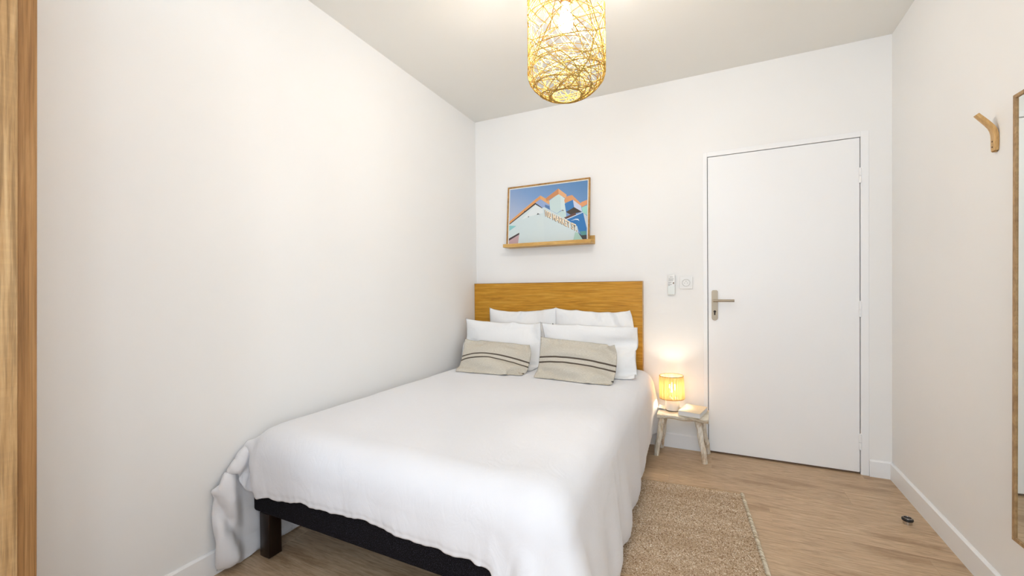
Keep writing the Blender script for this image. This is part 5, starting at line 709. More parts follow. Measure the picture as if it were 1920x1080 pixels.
     1, 0, 0, 1, -1, 0, -1, -1, 0, 0, -2, 1, 2, 3, -3, -1, 0, 1, 2, -1, 1, 0, 0, 0, 2, 1, 0, 1, -1, -1, -3, -2, 3, -1, 1, 0, -1, -1, 1, 0, 0, -1, 0, -1,
     0, 1, -1, 0, -1, 1, -1, -1, -2, 1, 1, 1, 1, -1, -3, 0, 0, 1, 1, 0, -1, 0, 0, 1, 0, 0, -11, 8, 1, -1, -3, -1, 1, 3, 0, 2, 0, 0, -1, 1, 0, 0, 0, 1, -2,
     -1, -2, -3, 1, 2, 2, -1, 1, 1, -1, 0, -1, 1, -1, 1, -1, 0, 0, 1, 2, -3, 1, -1, 1, 0, 1, -2, 0, 1, 0, -1, 0, -1, -1, 0, 0, -1, 2, 1, -1, 0, 1, 1, -1,
     0, 0, 0, -2, 0, 1, -2, 1, -1, -1, 1, -2, 0, -1, 2, 0, 1, 0, 0, -1, 1, -1, 1, -1, 1, -4, -1, 1, 2, -3, -1, 0, -3, 3, 3, 0, -1, 0, -1, 0, 1, -1, 1, 0,
     2, -2, -3, 1, 0, -2, -4, 2780, -37, -37, -15, -1, 0, -2, 0, -1, 0, 0, 0, 0, -1, 1, 0, 1, -1, 1, 11, 1, 10, 11, -1, -2, 1, -1, -1, -1, 0, 0, -1, 2, 1,
     2, 1, 4, 0, 12, 0, 22, 1, -1, 0, -1, -2, 2, 0, 0, -1, 1, 1, 2, 1, 0, -1, 2, 8, 21, 7, 0, -1, 0, -1, 2, -1, 1, -1, 0, 0, -2, -2, 1, 2, 2, 1, 12, 17,
     -13, -8, -6, -7, 0, 0, 4, 3, 5, 5, 4, 7, 5, 2, 4, 2, -2, 8, -15, -1, 3, 4, 6, -1, -3, -6, -4, -4, -3, 3, 1, 3, 6, 7, 10, 12, 5, 2, 12, 7, 6, 0, 1,
     -2, -4, -5, -7, -3, -5, 0, 1, 1, 1, 2, 5, 23, 12, 1, -2, -7, -8, -10, -8, -3, -1, 5, 6, 4, 1, 0, -1, -2, -2, -1, 35, -4, -11, -13, -12, -4, 3, 6, 6,
     5, 3, 0, 0, -1, -2, 0, -4, -4, 1, 18, -15, -8, 1, 6, 5, 2, 4, 1, 1, 1, 0, 0, 0, 0, -2, 1, -6, -5, 0, 1, 2, 3, 2, 2, 3, 1, 1, 1, -1, 1, 1, 1, 1, 1,
     -1, -15, -4, -1, 0, 4, 3, 6, 3, 1, 2, 1, 0, -1, 2, 2, 0, 1, 0, -15, -7, -5, -4, 5, 8, 6, 4, 3, 1, -1, 1, -1, -4, -3, 9, 3, -3, -5, -10, -3, -9, -5,
     18, 8, 3, 1, -2, 0, 5, 1, -1, 0, -13, -3, 7, 8, -11, -2, -1, -16, 572, -4, 0, 16, -15, -1, 0, 0, 0, 0, 0, 0, 0, 0, 0, 0, 0, 0, 0, 2, 0, 25, -14, 7,
     -1, 0, 1, 1, 1, 0, 1, 1, -1, -2, -4, -3, -9, -5, 5, 18, -10, -16, -3, -6, -4, -1, 2, 0, 0, -1, 0, 5, 5, 6, 4, 1, -5, 18, 3, -31, 6, 7, 4, 1, -3, -5,
     -3, -2, -2, -1, -4, -3, -1, 1, 14, 2, 35, -18, 13, 5, 0, 0, 0, 0, 0, -1, 0, -1, -3, -3, -5, -5, -7, -7, 11, 37, -1, -1, 0, 1, -1, -1, 0, -1, 0, -1,
     1, 0, 1, 1, 1, 0, -3, -7, 38, -2, -5, -8, -6, 0, 1, 3, 5, 4, 3, 2, 1, 0, 1, -1, -1, -1, -1, 26, -17, -2, 6, 10, 7, 5, 1, -1, 2, 0, -2, 0, 0, -1, 0,
     1, 1, 1, 3, 15, 11, 6, 0, 0, 0, 1, 1, -3, 0, 0, 1, -1, 1, 0, 1, 1, 0, 30, 6, 0, 0, 1, -1, -1, 0, -1, 0, 0, 0, -1, 1, 0, 0, -1, 2, 3, 37, -1, 1, 0,
     -1, -1, 0, -1, -1, 1, -1, 0, 0, -1, 0, -1, 1, 4, 2, 37, 1, -2, -1, 0, 0, -2, -1, 0, 0, 1, -2, -2, 2, -1, -1, 7, 2, 2, 38, -1, -1, -2, -3, -1, -1, 1,
     -1, 1, 2, 2, -5, -3, 3, 4, 2, 2, 2, 40, -6, -4, -2, -1, 1, 0, -4, 0, -1, 1, 8, 0, 0, -2, 5, -1, 0, 7, 185, -14, -16, 28, 36, 39, 40, 39, 40, 39, 40,
     39, 39, 39, 39, 39, 39, 39, 39, -36, 1, 26, 8, 1, 0, -1, 1, -1, 1, -1, 0, 1, -1, 0, 0, 0, 0, 0, -36, 11, 26, -4, 1, 1, 1, -1, 0, -1, 1, 0, -1, 1, 0,
     0, 0, 0, 0, -34, 32, -5, 6, 1, -1, 0, 0, 0, 1, -2, 1, 0, 0, 0, 0, -1, 1, -1, -10, 7, 7, 0, -5, 1, -1, 0, 0, -1, 2, -1, 0, 0, 0, 0, 1, -1, 1, 3, 1, 0,
     -5, 1, -2, 1, 0, 0, 1, -1, 0, 0, 0, 0, 1, -1, 0, 0, 3, 0, -6, 0, 2, 1, -1, 1, 0, 0, 0, 0, 0, 0, 0, -1, 1, 0, -1, -1, -6, 1, 4, 2, 1, 0, -1, 1, -1, 1,
     -1, 0, 0, 1, -1, 0, -1, 0, -11, 4, 6, 1, 1, -1, 1, 0, -1, 1, -2, 1, 0, 0, -1, 1, -1, 1, -2, -1, 2, 0, 1, -1, 0, 0, 0, 0, 0, 0, 0, 0, -1, 0, 0, 0, -2,
     1, 2, 0, -1, 1, -1, 1, -1, 0, 1, -2, 1, 0, -1, 0, -1, 0, 0, -1, 0, 1, -1, 1, -1, 2, -1, 0, 0, 0, 1, -1, 0, 0, -1, 0, -1, -1, 0, -2, -1, 1, 0, 0, 0,
     0, 0, 1, 0, 0, 1, 0, -1, -2, 0, 1, -1, -3, 0, -3, 2, 2, 1, -1, 0, -1, 0, 0, 0, 1, 1, -1, 0, -3, 0, -1, -1, -2, 2780, -37, -37, -15, -1, 0, -2, 0, -1,
     0, 0, 0, 0, -1, 1, 0, 1, -1, 1, 11, 1, 11, 14, 0, -1, 1, 0, 1, -1, 0, 0, 0, 1, -1, 0, 0, 1, -1, 12, 1, 24, -1, 1, 1, 0, -1, 1, 0, 0, 0, -1, 1, 0, 0,
     -1, 0, 1, 8, 20, 8, 0, 0, 0, 1, 0, 0, 0, 0, 0, 1, -1, 0, 1, -1, 0, 0, 12, 22, -12, -3, 12, 1, 1, 2, -1, 1, 0, 0, 0, 0, 0, -1, 2, -1, -1, 8, -5, 3,
     21, -1, 3, 1, 0, 1, -2, 1, 0, 0, 0, 0, 0, -2, 0, -2, 5, 4, 17, 0, -1, 0, -1, -1, 0, 0, 0, -1, 1, 0, 0, -1, -1, -3, -1, 23, 7, 1, -4, -5, -3, -1, 1,
     -2, 0, -2, 0, 1, 2, -1, 0, -2, -3, -5, 35, -2, -6, -8, -4, -1, -1, -1, -1, -1, -1, -1, 0, 2, 2, -1, -2, -2, -3, 18, -2, -6, 0, -1, -2, 0, -1, 1, -1,
     -2, -2, 2, 2, 2, -1, -2, -1, 0, 0, 1, 3, -1, -1, 0, -1, 1, -1, 0, -2, -1, 2, 3, 2, 1, -3, -3, 0, -1, 0, 0, 0, -1, -2, 0, 1, 1, 1, -1, -2, 1, 4, 4,
     -2, -1, -3, -3, -4, 0, -1, -1, 0, -2, 0, 2, 1, 0, 1, -1, 3, 3, 2, 3, -4, -3, -2, -5, -4, -1, -2, 2, 2, -1, 0, 1, 1, 2, -1, 5, 3, 5, -4, -1, -1, -4,
     572, -4, 0, 16, -15, -1, 0, 0, 0, 0, 0, 0, 0, 0, 0, 0, 0, 0, 0, 2, -2, 26, -29, 2, 1, 0, 0, 0, 0, 0, 0, 0, 0, 0, 0, 0, 0, 0, 5, 18, -20, -11, 8, 0,
     0, 0, 0, 0, 0, 0, 0, 0, 0, 0, 0, 0, 0, 18, 4, -29, 14, 2, -2, -1, 0, -3, 1, -1, -1, 0, 0, 0, 0, -1, 1, -1, 35, -23, 15, 4, -11, -2, -1, -3, 1, -2,
     -1, 1, -1, 1, -2, 2, -1, 0, 2, 37, 0, 0, -11, 1, -2, -2, 0, -1, 1, 1, -2, 1, -1, 2, -2, 3, 0, 1, 38, -3, -10, 1, 1, 0, 1, 1, 1, -1, -1, 2, -1, 0, 0,
     1, 1, 1, 1, 26, -8, 1, 5, 7, 2, 0, 0, 0, 1, 1, -1, 0, -1, 1, 0, 0, 2, 1, 3, 11, 11, 7, 1, 2, 0, 0, 1, 0, 1, 0, 0, 0, -2, 0, 2, 0, 0, 30, 4, 2, 0, 1,
     -1, 1, 0, 0, 0, 0, 1, -1, -1, 0, 1, 0, 0, 1, 37, 0, 0, 0, 0, 1, 0, 0, -1, 0, 1, 0, 0, 0, 0, -1, 0, 2, -1, 37, 0, 0, 0, 1, -1, 0, 0, 1, 0, 0, 0, 0,
     -1, 0, 1, 0, 0, 2, 38, 0, -1, 0, -1, 2, -1, 0, 0, 0, 1, 2, -2, -1, -1, 0, 0, 1, 2, 40, -4, -1, 0, 0, 1, 1, -1, 0, 1, 1, 4, -5, 0, -1, 1, 0, 0, 4],
    'front_r': [789, 37, 37, 36, 37, 36, 37, 37, 37, 37, 37, 37, 38, 38, 39, 38, 39, 35, 23, 0, 0, -2, 0, 1, 0, 0, 1, 0, 0, 0, 1, -1, -1, -1, -2, -3, -3, 11, 0, -2,
     1, 2, -1, 0, 1, -2, 0, 0, 0, -1, 0, 0, -1, 0, 1, 4, 0, -1, 1, 1, -1, -1, 1, 0, 0, 0, -1, 0, 0, -1, 0, -1, 1, -1, 0, 4, -1, 0, 1, 0, -1, -1, -2, 0,
     -1, 1, -1, 1, 1, 1, 1, 0, 1, -1, -4, -3, 0, -3, -3, -1, 0, 0, 1, 1, 1, 3, 0, 1, -1, 1, 0, -1, 0, -1, -3, -3, -2, 0, 1, 0, 1, 1, 1, 1, -2, 1, 0, 0,
     -1, 0, 0, 1, 0, -4, -1, 0, 0, 1, 0, 1, 0, 0, 0, 1, -1, -1, 1, 0, -1, 0, 1, 0, -3, -1, -1, 1, 0, 2, 0, -1, 0, -1, 0, 0, 0, 0, 0, 2, 1, 0, 4, -5, 0, 1,
     1, 0, 0, 0, 1, -1, 0, -1, -1, 1, -1, 1, 0, 1, 2, 3, -5, 0, 1, 1, 1, 0, 0, 1, 1, 0, 0, 1, 0, 0, 0, -1, -1, 0, 0, -7, 1, 2, 1, 1, 0, 1, -1, 1, 0, 2, 1,
     1, 1, 1, 0, 1, -2, -4, -9, 2, 3, 1, 1, 1, -1, 1, 0, 1, 0, 0, 0, 1, 0, 1, -1, 1, -1, -14, 6, 4, 3, 1, 1, 0, -1, 0, 0, -2, 0, 1, 1, 1, 3, -2, -1, 2,
     2671, 0, 0, 1, 0, 0, -1, 0, -1, -1, -1, -1, 0, -1, 1, 3, 6, 19, 32, 37, 0, -1, -4, -1, -2, -1, 0, 0, 0, 1, 1, 0, 2, 1, 0, -1, -11, -25, 37, -1, 0, 0,
     0, -2, 1, -3, -1, 0, 0, 0, 1, 1, 1, 1, 1, -4, -4, 37, -1, -2, 0, -1, 1, 0, 2, 0, -1, -2, -1, -3, 0, -3, 1, 0, 3, 4, 36, 0, -1, -3, -5, -6, -7, -8,
     -7, -5, -5, -3, 1, -1, 3, 1, 3, 6, 9, 22, -7, -9, -9, -7, -4, -4, 0, 2, 1, 5, 4, 4, 2, 2, 0, 0, 0, 2, 15, -9, -6, 0, -1, 0, 3, 2, 3, 5, 2, 3, 1, 3,
     1, 0, -4, -9, -5, 10, -2, 0, -1, 1, 2, 1, 3, 2, 1, 3, 0, 2, 1, 1, 6, 3, -1, -12, 8, -1, 0, 1, 2, 2, 2, 3, 2, 4, 3, 3, 0, 0, 0, -4, 1, 7, 4, 5, 0, 3,
     1, 3, 3, 4, 3, 4, 0, 1, 2, 2, 1, 2, 0, -1, -3, 4, 4, 1, 1, 4, 3, 2, 0, -2, -2, -1, -4, -3, 0, 0, 2, 4, 3, 3, 3, 2, 2, 4, 4, 1, 1, -1, -2, -4, -4, -3,
     -2, -5, -3, -4, -5, -1, 4, 2, 0, 5, 7, 4, 3, 0, -1, -1, -2, 0, -2, 0, -2, -4, -5, -2, -4, -9, -4, -2, 18, 6, 3, 2, -1, -1, -5, 7, 0, -1, -2, -1, -3,
     -5, -9, 2, -10, -16, 568, 0, 0, 0, 0, 0, 0, 0, 0, 0, 0, 0, 0, 0, 0, 0, 0, 0, 4, 0, 4, 7, 7, 1, 2, 1, 0, 0, -1, -1, -1, -1, -2, -3, -3, -1, 16, 7, 0,
     8, -3, -8, -3, -5, -2, -2, -3, 0, 0, -1, 1, 2, 3, 3, 1, -9, 2, 0, -8, -6, -1, 2, 3, 2, 5, 5, 5, 4, 4, 3, 2, 2, 1, 1, -6, -12, 6, -3, 6, 7, 6, 5, 5,
     2, 1, -1, -1, 0, 0, 1, 0, 1, 1, 1, -1, 28, 5, 1, 1, -2, 0, -2, -1, 1, 1, 2, 1, 1, 0, 0, 0, 1, 0, 0, 34, 1, 1, -1, 1, 0, 0, 0, -1, -1, -1, 0, -2, -1,
     -1, 1, 2, 4, 2, 35, 1, 0, 0, 0, -1, -1, 0, -1, -1, -1, -1, 0, -2, 0, -7, -5, 0, 12, 37, -1, 0, 0, -1, -1, 0, -2, -1, -3, -3, -2, -2, 0, 1, 5, -1, -9,
     -7, 37, 0, 0, -1, -1, -1, -2, -3, -3, -1, -1, -3, -2, -2, -3, 0, 2, 4, -5, 38, 0, -2, -1, 0, -1, 0, 0, 1, 1, 0, 0, 0, 0, -1, -1, -1, -1, -1, 39, -2,
     0, -1, -2, 0, 0, 1, 1, 0, 0, 1, -1, -2, -1, -2, -1, 2, 2, 40, -2, -3, -2, -1, 0, 0, 1, 0, 0, 1, 0, 1, 1, 0, -1, 1, -2, -1, 43, -10, -4, -2, -1, 0, 0,
     4, -5, -1, 2, 0, 2, 2, 3, 2, 3, -2, -2, 789, 37, 37, 36, 37, 36, 37, 37, 37, 37, 37, 37, 38, 38, 39, 38, 39, 35, 23, 0, 0, -1, 1, 0, 1, -1, 0, 0, 0,
     0, 0, -1, 0, -2, -1, -3, -4, 12, 0, -1, 1, -1, 0, 0, 1, 0, -1, 0, 1, -1, 1, -1, -1, 0, 1, 5, -2, -1, 1, 0, 0, -1, 0, -1, 0, 2, 0, -1, 1, -2, 0, 1,
     -1, 0, 0, 3, -1, -1, -1, 1, 1, -1, 1, 0, -1, 0, 0, 0, 1, 0, 0, 0, -1, -2, -1, -3, 0, 1, -1, 0, 1, 0, 0, 0, 0, 0, 1, -1, 1, -1, 0, -1, -1, -1, -3, -1,
     0, 1, 0, -1, 1, 0, 0, 0, 0, 0, 1, -1, -1, -1, -2, 1, 2, -4, 0, 0, 0, 0, 1, 0, 0, 0, 0, 0, -1, 1, -1, 0, 0, 0, 2, -1, -3, -1, 0, 0, 0, 1, -1, 1, 0, 0,
     0, 0, -1, 2, 2, 1, 3, -1, 0, -5, 1, 0, 0, 0, 0, 1, -1, 0, 1, 0, 0, 1, -1, 0, 1, 1, 2, 1, -5, 0, 0, 0, 1, 0, 0, 0, 1, 0, 0, 1, -1, 1, 0, 1, 0, 0, 0,
     -7, 1, 0, 2, 0, 0, 0, 1, 0, 0, 1, 0, 1, 0, 1, -1, 1, 0, 0, -9, 1, 1, 1, 1, 2, 0, 0, 0, 1, 0, 1, 1, 0, 1, 0, 0, 0, 0, -14, 3, 5, 2, 1, 0, 0, 0, 1, 0,
     -1, 0, 1, 2, 1, 4, -3, 0, 1, 2671, 0, 0, 1, 0, 0, -1, 0, -1, -1, -1, -1, 0, -1, 1, 3, 6, 19, 32, 37, 0, 0, 0, 0, 0, 0, 0, 1, 0, 0, 0, -1, 0, 0, -1,
     -2, -11, -27, 37, 0, 1, -1, 0, 0, 1, -1, 0, 0, 0, 0, 1, 0, 0, 0, -1, -5, -4, 37, 0, 0, 0, 1, -1, 0, 1, -1, 0, 0, 1, -2, 1, 0, -2, -1, -1, 1, 36, 0,
     0, 0, -3, 1, 1, -1, 1, -1, 0, 0, 0, -1, -2, -4, -8, -11, 0, 22, 5, 0, -1, 3, 0, 0, 0, 0, 0, 0, -1, 0, -1, -3, -5, -2, -3, -10, 15, 3, 1, 2, 1, 0, 0,
     1, -1, 1, 0, 0, 0, -3, -5, -2, -5, -1, -3, 10, 3, 1, 2, 0, 1, -1, -1, 1, 0, 1, 0, 1, 1, -2, -1, 1, 2, 1, 8, -1, 2, 2, 0, -1, 0, 1, -1, 1, 1, 1, 1, 3,
     8, 5, 4, 1, 2, 5, 1, 1, -1, 0, 0, -1, 0, 0, 1, 0, 1, 2, 2, 4, 4, 2, 9, 4, 4, -1, 0, 0, -1, 0, -1, -1, 1, 0, 0, 0, 0, 1, 0, 3, 9, 0, 4, 2, -1, -1, -1,
     -1, -1, -1, -1, 0, 1, -1, 0, 0, -2, -1, 0, -2, 1, -5, 0, -2, -1, -1, -1, -1, -1, -2, 1, -1, -1, 0, -2, -1, -2, -1, 0, -1, 0, -2, -2, -2, -1, 1, -2,
     -1, -4, 2, -2, -2, 0, 0, -1, -1, -3, 7, -4, -1, 568, 0, 0, 0, 0, 0, 0, 0, 0, 0, 0, 0, 0, 0, 0, 0, 0, 0, 4, 0, 0, 0, 0, 0, 0, 0, 0, 0, 0, 0, 0, 0, 0,
     0, 0, 4, 19, 9, 0, 0, 0, 0, 0, 0, 0, 0, 0, 0, 0, 0, 0, 1, -1, 0, -4, -14, 2, 0, 0, 0, 1, 1, 1, 0, -1, 2, 1, 0, 1, 0, 1, 1, 2, 3, 1, -8, 6, 4, 2, 0,
     3, -2, 1, 2, -2, 0, 1, 0, 2, 0, 3, 5, 6, 5, 0, 28, -3, 0, 1, -3, 2, -1, -1, 1, 0, -1, 0, 1, 2, 2, 3, 2, 1, 3, 34, -1, -1, -1, -1, -1, 1, 0, 0, -1, 0,
     1, 0, 0, 4, 0, 2, 0, 2, 35, 0, 0, -1, 0, 0, 0, 0, 0, 0, 0, -1, -1, 0, 0, 0, -2, -1, -1, 37, 0, -1, 0, 0, 0, 0, 0, -1, 1, 0, -1, 0, -2, -6, -6, -6,
     -2, -3, 37, 1, 0, -1, 0, 0, 0, 1, 0, -1, 0, 0, -1, -1, -1, -3, -2, -8, -6, 38, 0, 0, 0, -1, 1, 0, 0, 0, -1, 0, 1, -1, 0, 0, -1, -2, -1, -2, 39, 0,
     -2, 0, 1, -1, 1, 0, -1, 0, 1, -1, 0, -1, 0, 0, 0, 0, -2, 40, -1, -1, -1, -1, 1, -1, 1, 0, 0, -1, 0, -1, 0, -2, 1, -1, 0, 0, 43, -7, 0, 0, 0, 0, 0, 3,
     -4, -1, 1, -2, 1, -1, 0, -2, 3, -2, 2],
    'cushion_l': [255, 22, 35, 36, 37, 34, 36, 36, 35, 36, 36, 39, 1, 34, 36, 35, -14, 13, 0, -1, -2, 1, 0, -1, 2, -1, -1, -3, 15, -13, -1, -6, -6, 1, 0, 0, 1, -1, -1,
     1, -1, 1, 0, -2, 18, 2, -18, 1, -6, -1, 1, -2, -1, 2, 1, 0, 1, -1, -1, 0, -1, 10, 11, -8, -3, -3, -3, 3, 1, 0, 1, 0, -3, -1, -1, -1, -1, -2, 4, 10,
     -4, 1, 1, -1, 0, 0, -1, -1, 1, 1, 1, 0, 0, 1, 0, 1, -4, 1, 0, 1, -1, 0, 0, 1, 1, 1, 1, 2, 1, 1, -1, -4, -3, 0, 1, -1, 0, 1, -1, 1, 0, 0, 1, 0, 0, -1,
     -2, 3, -2, 0, 0, 0, 0, -2, 0, -1, 1, -1, -3, -1, 2, 2, 0, 2, 2, -4, -2, 0, -4, 0, 2, 1, -2, 1, 4, 3, -5, -2, 7, -10, 2453, 22, -1, -5, 0, 7, 4, 0, 3,
     1, -1, 0, 31, 2, 2, 5, 30, -18, 5, 10, 6, -3, -6, 1, -8, -8, 1, 6, -3, 18, -1, -1, 33, 0, 1, -4, -9, -11, -7, -4, 5, 11, 9, 4, -15, 0, 20, 1, 32, -5,
     -10, -11, -4, 1, 7, 5, 6, 5, 2, 2, 0, -6, -5, 12, 22, -10, -4, 5, 4, 4, 2, 4, 4, 1, -1, 1, 0, -1, -1, -4, 20, 2, 1, 0, -1, 2, 2, 0, -3, -2, 2, -1,
     -1, 1, -1, 0, 18, 1, 3, 1, 1, -1, 0, -3, -2, 0, -4, -3, -1, 0, 2, 6, 16, 2, 5, 1, 2, 1, 0, -1, -1, -4, 0, -1, 2, 0, 0, -7, 13, 10, 4, 5, 1, -3, -1,
     -1, -1, 4, 0, 2, -4, -3, -1, -23, 12, 9, 9, -2, -14, 13, 6, 0, 0, -1, -4, -12, 11, 2, -14, -14, 580, -12, 0, 5, 7, -10, -2, 6, -2, 0, 5, 6, -15, 0,
     3, 9, 10, 20, -2, -10, -13, 12, 7, -2, 7, 4, -1, -4, 2, -18, 1, -25, 5, -5, 3, 10, 13, 5, 2, 1, -2, -2, -6, -5, 9, -1, -27, 0, 13, 5, 10, 4, 1, 0,
     -2, -2, -3, -5, -4, -4, -3, 11, 4, -10, 25, 6, 0, -1, -2, -2, -2, -3, -7, -4, -1, -2, -2, -3, 8, 14, 28, -3, -1, 1, 0, -1, -2, -3, 4, 2, -1, 1, 0, 1,
     0, 1, 29, -1, -2, -1, 0, -1, 0, 4, 0, 1, 2, 1, 0, 0, -1, -3, 31, -3, -3, -1, -4, -1, 2, 0, 2, 2, 1, 1, -1, 0, -1, 6, 34, -9, -4, -8, -4, 7, 1, 2, 0,
     -4, -6, -4, 11, 6, 0, 12, 35, -10, -7, 1, 10, -13, -7, -4, -1, 4, 10, 9, -8, -1, 13, 2, 255, 22, 35, 36, 37, 34, 36, 36, 35, 36, 36, 39, 1, 34, 36,
     35, -14, 13, 0, -3, -1, 0, 0, 0, 1, 0, -2, -6, 26, -18, -2, -6, -6, -1, 0, 2, 0, 1, -1, 0, 0, -3, 1, 1, 6, -1, -2, -1, -6, 1, 0, 0, -1, 1, 0, 0, -3,
     2, -1, 0, 0, 14, -10, 8, -3, -2, 0, 0, 0, 0, 0, -1, 1, -3, 1, 0, 1, 4, 4, -1, -4, 0, 0, 0, 0, -1, 0, -1, 0, 1, 0, 0, -2, 1, 7, -1, -4, 1, -1, -1, 0,
     1, 0, 1, -3, 2, -1, 1, 1, -1, 3, 1, -3, 0, -1, 1, 0, -1, 0, -2, 3, 1, 0, 1, 0, 0, 0, 0, -2, -1, 0, 1, -1, 0, -1, 2, 2, -1, 1, 0, 0, 0, -1, -2, 2, -3,
     0, -1, -3, 0, 3, 2, -1, 1, 2, 1, -3, -1, 1, -9, 2453, 22, -1, -5, 0, 7, 4, 0, 3, 1, -1, 0, 31, 2, 2, 5, 30, -14, 8, 8, 2, -1, -1, 2, 0, -1, -2, -1,
     -12, 16, -2, -3, 33, 0, -1, 1, 0, -1, 0, 1, -3, -5, 6, 4, -9, 2, 6, 0, 32, -1, -1, -1, 2, -1, 1, -1, -8, 8, 3, 2, -4, -6, 8, -2, 22, 3, 0, 2, 1, 0,
     -1, -7, 5, 7, -4, 4, 2, -5, -2, -1, 20, 0, 2, 2, 0, -1, -5, -2, 13, -1, 1, -3, 5, 0, -3, -7, 18, 0, 2, 1, -2, -2, -3, 10, 4, -6, 4, 0, -2, 1, -8, 1,
     16, 0, 3, -3, -3, -5, 7, 10, -9, 2, 0, -4, 2, -2, -1, 2, 13, 1, 0, -1, -8, 7, 8, -8, -1, 1, -3, -1, 0, 3, -1, -8, 12, 2, 1, -4, -6, 7, -3, -4, -1, 1,
     0, -3, 7, 2, 2, -12, 580, -12, 0, 5, 7, -10, -2, 6, -2, 0, 5, 6, -15, 0, 3, 9, 10, 18, -5, -16, -5, 4, 2, -4, 0, 4, 6, 4, 6, -21, 8, -23, 5, -7, 0,
     10, 1, 2, 0, -3, 5, 8, -9, -3, 14, -5, -15, -3, 13, -1, 3, 2, -3, 2, -1, 2, 8, -9, -8, -3, 6, 11, -20, 13, 25, -2, 1, -3, -1, 1, 0, 6, -5, -13, 10,
     -8, -8, 13, 5, 3, 28, -1, -1, -2, 0, 1, 4, 0, -12, 4, -3, 3, -11, -1, 11, 7, 29, 1, -3, 0, 2, 0, 2, -6, -5, 6, -4, 0, 2, -1, 7, -2, 31, -1, -1, 2, 0,
     4, -4, -8, 8, -2, 0, 1, 0, 1, 0, 0, 34, -2, -1, 1, 4, -4, -5, 5, 0, 0, 2, -1, 1, -2, 1, 1, 35, -5, 1, 1, 3, -4, 1, 1, 1, 0, 0, 0, -2, 0, 0, 1],
    'cushion_r': [838, 27, 35, 35, 33, 34, 36, 35, 34, 36, 36, 36, 23, 33, 34, 30, -5, 7, 0, -1, 3, 0, -1, 0, 1, -2, -1, -2, 10, -5, -1, 5, -2, 2, -1, 0, -2, -1, 0, 0,
     1, 2, 1, 2, 2, 5, -2, -5, -1, -3, -3, 0, 1, 2, 1, 2, 0, 0, -1, -1, -1, 1, 1, 4, 1, 1, 2, -1, -1, 0, -1, -1, -1, -1, 0, -1, 0, 1, 2, 2, 2, -4, 1, 2,
     1, 0, 0, -1, 1, 0, 1, 1, 1, 0, -1, -3, 0, 2, -2, -1, 0, 1, 1, 1, 0, 2, 0, 0, 0, -1, 0, -2, 1, 2, 1, -1, -1, 0, 0, 0, 0, -1, -1, 0, -1, -1, -2, 4, 2,
     0, 1, 0, 1, -2, -1, 0, -1, 0, -1, -3, 1, -2, 4, -4, 3, -2, -1, 2, -4, 1, 2, 0, 0, 0, 2, 3, -7, 2, -13, 2, 2490, 9, 0, -1, -6, -2, -2, -6, -3, -5, -7,
     -8, 19, -2, -1, -3, 33, -6, 2, 1, 3, -5, -4, 1, -3, -5, 2, 1, -10, 18, 5, 0, 32, -1, -8, -11, -8, -3, -5, -1, 1, 8, 7, 10, -2, -8, 7, 15, 28, -18,
     -11, -2, 2, 1, 7, 4, 7, 6, 3, 3, 0, 1, -1, -2, 16, 2, 4, 1, 0, 3, 1, 3, 1, 0, 0, 1, -1, -3, -2, -5, 6, -3, 3, 4, 3, 2, 2, -3, -2, -1, -1, -3, -2, 0,
     1, 9, 9, 1, -5, -3, -2, -2, -2, 1, 0, -1, 0, 2, 6, 4, 4, 1, 5, 10, 3, 0, 0, 1, 0, -1, 0, 0, 1, 0, 0, 1, 2, -17, 2, 4, 16, 1, 7, -3, 0, 3, -1, -2, 0,
     3, -4, 2, -17, -13, 0, 16, 4, 6, -17, 14, 4, -3, 1, 3, -4, -19, 16, -11, -26, 18, 581, -13, 0, 0, 12, -9, -2, 6, -3, -1, 5, 6, -14, 0, 0, 13, 13, 9,
     -6, -1, -9, 13, 5, -3, 5, 4, -3, -1, 5, -13, -12, -11, 12, 1, 12, 7, 2, 0, -1, 0, 2, -1, -1, -8, 3, 3, -2, -18, 20, 12, 2, -1, 0, 0, 1, -2, -3, -5,
     -4, -4, -3, 1, 1, 5, 31, -3, -2, 0, -3, -1, -2, -4, -3, -1, -1, 2, 2, 3, 5, 4, 34, 0, -1, -1, 1, -3, 0, 2, 0, 1, 0, 0, 0, 0, 0, -1, 34, -1, 1, 0, 0,
     1, -1, 0, 0, 0, 0, -1, 1, -1, 0, -1, 34, -3, -2, 1, -1, -1, 0, 1, 0, 0, -1, 1, -1, 0, -3, 9, 36, -3, -6, -2, -9, 4, 2, -4, 0, 4, -2, -5, 8, -2, 12,
     2, 37, -6, -2, -5, 8, -7, -4, 3, -1, -4, 6, 8, -6, 7, -6, 6, 838, 27, 35, 35, 33, 34, 36, 35, 34, 36, 36, 36, 23, 33, 34, 30, -5, 5, 0, 0, 1, 1, 0,
     0, 1, -1, -2, -2, 9, -5, 1, 5, -2, 2, 0, 0, 2, 0, -1, 0, 0, -1, 0, -1, -1, 4, 0, 0, -1, 1, 0, 1, -1, 0, 0, 0, 0, 0, 0, 1, 0, 1, 0, 0, 1, 0, -1, -1,
     1, 0, 0, 0, 0, 0, 1, -1, 1, 1, 0, 0, 2, -3, 1, 1, -1, 0, 0, 0, 0, 0, -1, 2, 1, 1, -1, -1, 0, 1, 0, -1, -1, 1, 0, 0, -1, 1, 0, 0, 2, -1, 1, -1, 1, 0,
     -1, 1, 0, -1, 0, 0, 1, 0, 1, -1, 0, -1, 0, 0, 2, 0, 0, -2, 0, 0, 0, 1, 0, 0, 1, 0, -1, -2, -3, -1, 3, -1, -1, 1, -3, 0, 2, 0, 0, 1, 0, 1, -6, 2, -10,
     1, 2490, 9, 0, -1, -6, -2, -2, -6, -3, -5, -7, -8, 19, -2, -1, -3, 33, -2, 3, -2, 3, -1, -2, 1, 0, -1, 0, 0, -9, 12, -1, -1, 32, -2, -2, 3, 0, 0, -1,
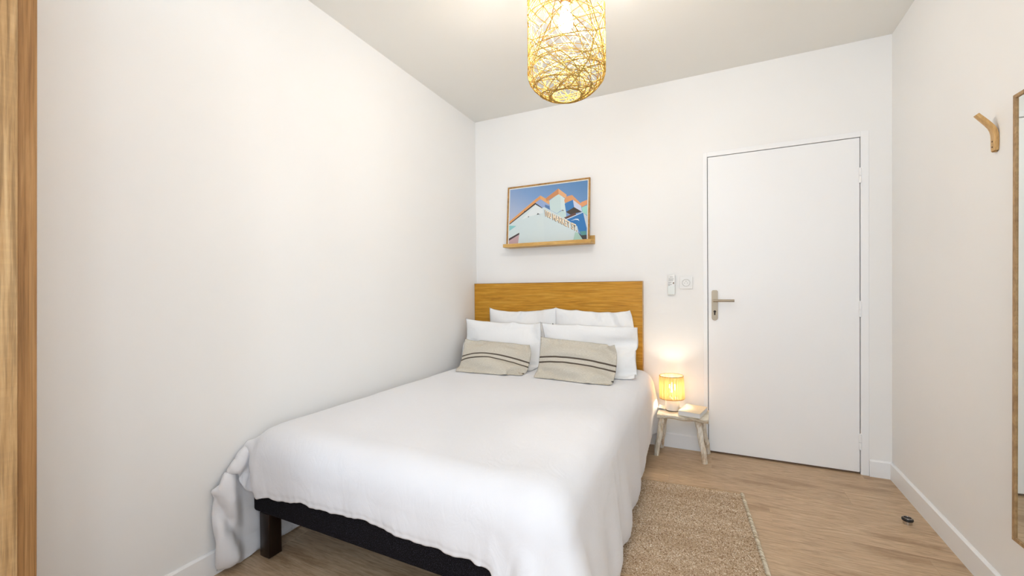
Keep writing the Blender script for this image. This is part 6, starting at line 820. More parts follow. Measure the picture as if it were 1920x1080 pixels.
     2, -2, 0, 0, 3, -1, -2, 2, 1, 28, -3, 0, -1, 2, -2, 3, 0, 0, 1, 3, -1, 0, -3, -1, 2, 16, 2, 1, 1, -1, 2, 2, -3, 4, 0, 3, 1, 0, -3, -1, -3, 6, 7, 1,
     2, -2, 2, -1, 4, 1, -1, 4, 5, -4, -4, -1, -4, 9, -2, 3, -1, 0, 2, -1, 3, -4, 12, -5, 5, -9, 2, 0, -1, 5, 2, 1, -2, -3, 1, 3, -3, 6, -3, 3, -10, 2,
     10, -2, -5, 2, 0, 0, -2, -2, 0, 2, -1, 0, 2, -2, -4, 10, 3, -10, 0, 0, 3, 1, -1, -9, 4, -2, 1, -1, -2, 2, -1, 14, -11, -13, 17, 581, -13, 0, 0, 12,
     -9, -2, 6, -3, -1, 5, 6, -14, 0, 0, 13, 13, 1, -5, 3, -12, 8, 3, -4, 2, 4, 2, 2, 5, -18, -1, -8, 12, 5, 3, -4, 0, 1, 1, -4, 3, 1, 0, -2, -4, 5, -2,
     -4, 20, 4, 1, 0, -2, 1, -3, 2, 0, -1, -4, 0, 0, 3, 1, -2, 31, -1, -1, 0, 0, 0, -2, 2, -4, 0, -4, -1, 1, 4, 1, 1, 34, -1, -1, -1, 1, -2, 2, -3, 1, -1,
     -3, -6, 5, 4, 0, 3, 34, 0, 0, 0, 0, -1, 0, -1, 1, -5, 3, -4, 4, 0, 1, 0, 34, 1, -1, 0, 1, 1, -1, 0, -2, 1, -1, 2, 0, -2, 1, 0, 36, 0, -1, 1, -1, 0,
     0, 0, 0, 0, -1, 0, 0, 1, 0, 0, 37, -3, 1, -1, 2, -2, 0, 1, -1, -1, 2, 1, -2, 1, -6, 5],
}
def unpack(key, ny, nx, q, layers=1):
    """grids stored as differences (whole millimetres), summed up along rows and columns"""
    p = np.array(DATA[key], np.int64).reshape(layers, 3, ny, nx)
    return np.moveaxis(np.cumsum(np.cumsum(p, 2), 3) * q, 1, 3)
def upsample(A, k):
    """Catmull-Rom along both axes"""
    def up(A):
        n = A.shape[0]; P = np.concatenate([2 * A[:1] - A[1:2], A, 2 * A[-1:] - A[-2:-1]])
        out = []
        tt = np.arange((n - 1) * k + 1) / k; i = np.minimum(tt.astype(int), n - 2); f = (tt - i)[:, None, None]
        p0, p1, p2, p3 = P[i], P[i + 1], P[i + 2], P[i + 3]
        return .5 * (2 * p1 + (p2 - p0) * f + (2 * p0 - 5 * p1 + 4 * p2 - p3) * f * f + (3 * p1 - p0 - 3 * p2 + p3) * f ** 3)
    return np.swapaxes(up(np.swapaxes(up(A), 0, 1)), 0, 1)
def blur(A, n):
    for _ in range(n):
        P = np.pad(A, ((1, 1), (1, 1), (0, 0)), mode='edge')
        B = (P[1:-1, :-2] + P[1:-1, 2:] + P[:-2, 1:-1] + P[2:, 1:-1]) / 8 + A * .5
        A = B
    return A
def normals(A):
    du = np.gradient(A, axis=1); dv = np.gradient(A, axis=0); n = np.cross(du, dv)
    return n / (np.linalg.norm(n, axis=-1, keepdims=True) + 1e-12)
def fbm(x, y, seed, f0, oct=4, ax=(1, 1)):
    r = np.random.default_rng(seed); a = np.zeros_like(x); amp = 1
    for o in range(oct):
        for k in range(5):
            th = r.uniform(0, 2 * math.pi); ph = r.uniform(0, 6.28); f = f0 * 2 ** o * r.uniform(.7, 1.4)
            a += amp * np.sin(f * (math.cos(th) * x * ax[0] + math.sin(th) * y * ax[1]) + ph) / 2.2
        amp *= .5
    return a
def smooth(a, b, x): t = np.clip((x - a) / (b - a), 0, 1); return t * t * (3 - 2 * t)

t = NT('white_cotton'); v = t.coords('UV')
c1 = srgb(*(239, 239, 242))
t.val('Base Color', c1); t.val('Roughness', .88); t.val('Specular IOR Level', .2); t.val('Sheen Weight', .08)
n1 = t.noise(t.coords('UV', (9, 5, 1)), 1.6, 5, .55, 1.2)
h = t.math('MULTIPLY', t.math('ABSOLUTE', t.math('SUBTRACT', n1, .5)), -1)
bb1 = t.bump(h, .16, .02)
t.bump(t.noise(t.coords('UV', (900, 900, 1)), 1, 2), .05, .001, bb1)
m_cotton = t.m

S0, T0, DROP = 2.31, 2.16, .55
A = unpack('duvet', 57, 61, .001)[0]
A = upsample(A, 6)
NY, NX = A.shape[:2]
s_ = np.linspace(0, S0, NX)[None, :] + np.zeros((NY, 1)); t_ = np.linspace(0, T0, NY)[:, None] + np.zeros((1, NX))
A[..., 2] += .016 * np.sin(t_ * 2 * math.pi / .33 + 1.2 * fbm(s_ * 0, t_, 41, 3, 2)) * smooth(S0 - .22, S0, s_) * smooth(.2, .6, t_)
Nn = normals(A)
if Nn[NY // 3, NX // 2, 2] < 0: Nn = -Nn
edge = np.minimum.reduce([s_, S0 - s_, t_, T0 - t_])
# wrinkles: hanging folds on the foot and the side, puckers at the hem, slow swells on top
foot = smooth(1.98, 2.08, t_); side = smooth(DROP + 1.36, DROP + 1.46, s_); left = 1 - smooth(.40, .56, s_)
wv = fbm(s_, t_, 3, 7, 3)
rid = lambda p: 1 - 2 * np.abs(np.sin(p))
f1 = rid(s_ * 24 + 2.2 * fbm(s_, t_ * .35, 5, 6, 3)) * smooth(-.2, .9, fbm(s_, t_ * .6, 8, 8, 2))
f2 = rid(t_ * 17 + 2.0 * fbm(s_ * .5, t_, 6, 5, 3)) * smooth(-.3, .9, fbm(s_ * .7, t_, 9, 6, 2))
f3 = rid((s_ + t_) * 20 + 2.4 * fbm(s_, t_, 7, 9, 3)) * smooth(-.1, .8, fbm(s_, t_, 12, 10, 2))
puck = np.sin(s_ * 165 + 1.5 * wv) * np.exp(-((T0 - t_) / .035) ** 2) + np.sin(t_ * 165 + wv) * np.exp(-((S0 - s_) / .035) ** 2)
disp = .0017 * foot * f1 + .0017 * side * f2 + .0052 * left * f3 + .0010 * puck * (1 - left)
big = np.sin(s_ * 2 * math.pi / .155 + 1.6 * fbm(s_, t_ * .5, 31, 4, 2)) * smooth(2.0, 2.2, t_) * (1 - left)
disp += .0050 * big * smooth(-.6, .8, fbm(s_, t_ * .3, 33, 5, 2))
bigs = np.sin(t_ * 2 * math.pi / .27 + 1.8 * fbm(s_ * .5, t_, 35, 3.5, 2)) * smooth(DROP + 1.40, S0, s_)
disp += .011 * bigs * smooth(.3, .9, t_)
disp += .0022 * wv * (1 - foot) * (1 - side) * (1 - left) + .0010 * f3 * foot
top = (1 - foot) * (1 - side) * (1 - left)
disp += .0009 * top * rid(s_ * 9 + t_ * 6 + 2.5 * fbm(s_, t_, 21, 4, 3)) * smooth(.0, .9, fbm(s_, t_, 22, 5, 2))
disp *= np.where(side + foot + left > .02, 1, smooth(.62, .85, t_))
hem = np.exp(-((edge - .016) / .005) ** 2)
half = .0025 + .0125 * (1 - np.exp(-edge / .03)) - .0022 * hem
half = half * np.where(left > .5, .75, 1)
P1 = A + Nn * (half + disp)[..., None]; P2 = A - Nn * half[..., None]
P1[..., 2] = np.maximum(P1[..., 2], .003); P2[..., 2] = np.maximum(P2[..., 2], .002)
lim = AL * (D - P1[..., 1]) + .003
P1[..., 0] = np.maximum(P1[..., 0], np.where(P1[..., 2] < .104, lim + .012, lim)); P2[..., 0] = np.maximum(P2[..., 0], np.where(P2[..., 2] < .104, lim + .0115, lim - .001))
for P in (P1, P2):
    P[..., 1] = np.minimum(P[..., 1], D - .05)
    # squeezed between the wall and the bed base
    bx = np.where(P[..., 0] > .055, .055 + .0245 * np.tanh((P[..., 0] - .055) / .0245), P[..., 0])
    bw = (1 - smooth(.50, .53, s_)) * smooth(1.02, 1.09, P[..., 1]) * (1 - smooth(.36, .44, P[..., 2]))
    P[..., 0] += bw * (bx - P[..., 0])
# inner sheet at a third of the resolution is enough, but the rim must match: use the full grid
V = np.concatenate([P1.reshape(-1, 3), P2.reshape(-1, 3)])
J, I = np.meshgrid(np.arange(NY - 1), np.arange(NX - 1), indexing='ij')
q = np.stack([J * NX + I, J * NX + I + 1, (J + 1) * NX + I + 1, (J + 1) * NX + I], -1).reshape(-1, 4)
nv = NY * NX
F = [q[:, ::-1] if True else q, q + nv]
rim = [j * NX for j in range(NY)] + [(NY - 1) * NX + i for i in range(1, NX)] + [j * NX + NX - 1 for j in range(NY - 2, -1, -1)] + [i for i in range(NX - 2, 0, -1)]
rim = np.array(rim); rn = np.roll(rim, -1)
F.append(np.stack([rim, rn, rn + nv, rim + nv], -1)[:, ::-1])
F = np.concatenate(F)
def fastmesh(name, V, F, UV, mat):
    me = bpy.data.meshes.new(name)
    me.vertices.add(len(V)); me.vertices.foreach_set('co', V.astype(np.float32).ravel())
    me.loops.add(F.size); me.loops.foreach_set('vertex_index', F.astype(np.int32).ravel())
    me.polygons.add(len(F)); me.polygons.foreach_set('loop_start', np.arange(0, F.size, F.shape[1], dtype=np.int32))
    me.polygons.foreach_set('use_smooth', np.ones(len(F), bool))
    me.update(calc_edges=True)
    if UV is not None:
        ul = me.uv_layers.new(name='UVMap'); ul.data.foreach_set('uv', UV[F.ravel()].astype(np.float32).ravel())
    me.validate()
    bm = bmesh.new(); bm.from_mesh(me); bmesh.ops.recalc_face_normals(bm, faces=bm.faces); bm.to_mesh(me); bm.free()
    return link(name, me, mat)
UV = np.stack([s_, t_], -1).reshape(-1, 2); UV = np.concatenate([UV, UV])
duv = tag(fastmesh('duvet', V, F, UV, m_cotton), 'plain white cotton duvet spread over the bed and hanging over its foot', 'duvet')

# ------------------------------------------------------------------ pillows and cushions
def pillow(key, n, m, name, mat, label, cat, group, k=2, wr_=.0016):
    G = unpack(key, m // 2 + 1, n // 2 + 1, .001, 2); k *= 2
    out = []; uu = None
    for s in (0, 1):
        B = upsample(G[s], k); ny, nx = B.shape[:2]
        u = np.linspace(0, 1, nx)[None, :] + np.zeros((ny, 1)); v = np.linspace(0, 1, ny)[:, None] + np.zeros((1, nx))
        Nn = normals(B) * (1 if s == 0 else -1)
        e = np.minimum.reduce([u, 1 - u, v, 1 - v])
        sd = sum(map(ord, key))
        w = rid(u * 9 + v * 5 + 2.2 * fbm(u * 3, v * 3, sd, 2.2, 3)) * smooth(0, .9, fbm(u * 3, v * 3, sd + 1, 2.5, 2))
        pk = np.sin(u * 75 + 3 * v) * np.exp(-(np.minimum(v, 1 - v) / .05) ** 2) + np.sin(v * 60) * np.exp(-(np.minimum(u, 1 - u) / .04) ** 2)
        d = (wr_ * w + .35 * wr_ * pk) * smooth(0, .06, e)
        B = B + Nn * d[..., None]; B[..., 2] = np.maximum(B[..., 2] - (.005 if key[0] == 'c' else .003), .5705 + (.0016 if s == 0 else 0))
        xm = .786 if key[0] == 'b' else .731      # neighbours press flat against each other
        if key == 'back_l' or key == 'front_l': B[..., 0] = np.minimum(B[..., 0], xm - .001)
        if key == 'back_r' or key == 'front_r': B[..., 0] = np.maximum(B[..., 0], xm + .001)
        out.append(B)
    ny, nx = out[0].shape[:2]
    V = np.concatenate([out[0].reshape(-1, 3), out[1].reshape(-1, 3)]); nv = ny * nx
    mp = np.arange(2 * nv)
    for j in range(ny):
        for i in range(nx):
            if i in (0, nx - 1) or j in (0, ny - 1): mp[nv + j * nx + i] = j * nx + i
    J, I = np.meshgrid(np.arange(ny - 1), np.arange(nx - 1), indexing='ij')
    q = np.stack([J * nx + I, J * nx + I + 1, (J + 1) * nx + I + 1, (J + 1) * nx + I], -1).reshape(-1, 4)
    F = np.concatenate([q, mp[(q + nv)[:, ::-1]]])
    UV = np.stack([u, v], -1).reshape(-1, 2); UV = np.concatenate([UV, UV])
    # drop unused
    used = np.unique(F); remap = np.zeros(len(V), int); remap[used] = np.arange(len(used))
    o = fastmesh(name, V[used], remap[F], UV[used], mat)
    tag(o, label, cat, group)
    return o, out[0]
m_pil = m_cotton.copy(); m_pil.name = 'white_pillowcase'
m_pil.node_tree.nodes['Principled BSDF'].inputs['Base Color'].default_value = srgb(250, 250, 250)
gP = 'white pillows at the head of the bed'
pillow('back_l', 34, 32, 'pillow', m_pil, 'white pillow leaning on the headboard, behind the front left pillow', 'pillow', gP)
pillow('back_r', 34, 32, 'pillow', m_pil, 'white pillow leaning on the headboard, behind the front right pillow', 'pillow', gP)
pillow('front_l', 36, 26, 'pillow', m_pil, 'white pillow of the front pair, nearest the left wall', 'pillow', gP)
fr, frg = pillow('front_r', 36, 26, 'pillow', m_pil, 'white pillow of the front pair, on the bedside lamp side', 'pillow', gP)

zp = frg[-1, int(frg.shape[1] * .125)]
o = MB().box((-.003, -.002, -.004), (.003, .002, .004), .001, 1).build('zip_pull', plain('zip_dark', srgb(52, 46, 44), .5), fr); o.location = (zp[0], zp[1] - .003, zp[2] + .001)
t = NT('natural_linen'); uv = t.coords('UV')
wv1 = t.noise(t.coords('UV', (420, 40, 1)), 1, 3); wv2 = t.noise(t.coords('UV', (40, 260, 1)), 1, 3)
f = t.math('ADD', t.math('MULTIPLY', wv1, .5), t.math('MULTIPLY', wv2, .5))
cl = t.ramp(f, [(.35, srgb(184, 175, 159)), (.5, srgb(208, 201, 187)), (.66, srgb(226, 220, 208))])
sx = t.n('ShaderNodeSeparateXYZ'); t.l(uv, sx.inputs[0])
def band(c0, hw):
    d = t.math('ABSOLUTE', t.math('SUBTRACT', sx.outputs[1], c0)); return t.math('LESS_THAN', d, hw)
mask = t.math('MAXIMUM', band(.565, .0175), band(.455, .0175))
tick = t.n('ShaderNodeTexWave', wave_type='BANDS', bands_direction='DIAGONAL'); t.l(t.coords('UV', (1, .35, 1)), tick.inputs['Vector']); tick.inputs['Scale'].default_value = 42
stc = t.ramp(tick.outputs[1], [(.08, srgb(150, 138, 122)), (.28, srgb(58, 46, 40))])
c = t.mix(mask, cl, stc); t.l(c, t.b.inputs['Base Color']); t.val('Roughness', .92); t.val('Specular IOR Level', .15)
t.bump(t.math('ADD', f, mask), .35, .0012)
m_linen = t.m
gC = 'striped linen cushions'
c1_, g1_ = pillow('cushion_l', 30, 18, 'cushion', m_linen, 'oblong beige linen cushion with two dark stripes, nearer the left wall', 'cushion', gC, 3, .0006)
c2_, g2_ = pillow('cushion_r', 30, 18, 'cushion', m_linen, 'oblong beige linen cushion with two dark stripes, nearer the bedside lamp', 'cushion', gC, 3, .0006)
m_tag = plain('dark_label', srgb(70, 62, 58), .8)
for cush, g in ((c1_, g1_), (c2_, g2_)):
    p = g[int(g.shape[0] * .20), -2]
    o = MB().box((-.010, -.001, -.004), (.012, .001, .004)).build('sewn_label', m_tag, cush); o.location = (p[0] - .002, p[1] - .004, p[2]); o.rotation_euler = (0, R(-10), R(-20))

# ------------------------------------------------------------------ picture ledge and picture
m_pine = wood('pale_oak', srgb(190, 142, 70), srgb(216, 172, 100), srgb(232, 192, 124), scale=(3, 30, 30), rough=.45, pores=.3)[0].m
led = tag(empty('picture_ledge', (.70, D, 1.497)), 'narrow oak picture ledge on the back wall above the headboard', 'shelf')
LX0, LX1 = .331 - .70, 1.071 - .70
MB().box((LX0, -.12, 0), (LX1, -.012, .010), .001, 1).build('base_board', m_pine, led)
MB().box((LX0, -.012, 0), (LX1, -.0005, .068), .001, 1).build('back_board', m_pine, led)
MB().box((LX0, -.1295, 0), (LX1, -.12, .0275), .001, 1).build('front_lip', m_pine, led)

FW, FH, FD = .712, .508, .016
pic = empty('framed_print', (.329, D - .0655, 1.5072 + .002))
lean = math.atan2(.042, FH)
pic.rotation_euler = (-lean, 0, 0)
tag(pic, 'oak framed print of a pale building under blue sky, standing on the picture ledge', 'picture')
b = MB(); fw = .0115
m_frame = wood('frame_oak', srgb(150, 108, 54), srgb(184, 138, 78), srgb(204, 160, 98), scale=(14, 14, 14), rough=.45, pores=.3)[0].m
b.box((0, 0, 0), (FW, FD, fw), .0008, 1).box((0, 0, FH - fw), (FW, FD, FH), .0008, 1).box((0, 0, fw), (fw, FD, FH - fw), .0008, 1).box((FW - fw, 0, fw), (FW, FD, FH - fw), .0008, 1)
b.build('frame', m_frame, pic)
MB().box((fw, .007, fw), (FW - fw, .013, FH - fw)).build('mount', plain('white_paper', srgb(243, 240, 232), .6), pic)
# the print: polygons traced in a working frame, mapped to the paper
def homog(src, dst):
    A = []; B = []
    for (x, y), (u, v) in zip(src, dst):
        A += [[x, y, 1, 0, 0, 0, -u * x, -u * y], [0, 0, 0, x, y, 1, -v * x, -v * y]]; B += [u, v]
    h = np.append(np.linalg.solve(np.array(A, float), np.array(B, float)), 1).reshape(3, 3)
    return lambda p: tuple((lambda w: (w[0] / w[2], w[1] / w[2]))(h @ np.array([p[0], p[1], 1.])))
mg = .0085
PX0, PX1, PZ0, PZ1 = fw + mg, FW - fw - mg, fw + mg, FH - fw - mg
hm = homog([(237, 285), (1150, 168), (1122, 880), (200, 938)], [(PX0, PZ1), (PX1, PZ1), (PX1, PZ0), (PX0, PZ0)])
tS = NT('print_sky'); tcs = tS.n('ShaderNodeTexCoord'); sxs = tS.n('ShaderNodeSeparateXYZ'); tS.l(tcs.outputs['Object'], sxs.inputs[0])
ff = tS.math('ADD', tS.math('MULTIPLY', sxs.outputs[0], .75), tS.math('MULTIPLY', sxs.outputs[2], 1.1))
tS.l(tS.ramp(ff, [(.30, srgb(178, 190, 216)), (.62, srgb(128, 162, 208)), (1.0, srgb(92, 138, 188))]), tS.b.inputs['Base Color']); tS.val('Roughness', .5)
POL = [
 ('sky', None, [(237, 285), (1150, 168), (1122, 880), (200, 938)]),
 (0, (212, 226, 228), [(215, 697), (528, 447), (615, 497), (622, 912), (310, 931), (328, 800), (206, 868), (208, 760)]),
 (0, (226, 234, 236), [(360, 640), (528, 470), (612, 505), (618, 560), (460, 600)]),
 (0, (210, 224, 227), [(615, 497), (630, 488), (890, 635), (1012, 712), (1020, 790), (1075, 882), (622, 912)]),
 (0, (172, 208, 196), [(985, 790), (1018, 795), (1075, 882), (960, 890)]),
 (0, (142, 204, 204), [(211, 712), (296, 716), (212, 776)]),
 (1, (72, 58, 60), [(204, 868), (328, 797), (328, 818), (204, 893)]),
 (1, (200, 168, 172), [(204, 893), (326, 822), (310, 930), (200, 937)]),
 (1, (62, 50, 50), [(217, 688), (528, 438), (612, 488), (606, 506), (528, 458), (215, 702)]),
 (2, (226, 160, 98), [(218, 662), (528, 400), (590, 352), (590, 392), (528, 438), (217, 690)]),
 (2, (228, 172, 116), [(590, 352), (692, 412), (692, 462), (588, 394)]),
 (1, (150, 172, 214), [(528, 440), (588, 394), (692, 462), (696, 520), (630, 490), (606, 496)]),
 (1, (92, 128, 178), [(640, 460), (692, 478), (696, 522), (640, 492)]),
 (2, (206, 142, 96), [(648, 388), (802, 268), (804, 336), (662, 420)]),
 (2, (232, 176, 128), [(802, 268), (898, 342), (888, 388), (804, 336)]),
 (1, (202, 222, 222), [(692, 414), (804, 330), (826, 350), (824, 530), (775, 566), (700, 525)]),
 (1, (213, 229, 230), [(826, 346), (876, 388), (886, 592), (842, 530), (824, 530)]),
 (2, (222, 160, 112), [(868, 402), (898, 362), (962, 345), (1066, 448), (1068, 478), (970, 402), (874, 442)]),
 (1, (66, 128, 190), [(872, 450), (970, 400), (982, 492), (885, 548)]),
 (1, (206, 212, 234), [(970, 400), (1062, 470), (1074, 545), (982, 490)]),
 (1, (70, 60, 50), [(885, 548), (982, 490), (1070, 545), (935, 580)]),
 (2, (224, 158, 110), [(1064, 432), (1139, 402), (1137, 456), (1070, 492)]),
 (1, (158, 216, 206), [(1070, 495), (1137, 468), (1132, 588), (1078, 548)]),
 (1, (196, 219, 218), [(775, 568), (842, 530), (886, 560), (886, 612), (860, 622)]),
 (2, (104, 72, 64), [(860, 616), (985, 560), (1003, 570), (1000, 582), (880, 632)]),
 (2, (226, 232, 230), [(888, 632), (1085, 546), (1090, 558), (900, 644)]),
 (2, (48, 120, 186), [(890, 640), (1086, 554), (1124, 740), (1118, 832), (1050, 820), (1012, 718)]),
 (3, (196, 210, 220), [(1086, 554), (1131, 596), (1126, 740), (1120, 720)]),
 (3, (88, 152, 150), [(1040, 780), (1118, 775), (1117, 835), (1060, 830)]),
 (3, (58, 58, 58), [(1018, 790), (1060, 828), (1121, 822), (1121, 882), (1078, 884)]),
 (3, (240, 244, 246), [(935, 656), (995, 630), (1026, 630), (1041, 656), (1020, 643), (992, 640)]),
 (3, (60, 60, 66), [(538, 585), (556, 560), (562, 570), (582, 578), (562, 578)]),
 (3, (50, 50, 54), [(436, 604), (448, 598), (450, 606), (438, 614)]),
 (3, (60, 54, 50), [(392, 541), (402, 533), (404, 540), (394, 546)]),
 (3, (90, 80, 78), [(828, 532), (846, 522), (868, 534), (846, 534)]),
]
bm = bmesh.new(); mats = []
for i, (lv, col, pts) in enumerate(POL):
    z = .0068 - (0 if lv == 'sky' else .00012 * (lv + 1)) - i * .000004
    vs = [bm.verts.new((u, z, w)) for u, w in map(hm, pts)]
    f = bm.faces.new(vs); f.material_index = i
    f.normal_update()
    if f.normal.y > 0: f.normal_flip()
    mats.append(tS.m if col is None else plain('print_%d' % i, srgb(*col), .5))
me = bpy.data.meshes.new('print'); bm.to_mesh(me); bm.free()
prt = link('print', me, mats, pic)
# lettering on the building in the print
cu = bpy.data.curves.new('txt', 'FONT'); cu.body = '100 MARKET ST.'; cu.size = 1; cu.resolution_u = 3; cu.offset = .03
to = bpy.data.objects.new('txt', cu); COL.objects.link(to)
dg = bpy.context.evaluated_depsgraph_get(); dg.update()
tm = bpy.data.meshes.new_from_object(to.evaluated_get(dg)); bpy.data.objects.remove(to)
tv = np.empty(len(tm.vertices) * 3); tm.vertices.foreach_get('co', tv); tv = tv.reshape(-1, 3)
x0, x1, y0, y1 = tv[:, 0].min(), tv[:, 0].max(), tv[:, 1].min(), tv[:, 1].max()
hq = homog([(x0, y1), (x1, y1), (x1, y0), (x0, y0)], [(640, 520), (1010, 702), (1016, 786), (646, 600)])
for nm, off, col, z in (('lettering_shadow', (-6, 3), (92, 70, 56), .00605), ('lettering', (0, 0), (246, 228, 200), .0059)):
    m2 = tm.copy(); m2.name = nm
    for vv, (X, Y, _) in zip(m2.vertices, tv):
        a, b_ = hq((X, Y)); u, w = hm((a + off[0], b_ + off[1])); vv.co = (u, z, w)
    link(nm, m2, plain(nm, srgb(*col), .5), prt)

# ------------------------------------------------------------------ remote and socket on the back wall
rem = tag(empty('remote_control', (1.626, D, 1.173)), 'slim white remote control hung on the back wall beside the socket', 'remote')
MB().box((-.025, -.021, -.073), (.025, -.006, .073), .004, 3).build('case', m_white_pl, rem, angle=40)
MB().box((-.028, -.006, -.060), (.028, -.0005, .0), .002, 1).build('wall_holder', m_white_pl, rem)
MB().box((-.0225, -.0222, -.070), (.0225, -.0208, -.008), .0005, 1).build('sliding_cover', plain('pale_green_grey_cover', srgb(232, 236, 232), .3), rem)
MB().box((-.009, -.0215, .0535), (.011, -.0209, .0575)).build('print_line', m_grey_print, rem)
for z, xa, xb in ((.043, -.017, .016), (.036, -.017, .014), (.029, -.018, .013), (.017, -.020, .002), (.0095, -.020, -.006), (.001, -.020, .004), (-.0045, -.020, -.008)):
    MB().box((xa, -.0215, z - .0016), (xb, -.0209, z + .0016)).build('print_line', m_grey_print, rem)
MB().box((.011, -.0225, .0065), (.0195, -.0208, .0175), .0008, 1).build('button', plain('brown_button', srgb(128, 110, 92), .5), rem)
sk = tag(empty('wall_socket', (1.7235, D, 1.185)), 'square white wall socket beside the door frame', 'socket')
MB().box((-.0425, -.010, -.0425), (.0425, -.0005, .0425), .0025, 2).build('face_plate', m_white_pl, sk)
b = MB(); b.lathe([(.0250, .010), (.0266, .0135), (.0244, .0135), (.0226, .0098), (.0, .0094)], 36, (0, 0, .001), cap=False, M=Matrix.Rotation(R(90), 4, 'X')); b.build('recess', plain('socket_recess', srgb(222, 220, 216), .4), sk, True)
for x in (-.0095, .0095):
    MB().lathe([(.0026, .0096), (.0026, .0108)], 12, (x, 0, -.001), M=Matrix.Rotation(R(90), 4, 'X')).build('hole', plain('socket_hole', srgb(190, 186, 180), .7), sk)
MB().lathe([(.0023, .0096), (.0023, .0165), (.001, .018)], 12, (0, 0, .0125), M=Matrix.Rotation(R(90), 4, 'X')).build('earth_pin', m_steel, sk)

# ------------------------------------------------------------------ rustic stool by the door
t, c, v = wood('whitewashed_wood', srgb(206, 182, 146), srgb(234, 223, 202), srgb(246, 240, 228), scale=(4, 26, 26), rough=.75, pores=.5, cath=1.8, bump=.3)
wr2 = t.noise(t.coords(scale=(9, 22, 22)), 1.2, 5, .65, .6)
c = t.mix(t.ramp(wr2, [(.56, (0, 0, 0, 1)), (.70, (.8, .8, .8, 1))]), c, srgb(178, 132, 82)); t.l(c, t.b.inputs['Base Color'])
m_rustic = t.m
t, c, v = wood('whitewashed_leg_wood', srgb(206, 184, 150), srgb(236, 226, 208), srgb(247, 242, 232), scale=(24, 24, 5), rough=.75, pores=.45, cath=1.6, bump=.3)
wr2 = t.noise(t.coords(scale=(16, 16, 9)), 1.2, 5, .6, .6)
c = t.mix(t.ramp(wr2, [(.54, (0, 0, 0, 1)), (.70, (.75, .75, .75, 1))]), c, srgb(184, 138, 86)); t.l(c, t.b.inputs['Base Color'])
m_rleg = t.m
st = tag(empty('stool', (1.70, 3.03, 0)), 'small rustic whitewashed wooden stool used as bedside table beside the door', 'stool')
# seat slab with wavy live edges
rg = random.Random(2)
bm = bmesh.new(); n = 26; rows = []
for k in range(n + 1):
    x = -.147 + .313 * k / n
    fr_ = -.105 - .006 * math.sin(k * .55 + 1) - rg.uniform(0, .003) + .016 * (k / n) * 0
    bk = .095 + .006 * math.sin(k * .43 + 2.5) + rg.uniform(0, .003)
    zt = .3095 + .0012 * math.sin(k * .8); zb = .2770 - .0018 * math.sin(k * .5 + .7)
    rows.append([bm.verts.new(p) for p in ((x, fr_ + .005, zt - .001), (x, fr_ - .003, zt - .009), (x, fr_, zb + .009), (x, fr_ + .008, zb), (x, bk - .008, zb), (x, bk, zb + .010), (x, bk + .002, zt - .009), (x, bk - .005, zt - .001), (x, (fr_ + bk) / 2, zt))])
for a, b_ in zip(rows, rows[1:]):
    for k in range(9): bm.faces.new((a[k], a[(k + 1) % 9], b_[(k + 1) % 9], b_[k]))
bm.faces.new(rows[0]); bm.faces.new(rows[-1][::-1]); bmesh.ops.recalc_face_normals(bm, faces=bm.faces)
me = bpy.data.meshes.new('seat'); bm.to_mesh(me); bm.free(); o = link('seat', me, m_rustic, st, True); me.set_sharp_from_angle(angle=R(50))
for (fx, fy), (tx, ty) in zip(((1.537, 2.988), (1.845, 2.968), (1.862, 3.158), (1.553, 3.150)), ((1.585, 2.975), (1.800, 2.975), (1.815, 3.085), (1.590, 3.085))):
    pts = []; rr = []
    for k in range(9):
        u = k / 8; pts.append((fx + (tx - fx) * u - 1.70 + .0025 * math.sin(k * 1.7 + fx * 9), fy + (ty - fy) * u - 3.03 + .002 * math.sin(k * 1.3), .283 * u if k else .0))
        rr.append(.0172 + .0030 * u + rg.uniform(-.0010, .0010))
    lg = MB().tube(pts, rr, 10).build('leg', m_rleg, st, angle=60)
    for vv in lg.data.vertices: vv.co.z = max(vv.co.z, 0.0005)

# lamp on the stool
lamp = tag(empty('table_lamp', (1.641, 3.03, .3113)), 'small bedside lamp with raffia string shade on a white pot base', 'lamp')
m_ceram = plain('white_ceramic', srgb(238, 234, 228), .35)
MB().lathe([(.0440, .005), (.0455, .010), (.0460, .078), (.0440, .088), (.030, .092), (.012, .094)], 40).build('base', m_ceram, lamp, angle=50)
MB().lathe([(.0432, 0), (.0432, .005)], 40).build('base_ring', plain('dark_brown_foot', srgb(70, 52, 38), .6), lamp)
MB().lathe([(.011, .094), (.011, .125)], 20).build('lamp_holder', m_white_pl, lamp, angle=50)
em = NT('lamp_bulb_glow'); em.val('Emission Color', (1, .90, .72, 1)); em.val('Emission Strength', 85); em.val('Base Color', (1, .95, .85, 1))
MB().lathe([(.009, .122), (.016, .140), (.021, .160), (.019, .174), (.011, .184), (.003, .187)], 24).build('bulb', em.m, lamp, True)
t = NT('raffia'); tl = t.n('ShaderNodeBsdfTranslucent'); cf = t.n('ShaderNodeBsdfDiffuse'); ms = t.n('ShaderNodeMixShader')
nz = t.noise(t.coords(scale=(160, 160, 4)), 1, 2); col = t.ramp(nz, [(.35, srgb(226, 196, 146)), (.65, srgb(248, 230, 192))])
t.l(col, tl.inputs[0]); t.l(col, cf.inputs[0]); ms.inputs[0].default_value = .6; t.l(cf.outputs[0], ms.inputs[1]); t.l(tl.outputs[0], ms.inputs[2]); t.l(ms.outputs[0], t.out.inputs[0])
m_raf = t.m
SHB, SHT, RB, RT = .084, .237, .0800, .0765
b = MB(); rg = random.Random(8); N = 150
